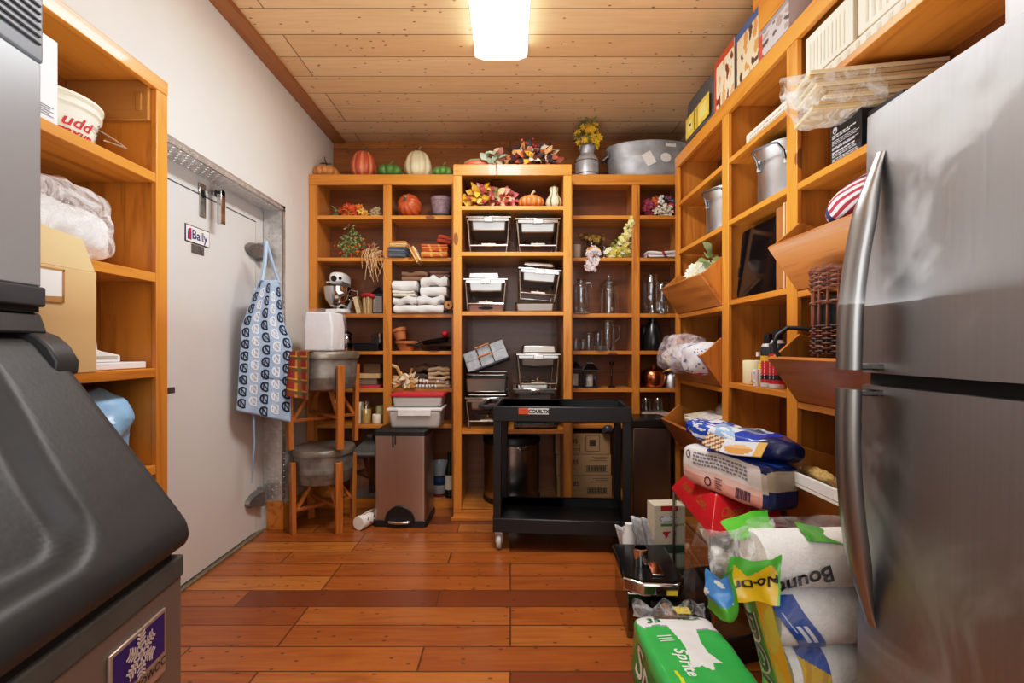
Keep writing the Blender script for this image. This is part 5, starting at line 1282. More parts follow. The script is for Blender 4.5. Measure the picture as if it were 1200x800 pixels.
for i, y in enumerate((.103, .096, .085, .079, .073, .062, .056, .043, .036, .03, .02, .014)):
    x = -.065
    while x < .045 + rnd(-.02, .02):
        q = rnd(.008, .02); line(x, x + q, y, .0045 if i in (0, 1, 6, 7) else .0025); x += q + .004
pm.add([fn(math.cos(a) * .012 - .05, .124 + math.sin(a) * .012) for a in [k * PI / 8 for k in range(16)]], [tuple(range(16))], 'd8dade')
pm.add([fn(-.056, .116) + Vector((-.0004, 0, 0)), fn(-.044, .116) + Vector((-.0004, 0, 0)), fn(-.044, .124) + Vector((-.0004, 0, 0)), fn(-.056, .124) + Vector((-.0004, 0, 0))], [(0, 1, 2, 3)], '17191c')
build(pm, 'lettering', vcol(.5), bw, flat=True)
slab_stack('black_box', 'plain black box beside the printed black box, by the fridge edge', 'box', (1.18, 1.505, 1.876), [(0, .2, -.07, .07, 0, .12, '121315', 'body')])
# stack of flat paper bags in a plastic sleeve, sticking out over the fridge
ptop = thing('paper_bag_pack', 'pack of flat cream paper bags in torn plastic above the fridge', 'paper bags', (0, 0, 0))
P0 = Vector((1.04, 1.612, 2.024)); ax = Vector((.98, -.19, 0)).normalized(); sd_ = Vector((.19, .98, 0)).normalized(); up_ = Vector((0, 0, 1)); random.seed(12)
for i in range(9):
    b = MB(); hgt = .0142; zz = i * .0146
    e0 = (-.02, .0, .015, .03, .01, -.01, -.02, -.03, -.03)[i]; L_ = .36 + .01 * (i % 3)
    o_ = P0 + up_ * zz + ax * e0 - sd_ * (.004 * (i % 3))
    q = [o_, o_ + sd_ * .16, o_ + sd_ * .16 + ax * (L_ - e0), o_ + ax * (L_ - e0)]
    b.add(q + [p + up_ * hgt for p in q], [(0, 3, 2, 1), (4, 5, 6, 7), (0, 1, 5, 4), (1, 2, 6, 5), (2, 3, 7, 6), (3, 0, 4, 7)])
    build(b, 'paper_bag', plain(('c4ab80', 'b89a6c', 'd2bd96')[i % 3], .75, var=.08), ptop, bevel=.003)
b = MB()
def slv(u, v):
    a = u * 2 * PI; base = P0 + ax * (-.10 + .30 * v) + up_ * .066 + sd_ * .08; ra, rb_ = .092, .078
    if v < .3: q = v / .3; ra *= .2 + .8 * q; rb_ *= .35 + .65 * q; base = base + up_ * .045 * (1 - q) - sd_ * .03 * (1 - q)
    c, s_ = math.cos(a), math.sin(a)
    p = base + sd_ * ra * math.copysign(abs(c) ** .6, c) + up_ * rb_ * math.copysign(abs(s_) ** .6, s_)
    return p + noise.noise_vector(p * 22) * .012
b.grid(44, 26, slv, wrap=True); build(b, 'plastic_sleeve', film('f6f4ee', .08, .6, 16, .15), ptop)
# striped cushion lying in the upper near bin
def flag(fi, u, v):
    s_ = u if fi in (0, 1) else v
    return 'b4324a' if int(v * 9) % 2 == 0 else 'e8e2e0'
cu_ = thing('striped_pouch', 'red and white striped fabric pouch with a navy edge in the upper near tilt bin', 'pouch', (1.15, 1.50, 1.655), (R(-16), R(-14), R(10)))
def fl2(fi, u, v):
    k = int((v if fi in (0, 1, 2, 3) else u) * 9)
    if (fi == 2 and u < .2) or (fi == 4 and u < .16): return '26305a'
    return 'a82c40' if k % 2 == 0 else 'e8e2e0'
build(MB().soft(.22, .27, .1, 18, 2.2, .008, 8, 2, col=fl2), 'fabric', vcol(.75), cu_)
# wicker basket
wk = thing('wicker_basket', 'tall dark wicker basket standing in the middle near tilt bin', 'basket', (1.15, 1.60, 1.19))
rw, hw = .118, .29
random.seed(8)
bands = MB()
def ring(z, amp, n=22, ph=0.0, r=rw, th=.0042):
    bands.tube([((r + amp * math.cos(n / 2 * a + ph)) * math.cos(a), (r + amp * math.cos(n / 2 * a + ph)) * math.sin(a), z + rnd(-.0015, .0015)) for a in [2 * PI * k / 66 for k in range(66)]], th, 5, True, col=random.choice(['5a2e1c', '7a4228', '4a2416', '8a5234', '3a1c12']))
for i in range(12): ring(.008 + i * .0085, .006, ph=PI * (i % 2))
for i in range(2): ring(.175 + i * .008, .006, ph=PI * (i % 2))
for i in range(9): ring(.224 + i * .008, .006, ph=PI * (i % 2), r=rw + .002)
build(bands, 'woven_bands', vcol(.55), wk)
stk = MB()
for k in range(22):
    a = 2 * PI * k / 22; stk.tube([(rw * math.cos(a), rw * math.sin(a), 0), (rw * math.cos(a + .05), rw * math.sin(a + .05), hw)], .0042, 6, col='8a4a2c')
build(stk, 'stakes', vcol(.5), wk)
build(MB().tube([((rw + .003) * math.cos(a), (rw + .003) * math.sin(a), hw + .004 * math.sin(a * 11)) for a in [2 * PI * k / 60 for k in range(60)]], .01, 7, True), 'rim', plain('6a3a24', .55, var=.5, scale=60), wk)
build(MB().lathe([(rw - .008, .004), (rw - .008, .2), (rw - .012, .2), (1e-4, .012)], 28), 'dark_liner', plain('0d0c0c', .8), wk)
cbk = thing('black_cable', 'loop of black cable hanging over the middle near bin corner', 'cable', (0, 0, 0))
b = MB(); c0 = AT(914, 402, 1.84)
b.tube([c0 + Vector(p) for p in ((.13, -.06, .03), (.08, -.03, .055), (.03, 0, .06), (-.005, .01, .03), (-.018, .01, -.005), (-.01, .008, -.035), (.005, 0, -.06))], .0085, 8); build(b, 'cable', plain('131416', .5), cbk)
bb_ = thing('black_pouch', 'black pouch under the wicker basket in the middle near bin', 'pouch', (1.22, 1.62, 1.03)); build(MB().soft(.16, .42, .15, 10, 3, .01, 10, 4), 'body', plain('131416', .6), bb_)
# lowest near bin: white panel, brush, card, brown bottle
wp = thing('white_board', 'long white strip board lying on the lowest near tilt bin', 'board', (0, 0, 0))
a0, a1 = Vector((1.03, 1.93, .745)), Vector((1.03, 1.25, .75))
build(MB().bar(a0, a1, .012, .05, (0, 0, 1)), 'board', plain('e9e9e7', .4, var=.02), wp, bevel=.002)
w2 = thing('grey_sheet', 'thin grey sheet lying behind the white strip board', 'panel', (1.12, 1.6, .735)); build(MB().box(-.06, .06, -.3, .28, 0, .014), 'panel', plain('9a9a98', .4), w2)
br_ = thing('brush', 'tan bristle brush lying on the lowest near tilt bin', 'brush', (1.1, 1.71, .7502), (0, 0, R(-4)))
b = MB().soft(.06, .17, .035, 10, 2.4, .004, 40, 2); build(b, 'bristles', plain('b89a5c', .9, var=.4, scale=120), br_); build(MB().box(-.012, .012, -.2, -.08, .005, .02), 'handle', plain('8a6a3a', .6), br_)
cd = thing('white_card', 'white card leaning behind the white strip board by the fridge', 'card', (1.14, 1.53, .75), (0, R(-12), 0)); build(MB().box(0, .003, -.055, .045, 0, .072), 'card', plain('efefee', .5, var=.02), cd)
bt = thing('bottle', 'brown bottle beside the fridge handle over the lowest near bin', 'bottle', (1.05, 1.40, .752)); build(MB().lathe([(.022, -.0), (.034, .01), (.036, .05), (.034, .12), (.016, .17), (.012, .2), (1e-4, .2)], 22), 'body', plain('7a4420', .3), bt)
# on top of the right cabinet
zt = ZT + .001
gt = thing('storage_drum', 'dark grey rounded tub with a yellow label on top of the right cabinet', 'tub', (1.235, 2.92, zt))
def gtp(u, v):
    a = u * 2 * PI; e_ = .55; c, s_ = math.cos(a), math.sin(a)
    x = math.copysign(abs(c) ** e_, c) * .1; y = math.copysign(abs(s_) ** e_, s_) * .235
    z = v * .25; k = 1 - .03 * v
    return (x * k, y * k, z)
b = MB(); b.grid(48, 4, gtp, wrap=True); b.add([gtp(k / 48, 1) for k in range(48)], [tuple(range(48))]); build(b, 'body', plain('4a4848', .6, var=.2, scale=40), gt, ang=40)
b = MB(); b.box(-.1035, -.1015, -.195, .16, .025, .155); lb3 = build(b, 'label', plain('d8b84a', .5, var=.15), gt)
pm = MB(); fn = plane_fn((-.1045, 0, 0), (0, -1, 0), (0, 0, 1))
for (x0, y0, x1, y1, c) in ((-.02, .03, -.008, .15, '3a3020'), (-.12, .06, -.05, .12, 'e8d890'), (.05, .05, .16, .13, 'e6d27a'), (-.1, .085, -.07, .1, 'a88a3a'), (.02, .03, .035, .15, 'b8963a')): pm.add([fn(x0, y0), fn(x1, y0), fn(x1, y1), fn(x0, y1)], [(0, 1, 2, 3)], c)
build(pm, 'printing', vcol(.5), lb3, flat=True)
def colbox(label, y0, y1, h, seed, base):
    t = thing('game_box', label, 'box', (1.235, (y0 + y1) / 2, zt)); L = (y1 - y0) / 2
    rs = random.Random(seed)
    def cf(u, v):
        n_ = noise.noise(Vector((u * 5, v * 4, seed * 2.0)))
        if v > .86: return base[0]
        if u < .1: return base[1]
        if n_ > .25: return base[2]
        if n_ < -.28: return base[3]
        return base[4]
    b = MB().box(-.098, .1, -L, L, 0, h, col=base[4]); b.grid(36, 26, lambda u, v: (-.0985, L - 2 * L * u, h * v), cf); build(b, 'carton', vcol(.4), t, merge=False)
    return t
colbox('colourful printed carton next to the dark grey tub on the right cabinet', 2.43, 2.66, .27, 3, ['b8482e', 'c8482a', 'd8a06a', '7a3a24', 'e2d2b8'])
colbox('second colourful printed carton under the dropped wooden box', 2.19, 2.42, .26, 5, ['3a5a8a', '2a2a30', 'c88a4a', '4a3a34', 'd8c0a0'])
colbox('grey and brown printed carton partly behind the dropped wooden box', 1.95, 2.18, .125, 8, ['8a8a90', 'b8482e', '9a8a80', '4a4446', 'b8b0b0'])
# ================================================================== left cabinet contents
XQ = -1.25
def lz(py, d=None): return py
wb1 = thing('white_box', 'tall white box on the top shelf of the left cabinet', 'box', (-1.36, 1.252, 1.823))
build(MB().box(-.12, .115, -.06, .063, 0, .235), 'body', plain('ebebec', .5, var=.02), wb1, bevel=.002)
pm = MB(); fn = plane_fn((.1165, 0, 0), (0, 1, 0), (0, 0, 1))
for i in range(5): pm.add([fn(-.02, .02 + i * .006), fn(.05 - .01 * (i % 2), .02 + i * .006), fn(.05 - .01 * (i % 2), .023 + i * .006), fn(-.02, .023 + i * .006)], [(0, 1, 2, 3)], '6a6f7a')
pm.add([fn(math.cos(a) * .008 + .0, .13 + math.sin(a) * .01) for a in [k * PI / 6 for k in range(12)]], [tuple(range(12))], '2a3a7a')
build(pm, 'printing', vcol(.5), wb1, flat=True)
bkt = thing('plastic_bucket', 'cream plastic basket bucket with red lettering and a wire handle', 'bucket', (-1.375, 1.40, 1.823))
RB_ = .135
b = MB().lathe([(RB_ * .84, 0), (RB_ * .86, .006), (RB_ * .97, .125), (RB_ * 1.02, .128), (RB_ * 1.02, .14), (RB_ * .985, .142), (RB_ * .99, .16), (RB_ * 1.05, .163), (RB_ * 1.05, .172), (RB_ * .97, .17), (RB_ * .83, .01), (1e-4, .01)], 48)
bkt.scale = (1.0, 1.0, .72)
build(b, 'body', plain('e4ddc8', .45, var=.03), bkt, ang=40)
cyl = lambda a0: (lambda x, y: Vector(((RB_ * (.86 + .11 * (y + .07) / .12) + .0015) * math.cos(a0 + x / RB_), (RB_ * (.86 + .11 * (y + .07) / .12) + .0015) * math.sin(a0 + x / RB_), y + .075)))
tx = MB(); f_ = cyl(R(-8)); text_on(tx, 'udd', lambda x, y: f_(x, y - .012), .062, .001, col='c2202c', shear=.3); text_on(tx, 'raxun', lambda x, y: f_(x + .0, y - .052), .05, .001, col='c2202c', shear=.3)
for i in range(8): tx.add([f_(.07 + .03 * math.cos(a) * (1 if i < 1 else .2), .0 + .012 * math.sin(a)) for a in [k * PI / 6 for k in range(12)]], [tuple(range(12))], 'b8a8a0') if i < 1 else None
build(tx, 'lettering', vcol(.5), bkt, flat=True)
hs = MB(); f2_ = cyl(R(42))
for i in range(5):
    for j in range(6): hs.add([f2_(-.025 + i * .014 + a, -.05 + j * .016 + b_) + Vector((.0006, .0006, 0)) for a, b_ in ((-.0045, -.005), (.0045, -.005), (.0045, .005), (-.0045, .005))], [(0, 1, 2, 3)], '4a4030')
build(hs, 'vent_holes', vcol(.8), bkt, flat=True)
build(MB().tube([(RB_ * .5, RB_ * .86, .12), (RB_ * .75, RB_ * 1.05, .09), (RB_ * .95, RB_ * 1.12, .06), (RB_ * .95, RB_ * .5, .045)], .0028, 6), 'wire_handle', plain('d8d8d6', .3, .8), bkt)
gv = thing('plastic_bag', 'large clear plastic bag of white items on the second left shelf', 'bag', (-1.36, 1.38, 1.479))
build(MB().soft(.2, .36, .17, 14, 2.8, .014, 14, 9), 'contents', plain('eceae6', .6, var=.06), gv)
b = MB(); b.soft(.235, .40, .235, 16, 2.6, .024, 10, 2); build(b, 'film', film('f4f4f6', .15, .8, 13, .12), gv)
gbx = thing('grey_box', 'grey box at the back of the second left shelf behind the plastic bag', 'box', (-1.475, 1.30, 1.479)); build(MB().box(-.04, .03, -.1, .1, 0, .27), 'body', plain('8a7a72', .6), gbx)
cb_ = thing('cardboard_box', 'large tan cardboard box with an open flap standing on the left shelf', 'box', (-1.275, 1.2125, 1.1505))
build(MB().box(-.22, .125, -.117, .117, 0, .277), 'body', plain('d0ae7c', .7, var=.04, scale=3), cb_, bevel=.003)
build(MB().prism([(-.117, .277), (.112, .277), (.073, .36), (-.112, .38)], .119, .1245, 'X'), 'flap', plain('d8b888', .7, var=.03), cb_)
build(MB().prism([(.117, .277), (.09, .34), (.085, .34), (.111, .277)], -.2, .1, 'X'), 'side_flap', plain('7a5a38', .8), cb_)
b = MB().box(.1255, .128, -.11, .012, .185, .265); lb4 = build(b, 'label', plain('eceae8', .5, var=.02), cb_)
pm = MB(); fn = plane_fn((.1292, 0, 0), (0, 1, 0), (0, 0, 1)); pm.add([fn(-.1, .212), fn(-.055, .208), (fn(-.05, .216)), fn(-.065, .222), fn(-.08, .22), fn(-.1, .225)], [(0, 1, 2, 3, 4, 5)], '1a1c2a')
pm.add([fn(-.05, .184), fn(.013, .184), fn(.013, .2), fn(-.05, .196)], [(0, 1, 2, 3)], 'b8864a'); pm.add([fn(.011, .183), fn(.017, .183), fn(.017, .268), fn(.011, .268)], [(0, 1, 2, 3)], 'b08048'); pm.add([fn(-.11, .264), fn(.017, .264), fn(.017, .269), fn(-.11, .269)], [(0, 1, 2, 3)], 'b08048')
build(pm, 'printing', vcol(.6), lb4, flat=True)
wt_ = thing('white_tray', 'flat white tray at the front of the third left shelf', 'tray', (-1.33, 1.505, 1.1502)); build(MB().box(-.09, .085, -.1, .13, 0, .022), 'tray', plain('e9e9ec', .4, var=.02), wt_, bevel=.003)
wa = thing('white_iron', 'white plastic gadget with a looped handle lying on the white tray', 'gadget', (-1.325, 1.50, 1.173))
b = MB().prism([(-.06, 0), (.07, 0), (.07, .022), (.0, .035), (-.06, .055)], -.05, .045, 'X'); build(b, 'body', plain('efefef', .35, var=.01), wa, bevel=.004)
build(MB().tube([(.02, -.055, .03), (.02, -.045, .085), (.02, -.025, .1), (.02, -.005, .085), (.02, .0, .04)], .0065, 8), 'handle', plain('efefef', .35, var=.01), wa)
build(MB().box(.046, .048, -.03, .055, .012, .02), 'vent_row', plain('b8b4a0', .5), wa)
bl = thing('plastic_bag', 'light blue plastic bag on the fourth left shelf behind the ice maker', 'bag', (-1.335, 1.475, .8165)); build(MB().soft(.2, .31, .27, 16, 2.4, .02, 11, 12), 'body', plain('8fbfe8', .3, var=.12), bl, ang=20)
db = thing('dark_bag', 'dark blue bag behind the light blue plastic bag', 'bag', (-1.37, 1.245, .8165)); build(MB().soft(.2, .12, .26, 10, 2.6, .012, 11, 3), 'body', plain('22304a', .5), db)

# ================================================================== apron on the door hinge
ap = thing('apron', 'light blue apron with dark and white monograms hanging at the white door', 'apron', (0, 0, 0))
def apt(u, v):
    # v: 0 at the bib top to 1 at the hem; u across from the door side (left) to the right
    py = 328 + (484 - 328) * v
    lft = 303 - 16 * min(1, v / .35) - 10 * v; rgt = 327 + (6 * v / .3 if v < .3 else 6 + 9 * min(1, (v - .3) / .15) - 3 * max(0, v - .5))
    px = lft + (rgt - lft) * u
    d = 2.80 + .27 * u + .012 * math.sin(u * 13 + v * 2) * (.3 + v) - .02 * v
    p = AT(px, py + (6 * u - 3) * v + 8 * v * u, d)
    return p
mb = MB(); mb.grid(36, 60, apt); build(mb, 'cloth', plain('a9c4e2', .8, var=.05, scale=4), ap, solid=.003)
def mono(ch_mb, u0, v0, s_):
    e_ = .002
    for chx, dx, dy, sc_ in (('N', .1, 0, .8), ('C', -.06, 0, 1.3)):
        vs, fs = text_mesh(chx, .058 * s_ * sc_, 0, .0012)
        pts = []
        for p in vs:
            u = u0 + (p.x + dx * .058) / .36; v = v0 - p.y / .86
            if not (0 < u < 1 and 0 < v < 1): pts = None; break
            q = apt(u, v); pts.append(q + Vector((.003, -.003, 0)))
        if pts: ch_mb.add(pts, fs)
dk_, wh_ = MB(), MB()
for j in range(11):
    for i in range(5):
        v0 = .04 + j * .09 + (.045 if i % 2 else 0) + .012 * i; u0 = .09 + i * .205
        mono(dk_ if i % 2 == 0 else wh_, u0, v0, 1.15)
build(dk_, 'dark_monograms', plain('1c2233', .8, var=.03), ap, flat=True); build(wh_, 'white_monograms', plain('eef2f6', .8, var=.02), ap, flat=True)
b = MB()
b.tube([AT(312, 283, 2.93), AT(311, 300, 2.9), AT(309, 318, 2.85), AT(307, 329, 2.83)], .012, 6).tube([AT(312, 283, 2.93), AT(317, 300, 2.98), AT(323, 320, 3.04), AT(327, 331, 3.06)], .01, 6)
build(b, 'neck_strap', plain('a9c4e2', .8), ap)
build(MB().tube([AT(297, 484, 2.9), AT(298, 520, 2.88), AT(296, 545, 2.87), AT(295, 566, 2.87)], [.006, .006, .006, .003], 6), 'tie_string', plain('8aa4c0', .8), ap)
pk = MB(); pk.grid(14, 10, lambda u, v: apt(.45 + .42 * u, .5 + .22 * v) + Vector((.0012, -.0012, 0))); build(pk, 'pocket', plain('9db9da', .8, var=.05), ap, solid=.0006)

# ================================================================== ice maker
im = thing('ice_maker', 'stainless ice maker with a black sloping bin door and blue snowflake badge', 'ice machine', (-.75, 1.09, 0), math.atan2(.111, .994))
# local frame: +x out of the front, -y along the width toward the camera, origin at the far front corner of the body
IW = .76
BLK = plain('2a2c2e', .5, var=.12, scale=20, bump=.12)
build(MB().box(-.62, 0, -IW, 0, .04, .70), 'body', plain('8a817a', .38, .55, var=.05, scale=3), im, bevel=.004)
build(MB().box(-.6, -.02, -IW + .02, -.02, 0, .04), 'foot_plinth', plain('151617', .6), im)
build(MB().box(-.62, .004, -IW, .004, .70, .75), 'top_lip', plain('4a4e4c', .4, var=.15), im, bevel=.006)
build(MB().box(-.35, -.005, -IW + .03, -.03, .75, .79), 'door_gap', plain('050505', .8), im)
# sloped door: profile in (x, z), swept along y, with a sunken centre field
prof = [(-.03, .762), (.0, .766), (.016, .778), (.022, .798), (.016, .825), (.0, .85), (-.06, .936), (-.12, 1.02), (-.215, 1.155), (-.242, 1.195), (-.268, 1.228), (-.305, 1.247), (-.37, 1.25)]
def plen(pr):
    L = [0]
    for a, b in zip(pr[:-1], pr[1:]): L.append(L[-1] + math.dist(a, b))
    return L
PLn = plen(prof)
def prpt(s):
    s = max(0, min(1, s)) * PLn[-1]
    for i in range(len(prof) - 1):
        if s <= PLn[i + 1] + 1e-9:
            k = (s - PLn[i]) / (PLn[i + 1] - PLn[i]); return (prof[i][0] + (prof[i + 1][0] - prof[i][0]) * k, prof[i][1] + (prof[i + 1][1] - prof[i][1]) * k)
def smooth(a, b, x): t_ = max(0, min(1, (x - a) / (b - a))); return t_ * t_ * (3 - 2 * t_)
def door(u, v):
    x, z = prpt(v); y = .012 - (IW + .024) * u
    wm = (IW + .024) * u                                # distance from the far edge
    # rounded far edge
    ed = min(wm, (IW + .024) * (1 - u)); rr = .03
    if ed < rr: k = rr - math.sqrt(max(0, rr * rr - (rr - ed) ** 2)); x -= k * .8; z -= k * .35
    # sunken field: starts .13 from the far edge, flaring at the top
    cr = .09; dx_ = wm - .235 + .05 * smooth(.3, .8, v); dv = (v - .2) * PLn[-1]; q_ = min(dx_, dv) if (dx_ > cr or dv > cr) else cr - math.hypot(cr - min(cr, dx_), cr - min(cr, dv))
    inner = smooth(-.012, .03, q_) * (1 - .85 * smooth(.74, .9, v))
    lip = smooth(.86, 1.0, v)
    dep = .042 * inner * (1 - .0 * lip)
    return (x - dep * .88, y, z - dep * .42)
mb = MB(); mb.grid(76, 60, door)
e0 = [door(0, k / 60) for k in range(61)]; 
back = [(-.37, p[1], p[2]) if p[2] > 1.0 else (-.3, p[1], max(.765, p[2])) for p in e0]
for k in range(60): mb.add([e0[k], e0[k + 1], back[k + 1], back[k]], [(0, 1, 2, 3)])
dd = build(mb, 'bin_door', BLK, im, ang=70)
cap = MB().prism([(x, z) for x, z in [(-.225, 1.16), (-.222, 1.19), (-.24, 1.222), (-.265, 1.246), (-.305, 1.262), (-.37, 1.264), (-.37, 1.16)]], -.045, .016, 'Y')
build(cap, 'door_cap', plain('2e3032', .45, var=.1, bump=.1, scale=20), im, bevel=.006, seg=3)
# hinge rail and the upper machine
build(MB().prism([(-.62, 1.25), (-.275, 1.25), (-.29, 1.296), (-.62, 1.296)], -IW, .0, 'Y'), 'hinge_rail', plain('2c2e30', .45, var=.1), im, bevel=.006)
build(MB().box(-.62, -.285, -IW, -.012, 1.296, 1.308), 'gap_strip', plain('050505', .7), im)
build(MB().box(-.62, -.275, -IW, -.005, 1.308, 1.352), 'lower_trim', plain('33363a', .42, var=.1), im, bevel=.005)
build(MB().box(-.62, -.28, -IW, -.012, 1.352, 1.84), 'upper_body', plain('9a9ea2', .34, .65, var=.04, scale=2), im, bevel=.004)
hdr = build(MB().box(-.62, -.278, -IW, -.008, 1.84, 2.1), 'top_cap', plain('5a6068', .4, var=.08), im, bevel=.006)
gr = MB()
for i in range(6): gr.box(-.2785, -.274, -.135, -.02, 1.876 + i * .0165, 1.880 + i * .0165)
build(gr, 'vent_slots', plain('0a0b0c', .7), hdr)
build(MB().prism([(-.175, 1.885), (-.175, 2.08), (-.75, 2.08), (-.75, 1.915), (-.26, 1.902), (-.2, 1.882)], -.2785, -.273, 'X'), 'grille_opening', plain('0b0b0c', .6), hdr)
# badge
bd_ = MB().box(0, .006, -.235, -.068, .53, .665); bdg = build(bd_, 'badge', plain('b8a698', .3, .5), im, bevel=.002)
fn = plane_fn((.0068, -.1515, .6), (0, 1, 0), (0, 0, 1))
q = MB(); q.add([fn(-.076, -.024), fn(.076, -.024), fn(.076, .058), fn(-.076, .058)], [(0, 1, 2, 3)]); build(q, 'blue_field', plain('231a6e', .35, var=.05), bdg)
sn = MB()
for k in range(6):
    a = R(60 * k + 30); d_ = Vector((math.cos(a), math.sin(a))); n_ = Vector((-d_.y, d_.x))
    def seg(p, q, w_):
        p, q = Vector(p), Vector(q); m_ = (q - p).normalized(); k_ = Vector((-m_.y, m_.x)) * w_
        sn.add([fn(*(p - k_)) + Vector((.001, 0, 0)), fn(*(q - k_)) + Vector((.001, 0, 0)), fn(*(q + k_)) + Vector((.001, 0, 0)), fn(*(p + k_)) + Vector((.001, 0, 0))], [(0, 1, 2, 3)])
    C0 = Vector((0, .017))
    seg(C0, C0 + d_ * .042, .0035)
    for r_ in (.013, .021, .029, .036):
        L_ = .013 - .002 * abs(r_ - .024) / .01
        for s_ in (-1, 1): seg(C0 + d_ * r_, C0 + d_ * (r_ + .008) + n_ * s_ * L_, .0022)
build(sn, 'snowflake', plain('d8ccc8', .4, .1), bdg, flat=True)
tx = MB(); text_on(tx, 'MANITOWOC', lambda x, y: fn(x, y - .042) + Vector((.001, 0, 0)), .024, .0004); build(tx, 'lettering', plain('2a2018', .5), bdg, flat=True)
# ================================================================== fridge
fg = thing('fridge', 'stainless top-freezer fridge with long curved bar handles', 'fridge', (.668, .948, 0), (0, R(1.1), 0))
# local: door front at x = 0, far edge at y = 0, width toward the camera (-y)
FW = .74
FS = steel('a6a7a8', .4, 'Z', .14, True)
build(MB().box(.07, .72, -FW, -.004, .02, 1.66), 'cabinet', plain('4a4b4d', .45), fg, bevel=.004)
def fdoor(z0, z1, nm):
    def fn(u, v):
        y = -FW * u; b_ = .012 * (1 - (2 * u - 1) ** 2)
        ed = min(u, 1 - u) * FW; rr = .014
        k = rr - math.sqrt(max(0, rr * rr - max(0, rr - ed) ** 2)) if ed < rr else 0
        return (-b_ + k, y, z0 + (z1 - z0) * v)
    b = MB(); us = 60; b.grid(us, 4, fn)
    top = [fn(k / us, 1) for k in range(us + 1)]; bot = [fn(k / us, 0) for k in range(us + 1)]
    b.add(top + [(.06, p[1], p[2]) for p in top], [(k, k + 1, us + 2 + k, us + 1 + k) for k in range(us)])
    b.add(bot + [(.06, p[1], p[2]) for p in bot], [(k, k + 1, us + 2 + k, us + 1 + k) for k in range(us)])
    l_ = [fn(0, 0), fn(0, 1)]; b.add(l_ + [(.06, p[1], p[2]) for p in l_], [(0, 1, 3, 2)])
    return build(b, nm, FS, fg, ang=30)
fz = fdoor(1.172, 1.67, 'freezer_door'); ff = fdoor(.06, 1.148, 'fridge_door')
build(MB().box(.02, .08, -FW, -.006, 1.148, 1.172), 'door_gasket', plain('0b0b0c', .7), fg)
def handle(zs, ze, door_):
    """bar bowed away from the door: flush at zs, standing off at ze"""
    n = 26; vs = []; m = 12
    for i in range(n + 1):
        t = i / n; z = zs + (ze - zs) * t
        off_ = .052 * math.sin(min(1, t * 1.15) * PI / 2) ** .9
        w_ = .012 + .014 * smooth(0, .35, t)                 # half width along y
        th = .006 + .012 * smooth(0, .3, t)
        x = -.004 - off_
        for k in range(m):
            a = 2 * PI * k / m; vs.append((x + th * math.cos(a), -.052 - .0 + w_ * math.sin(a), z))
    fs = [(i * m + k, i * m + (k + 1) % m, (i + 1) * m + (k + 1) % m, (i + 1) * m + k) for i in range(n) for k in range(m)] + [tuple(range(m)), tuple(n * m + k for k in range(m))]
    b = MB(); b.add(vs, fs); h_ = build(b, 'handle', steel('a2a2a1', .36, 'Z', .06), door_, ang=50)
    b = MB().box(-.06, .0, -.07, -.036, ze - (.012 if ze > zs else 0), ze + (0 if ze > zs else .012)); build(b, 'handle_end', steel('8a8a89', .28, 'Z', .06), h_, bevel=.003)
handle(1.585, 1.178, fz); handle(.70, 1.142, ff)
wt2 = thing('white_appliance', 'white appliance standing on top of the fridge', 'appliance', (1.006, .6, 1.6625))
build(MB().box(-.2, .18, -.2, .19, 0, .34), 'body', plain('e8e8ea', .35, var=.02), wt2, bevel=.02, seg=3)
build(MB().box(-.206, -.2, .06, .17, .19, .205), 'handle', plain('22252a', .4), wt2, bevel=.004)
build(MB().tube([(-.205, -.02, .02), (-.225, -.02, .06), (-.225, -.02, .3)], .012, 8), 'rail', plain('dcdcde', .3), wt2)

# ================================================================== right floor pile
# popcorn machine: red hipped lid, posts, glass
NC_, FL_, RR_ = Vector((.757, 1.80)), Vector((.81, 2.40)), Vector((1.105, 1.90))
pc = thing('popcorn_machine', 'popcorn machine with a red peaked lid and gold script, on the floor', 'popcorn machine', (NC_.x, NC_.y, 0))
def Q(s, t): p = (FL_ - NC_) * s + (RR_ - NC_) * t; return Vector((p.x, p.y))
zl, zm_, zh = .505, .52, .622
def ringq(m, z): return [(*Q(a, b), z) for a, b in ((m, m), (m, 1 - m), (1 - m, 1 - m), (1 - m, m))]
b = MB(); r0, r1, r2_ = ringq(0, zl), ringq(0, zm_), ringq(.17, zh)
for a_, c_ in ((r0, r1), (r1, r2_)): b.add(a_ + c_, [(i, (i + 1) % 4, (i + 1) % 4 + 4, i + 4) for i in range(4)])
b.add(r2_, [(0, 1, 2, 3)]); b.add(r0, [(3, 2, 1, 0)])
lid = build(b, 'lid', plain('c8202a', .35, var=.06), pc, bevel=.003)
g_ = MB()
def lidpt(face):
    def fn(x, y):
        if face == 'L': A, B, C, D = r1[0], r1[3], r2_[0], r2_[3]
        else: A, B, C, D = r1[0], r1[1], r2_[0], r2_[1]
        A, B, C, D = map(Vector, (A, B, C, D)); u, v = x, y
        p = (A * (1 - u) + B * u) * (1 - v) + (C * (1 - u) + D * u) * v
        n_ = (B - A).cross(C - A).normalized()
        if n_.z < 0: n_ = -n_
        return p + n_ * .0015
    return fn
for face, flip, words in (('L', True, (('Classic', .3, .5), ('Popcorn', .7, .5))), ('F', False, (('Classic', .28, .5), ('Popcorn', .74, .5)))):
    fn = lidpt(face)
    for w_, u0, v0 in words: text_on(g_, w_, (lambda x, y, u0=u0, v0=v0, fn=fn, flip=flip: fn((u0 + (-x if flip else x) / (.6 if flip else .4)) , v0 + y / .125)), .05, 0, col='b8862c', shear=.35)
build(g_, 'gold_script', vcol(.35, .3), lid, flat=True)
rv = MB()
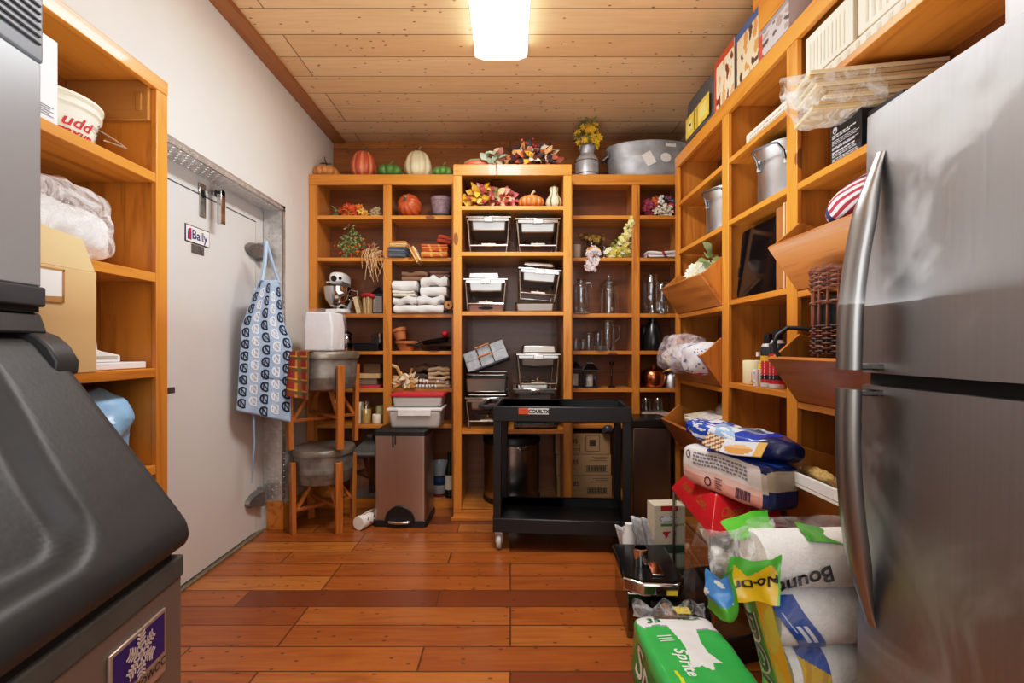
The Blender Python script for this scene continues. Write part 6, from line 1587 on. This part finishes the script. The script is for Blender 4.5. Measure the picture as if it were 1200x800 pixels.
for s_, t_ in ((.2, .2), (.5, .2), (.8, .2), (.2, .5), (.2, .8), (.8, .8)): p = Q(s_, t_); rv.lathe([(.006, 0), (.004, .003), (1e-4, .004)], 10, (p.x, p.y, zh))
build(rv, 'rivets', plain('d8c0b0', .3, .8), lid)
for a, c in ((.02, .03), (.02, .97), (.97, .03), (.97, .97)):
    p = Q(a, c); build(MB().box(p.x - .009, p.x + .009, p.y - .009, p.y + .009, .1, zl), 'post', steel('a8a8a6', .25), pc, bevel=.002)
pm_ = MB()
p0, p1 = Q(.03, .02), Q(.97, .02); pm_.add([(*p0, .1), (*p1, .1), (*p1, zl), (*p0, zl)], [(0, 1, 2, 3)]); p0, p1 = Q(.015, .04), Q(.015, .96)
build(pm_, 'pane', glass('f0f4f4', .03, .1), pc); pm_ = MB(); pm_.add([(*p0, .1), (*p1, .1), (*p1, zl), (*p0, zl)], [(0, 1, 2, 3)]); build(pm_, 'pane', glass('f0f4f4', .03, .1), pc)
b = MB(); rb0, rb1 = ringq(0, 0), ringq(0, .1); b.add(rb0 + rb1, [(i, (i + 1) % 4, (i + 1) % 4 + 4, i + 4) for i in range(4)]); b.add(rb1, [(0, 1, 2, 3)]); build(b, 'base', plain('17181a', .4), pc, bevel=.004)
kt_ = MB(); pk_ = Q(.5, .55); kt_.lathe([(.05, .3), (.065, .31), (.065, .39), (.05, .4), (1e-4, .4)], 24, (pk_.x, pk_.y, 0)); kt_.tube([(pk_.x, pk_.y, .4), (pk_.x, pk_.y, zl)], .008, 8); build(kt_, 'kettle', steel('b8b8b6', .15), pc)
# packs lying on the lid
dirp = Vector((.154, -.44)).normalized(); angp = math.atan2(dirp.y, dirp.x)
pp = thing('paper_towel_pack', 'long white plastic-wrapped napkin pack with a dark blue end, lying on the red lid', 'paper pack', (.912, 1.94, zh + .003), (0, 0, angp))
def wcol(fi, u, v):
    # local +x points toward the camera along the pack; -y is the aisle side (face 0)
    if fi == 3: return '1c2a5c' if v < .45 or v > .9 else 'b8ae9c'
    if fi == 0:
        if u > .93: return '1f2d66' if (v < .4 or v > .86) else 'c8c0b4'
        return 'e6a99a' if v < .3 else ('eccabf' if v < .45 else 'eae6e4')
    if fi == 4: return '2a4aa8' if u > .3 else 'e6e4e6'
    return 'e6e2e0'
mb = MB(); mb.soft(.49, .15, .17, 26, 7, .006, 9, 4, col=wcol); build(mb, 'pack', vcol(.25, bump=.3, scale=24), pp, ang=70)
SP = mb.softP
def side(x, y): # lettering on the aisle side; x along the pack
    p = SP(Vector((x / .25, -1, (y - .085) / .085))); return p + Vector((0, -.0016, 0))
tx = MB(); random.seed(6)
for i in range(4): 
    x = -.16
    while x < .13:
        q = rnd(.008, .022); tx.add([side(x + a * q, .142 - i * .014 + b_ * .007) for a, b_ in ((0, 0), (1, 0), (1, 1), (0, 1))], [(0, 1, 2, 3)], '7a7e92'); x += q + .006
for cx_ in (-.2, -.07): 
    tx.add([side(cx_ + r_ * math.cos(a), (.132 if cx_ < -.1 else .04) + r_ * math.sin(a)) for r_ in (.014, .02) for a in [k * PI / 8 for k in range(16)]], [(k, (k + 1) % 16, 16 + (k + 1) % 16, 16 + k) for k in range(16)], '3a3350')
for i in range(12): tx.add([side(.08 + i * .006 + a, b_) for a, b_ in ((0, .02), (.003 + .001 * (i % 3), .02), (.003 + .001 * (i % 3), .058), (0, .058))], [(0, 1, 2, 3)], '4a2a4a')
for i in range(5): tx.add([side(-.03 + a, .022 + i * .009 + b_) for a, b_ in ((0, 0), (.04 - .008 * (i % 2), 0), (.04 - .008 * (i % 2), .004), (0, .004))], [(0, 1, 2, 3)], '7a4a60')
build(tx, 'printing', vcol(.5), pp, flat=True)
bg = thing('blue_bag', 'crumpled blue and white printed food bag lying on the white pack', 'bag', (.935, 1.975, zh + .176), (R(-4), R(3), angp + R(3)))
def bcol(fi, u, v):
    u2 = u if fi in (0, 4) else 1 - u
    n_ = noise.noise(Vector((u * 9, v * 5, fi + 1.0)))
    if fi in (0, 4):
        if u2 < .14 and v < .35 and fi == 0: return 'd89a28'
        if u2 < .36: return '2450b4' if n_ < .12 else 'dfe8f2'
        if u2 < .62: return '9cc2ea' if n_ < .1 else 'e8eef4'
        if .48 < v < .6 and fi == 4 and u2 < .75: return '3a78c0'
        if u2 < .78: return 'c4d8ee' if (fi == 4 and v > .3) else '2446b0'
        return '1f3fb0' if u2 < .9 else '16255e'
    return '2143ae' if fi != 3 else '16245c'
mb = MB(); mb.soft(.53, .18, .095, 30, 3.2, .014, 9, 5, col=bcol); build(mb, 'bag', vcol(.25, bump=.3, scale=30), bg, ang=70)
SB = mb.softP
fnb = lambda x, y: SB(Vector((x / .27, (y) / .115, 1.0))) + Vector((0, 0, .003))
tx = MB(); 
for i in range(14): tx.add([fnb(.03 + i * .006 + a, b_) for a, b_ in ((0, -.04), (.003, -.04), (.003, .02), (0, .02))], [(0, 1, 2, 3)], '4a4a5a')
text_on(tx, 'up', lambda x, y: fnb(x - .06, y + .02), .05, .001, col='2a58b8', shear=.2)
build(tx, 'printing', vcol(.4), bg, flat=True)
pf = thing('food_photo_flap', 'loose printed flap with a pancake photo on the blue bag edge', 'flap', (0, 0, 0))
fb = MB()
def flp(u, v):
    o_ = Vector((.93, 1.975, zh + .19)); d3 = Vector((dirp.x, dirp.y, 0)); s3 = Vector((d3.y, -d3.x, 0))
    return o_ + d3 * (-.06 + .3 * u) + s3 * (.085 + .035 * v) + Vector((0, 0, .055 - .05 * v - .012 * math.sin(u * 4)))
def flc(u, v):
    if (u - .6) ** 2 / .05 + (v - .6) ** 2 / .12 < 1: return 'd89a5a' if v > .5 else 'e8b880'
    if u < .35: return '8a5a2c' if int(u * 20 + v * 5) % 2 else 'd8c8b0'
    if u > .85: return 'e0b060'
    return 'd8dce6'
fb.grid(30, 12, flp, flc); build(fb, 'flap', vcol(.3), pf, solid=.002)
# stainless countertop appliance
sa = thing('steel_dispenser', 'low stainless countertop appliance with a black top and chrome spout on the floor', 'appliance', (.60, 2.0, 0), R(-4))
build(MB().prism([(-.11, 0), (.1, 0), (.1, .34), (-.11, .34)], 0, .19, 'Z'), 'body', steel('8a817a', .12, 'X', .06), sa, bevel=.006)
build(MB().prism([(-.125, .02), (-.125, .36), (.135, .36), (.135, .04), (.1, -.03), (-.05, -.03)], .19, .245, 'Z'), 'flange', steel('c4c4c4', .1, 'X', .04), sa, bevel=.01, seg=3)
build(MB().prism([(-.115, .025), (-.115, .35), (.122, .35), (.122, .045), (.095, -.02), (-.045, -.02)], .245, .252, 'Z'), 'top_plate', plain('0e0f10', .2), sa)
build(MB().lathe([(.03, .252), (.031, .256), (.031, .33), (.027, .332), (.026, .262), (1e-4, .262)], 28, (-.03, .12, 0)), 'chrome_cup', steel('d8d8d8', .06), sa)
build(MB().box(.0, .05, .02, .14, .252, .262), 'chrome_latch', steel('d0d0d0', .08), sa, bevel=.003)
fb_ = build(MB().box(-.02, .14, -.165, -.02, .0, .175), 'front_box', plain('2a2d2a', .18, .7), sa, bevel=.006)
b = MB(); b.add([(.05, -.12, .1762), (.12, -.12, .1762), (.12, -.07, .1762), (.05, -.07, .1762)], [(0, 1, 2, 3)], 'e8cf1e'); build(b, 'yellow_label', vcol(.5), fb_)
b = MB(); b.tube([(.02, -.10, .18), (.035, -.15, .172), (.05, -.2, .158)], [.03, .03, .03], 16); b.tube([(.045, -.185, .163), (.054, -.212, .154)], .034, 16); build(b, 'spout', steel('cfcfcf', .1), sa)
# product bag and plastic sheets behind it
pb_ = thing('product_box', 'cream and green product carton leaning by the red machine', 'box', (.745, 2.47, 0), (0, R(0), R(5)))
def pcl(u, v):
    if v > .93: return 'c02a2c' if .2 < u < .8 else 'dcd3bd'
    if (u - .42) ** 2 / .06 + (v - .83) ** 2 / .002 < 1: return '5a8aa8' if (u - .42) ** 2 / .04 + (v - .83) ** 2 / .0012 > 1 else 'eef0ee'
    if .74 < v < .77 and u > .2: return '5a8a4a'
    if .58 < v < .66 and abs(u - .4) < .12 * (v - .56) / .1: return 'c8303a'
    if v < .5: return '3a5a48' if v > .38 else ('c8d8c0' if v > .2 else '4a6a5a')
    return 'e2d8c2'
b = MB().box(0, .16, .002, .1, 0, .40, col='dcd3bd'); b.grid(28, 60, lambda u, v: (.16 * u, 0, .40 * v), pcl); build(b, 'carton', vcol(.5), pb_, merge=False)
for k, (lb_, x, lean_, h_, w_) in enumerate((('milky plastic sheet leaning beside the product carton', .735, -13, .37, .1), ('clear plastic sleeve leaning beside the black cart', .665, -16, .31, .085))):
    t = thing('plastic_sheet', lb_, 'plastic sheet', (x, 2.40 + .05 * k, .0), (R(-6), R(lean_), R(4)))
    b = MB(); b.grid(16, 16, lambda u, v: (w_ * (u - .5) * (1 - .25 * v), .02 * math.sin(u * 10 + k) + .012 * math.sin(v * 5), h_ * v - .03 * v * (u - .5))); build(b, 'sheet', film('e2e6ea', .4, .9, 10, .2), t, solid=.004)
wbt = thing('white_bottle', 'white bottle behind the chrome cup', 'bottle', (.60, 2.42, 0)); build(MB().lathe([(.03, 0), (.032, .006), (.032, .26), (.02, .3), (.02, .33), (1e-4, .33)], 20), 'body', plain('e4e4e2', .35), wbt)
# soft-drink pack
spk = thing('soda_pack', 'green and white shrink-wrapped soda can pack torn open at the top', 'soda pack', (.590, 1.49, 0), R(1.5))
SPW, SPL, SPH = .29, .56, .245
def topuv(px, py):                                 # where a point of the pack's top lies, as u across and v along it
    d = (H - SPH) / (py - CY) * F; x = PX(px, d) - .590; y = d - 1.49
    return (x / SPW + .5, y / SPL + .5)
STAR = [topuv(720 + a / 6.667, 680 + b / 6.667) for a, b in ((420, 300), (420, 350), (470, 400), (540, 480), (580, 570), (595, 680), (690, 660), (790, 715), (775, 650), (850, 640), (740, 560), (685, 470), (660, 380), (665, 300))]
EDGE = [topuv(720 + a / 6.667, 680 + b / 6.667) for a, b in ((60, 230), (150, 292), (235, 355), (330, 338), (420, 352), (665, 375), (850, 385), (1000, 420))]
def inside(u, v, poly):
    c = False; n = len(poly)
    for k in range(n):
        (a, b), (p, q) = poly[k], poly[k - 1]
        if (b > v) != (q > v) and u < (p - a) * (v - b) / (q - b) + a: c = not c
    return c
def star(u, v): return inside(u, v, STAR)
def scol(fi, u, v):
    if fi == 4:
        edge = next((b0 + (b1 - b0) * (u - a0) / (a1 - a0) for (a0, b0), (a1, b1) in zip(EDGE[:-1], EDGE[1:]) if a0 <= u <= a1), .8)
        if v > edge: return 'eef0ee'
        if star(u, v): return 'f2f3f2'
        if .16 < u < .23 and .24 < v < .42 and abs(u - .195 + (v - .33) * .2) < .018: return 'd8e02a'
        if .2 < u < .34 and .03 < v < .16: return 'e6f2e8' if int(u * 70) % 2 else '8ad09a'
        return '3fb85a' if not (v > edge - .012) else '9a9cb0'
    if fi == 2: return '2f9a48' if v < .8 else '46b860'
    if fi == 0: return '3fb05a'
    return '46b860' if v < .6 else 'e6eae6'
mb = MB(); mb.soft(SPW, SPL, SPH, 80, 9, .006, 9, 6, col=scol); build(mb, 'shrink_wrap', vcol(.22, bump=.25, scale=16), spk, ang=70)
SS = mb.softP
ftop = lambda x, y: SS(Vector((x / (SPW / 2), y / (SPL / 2), 1.0))) + Vector((0, 0, .0022))
fsd = lambda x, y: SS(Vector((-1.0, -x / (SPL / 2), (y - SPH / 2) / (SPH / 2)))) + Vector((-.0022, 0, 0))
tx = MB()
# lettering runs down the pack, toward the camera
text_on(tx, 'Sprite', lambda x, y: fsd(x - .0, SPH * .55 + y), .17, .002, col='f4f6f4', shear=.25)
text_on(tx, 'Sprite', lambda x, y: ftop(-.045 + y, -.01 - x), .056, .001, col='f4f6f4', shear=.2)
text_on(tx, '35', lambda x, y: ftop(-.075 + x, .222 + y), .05, .001, col='2a6a4a')
text_on(tx, 'PACK', lambda x, y: ftop(.06 + x, .235 + y), .034, .001, col='2a6a4a')
for i in range(3): tx.add([ftop(-.09 + a, .1 + i * .014 + b_) for a, b_ in ((0, 0), (.05, 0), (.05, .006), (0, .006))], [(0, 1, 2, 3)], 'd8eedc')
build(tx, 'lettering', vcol(.3), spk, flat=True)
hl = MB(); pts = [ftop(.0 + .075 * math.cos(a) * (1 if math.sin(a) > 0 else 1.0), .265 + .035 * math.sin(a)) + Vector((0, 0, .0015)) for a in [k * PI / 10 for k in range(20)]]; hl.add(pts, [tuple(range(20))]); build(hl, 'torn_opening', plain('6a5038', .8), spk)
b = MB()
def fringe(u, v): 
    x = (u - .5) * .26; y = .272 - .03 * abs(math.sin(u * 7)); return Vector((x, y + .012 * v, SPH - .01 + .06 * v * (.5 + .5 * abs(math.sin(u * 9 + 1))))) + noise.noise_vector(Vector((u * 9, v * 3, 2))) * .008
b.grid(40, 6, fringe); build(b, 'film_fringe', film('f2f4f6', .1, .5, 20, .12), spk)
# paper towel pack standing by the fridge
bt_ = thing('paper_towel_pack', 'tall pack of paper towel rolls in printed clear plastic beside the fridge', 'paper towels', (.70, 1.09, 0), R(3))
RL, RR2, RZ0, RST_ = .30, .0625, .108, .127
PAP = plain('eceae6', .9, var=.05, scale=50, bump=.5)
def stag(z): return .075 * max(0, min(1, (.74 - z) / .32))       # the stack leans to the right lower down
for i in range(6):
    zc0 = RZ0 + i * RST_; b = MB(); b.T((stag(zc0), 0, zc0), (0, R(90), 0)); b.lathe([(.02, -RL / 2), (RR2 - .004, -RL / 2), (RR2, -RL / 2 + .004), (RR2, RL / 2 - .004), (RR2 - .004, RL / 2), (.02, RL / 2), (.02, -RL / 2)], 40)
    build(b, 'paper_roll', PAP, bt_)
def front(x, z, e_=.003):
    i = max(0, min(5, round((z - RZ0) / RST_))); dz = z - (RZ0 + i * RST_)
    y = -math.sqrt(max(0, (RR2 + e_) ** 2 - dz ** 2)); return Vector((x, y, z))
fb2 = MB()
def bandp(u, v): z = .40 + .275 * v; k = smooth(0, 1, (.675 - z) / .125); return front(-.14 + .068 * k - .06 * max(0, .55 - z) + .062 * u, z, .004)
def bandc(u, v):
    z = .40 + .275 * v
    if z < .545 - .03 * u: return 'c89a18' if int((u * 5 - v * 6)) % 2 else 'd8b030'
    if .585 < z < .625 and .25 < u < .75: return 'e8eef4' if int(u * 12) % 3 else '2a58b0'
    if .2 < u < .26 and .61 < z < .65: return 'c8d8ee'
    return '2450a8'
fb2.grid(20, 110, bandp, bandc); build(fb2, 'blue_band', vcol(.35), bt_)
# printed end panel on the left
ep = MB()
def endp(u, v):
    z = .05 + .64 * v; y = .078 - .155 * u; x = -RL / 2 - .012 + stag(z) - .006 * math.sin(v * 7 + u) - .018 * math.sin(u * 3.1); return Vector((x, y, z))
def endc(u, v):
    n_ = noise.noise(Vector((u * 3, v * 6, 1)))
    if u > .7: return 'e8c82a' if n_ > -.2 else 'd8e05a'
    if v < .2: return '2f6ac0' if u > .55 else '1d2a22'
    if u < .16: return '3f9a3a'
    return '4aa83c' if n_ > .05 else ('a8c83a' if n_ > -.2 else 'd8b82a')
ep.grid(24, 70, endp, endc); build(ep, 'printed_end', vcol(.3), bt_)
tx = MB()
f3 = lambda x, y: endp(.36 - y / .17, .6 - x / .62) + Vector((-.003, 0, 0))
f4 = lambda x, y: endp(.36 - y / .17, .6 - x / .62) + Vector((-.0018, 0, 0))
text_on(tx, 'Bounty', f4, .135, .005, col='f2f4f0', shear=.2); text_on(tx, 'Bounty', f3, .135, .0005, col='16181a', shear=.2)
build(tx, 'lettering', vcol(.4), bt_, flat=True)
tx = MB(); f5 = lambda x, z: front(x, z, .012)
ca, sa_ = math.cos(R(197)), math.sin(R(197))
text_on(tx, 'Bounty', lambda x, y: f5(-.085 + x * ca - y * sa_, .722 + x * sa_ + y * ca), .05, .0013, col='16181a')
for i in range(6): tx.add([f5(.1 + a, .6 + i * .009 + b_) for a, b_ in ((0, 0), (.035, .004), (.035, .009), (0, .005))], [(0, 1, 2, 3)], '5a5a58')
build(tx, 'lettering', vcol(.4), bt_, flat=True)
b = MB(); b.T((.0, 0, .02))
b.soft(.325, .15, .80, 30, 9, .006, 12, 3); b.v = [Vector((p.x + stag(p.z), p.y, p.z)) for p in b.v]; build(b, 'film', film('f8fafa', .0, .2, 9, .1), bt_)
# crumpled printed top of the wrapper: folded sheets of film standing off the top left corner
def crumple(u, v, seed, o_, ux, vx, amp):
    p = Vector(o_) + Vector(ux) * u + Vector(vx) * v
    n_ = noise.noise_vector(p * 14 + Vector((seed, 0, 0))) * amp + noise.noise_vector(p * 34 + Vector((seed, 3, 0))) * amp * .4
    return p + n_
def ylw(u, v):
    if v > .72 + .12 * math.sin(u * 11): return '58b53c'
    if u < .12 or u > .95: return '6cbf45'
    return 'e6bd20'
b = MB(); b.grid(40, 26, lambda u, v: crumple(u, v, 1, (-.265, -.085, .69), (.115, .0, .0), (.03, .03, .085), .014), ylw); build(b, 'yellow_flap', vcol(.22), bt_, ang=30)
b = MB(); b.grid(30, 22, lambda u, v: crumple(u, v, 4, (-.28, -.06, .68), (.17, .02, .015), (.02, .06, .125), .024)); build(b, 'clear_flap', film('f6f8f8', .15, .7, 18, .1), bt_, ang=30)
b = MB(); b.grid(26, 20, lambda u, v: crumple(u, v, 7, (-.2, .0, .775), (.12, .02, .012), (.012, .06, .035), .014), lambda u, v: '55bd3a'); build(b, 'green_flap', vcol(.22), bt_, ang=30)
b = MB(); b.grid(22, 18, lambda u, v: crumple(u, v, 9, (-.06, -.045, .80), (.09, .0, -.012), (.01, .05, .02), .01), lambda u, v: '4fa838'); build(b, 'green_corner', vcol(.22), bt_, ang=30)
def tailc(u, v):
    n_ = noise.noise(Vector((u * 3, v * 3, 2.0)))
    return '5ab03c' if v < .3 or u > .85 else ('dfe6ea' if n_ > .25 else '4f92d4')
b = MB(); b.grid(26, 26, lambda u, v: crumple(u, v, 11, (-.30, -.07, .665), (.06, -.02, .0), (.01, .0, .1), .022) + Vector((0, -.02 * math.sin(u * PI), 0)), tailc); build(b, 'blue_wrapper_tail', vcol(.25), bt_, ang=30)
tx = MB()
ca, sa_ = math.cos(R(190)), math.sin(R(190))
text_on(tx, 'No-Drip', lambda x, y: (lambda u, v: crumple(u, v, 1, (-.265, -.085, .69), (.115, .0, .0), (.03, .03, .085), .014) + Vector((-.001, -.005, .001)))(.46 + (x * ca - y * sa_) / .115, .42 + (x * sa_ + y * ca) / .1), .032, .0008, col='16181a')
build(tx, 'lettering', vcol(.4), bt_, flat=True)
# ================================================================== groups of repeats
GR = {'folded_cloth': 'folded linens and towels on the left cabinet shelves', 'steel_pan': 'loose steel pans in the shelf tower', 'pumpkin': 'decorative pumpkins on the cabinets',
      'candle': 'candles', 'lantern': 'lanterns on the cabinet shelves', 'glass_jar': 'glass jars on the right cabinet shelves', 'drinking_glass': 'clear glasses on the glassware shelf',
      'glass_vase': 'glass vases on the flower shelf', 'flower_pot': 'flower pots in the left cabinet', 'tub_stool': 'stacked tub stools', 'spray_can': 'spray cans on the candle shelf',
      'stock_pot': 'stock pots in the right cabinet', 'magazine': 'magazines in the lowest far tilt bin', 'frying_pan': 'frying pans on the pan shelf', 'food_container': 'food boxes on the step bin',
      'game_box': 'printed cartons on top of the right cabinet', 'flower_bunch': 'artificial flowers on the upper left shelf', 'shelf_cabinet': 'pine shelf cabinets', 'plastic_sheet': 'plastic sheets by the cart',
      'black_carafe': 'black flasks in the right cabinet', 'glass_dish': 'glass dishes in the right cabinet', 'bowl': 'bowls beside the step bin', 'cardboard_box': 'cardboard boxes on the shelves'}
for o in bpy.data.objects:
    if o.parent is None and o.get('category') and not o.get('group'):
        k = o.name.split('.')[0]
        if k in GR: o['group'] = GR[k]
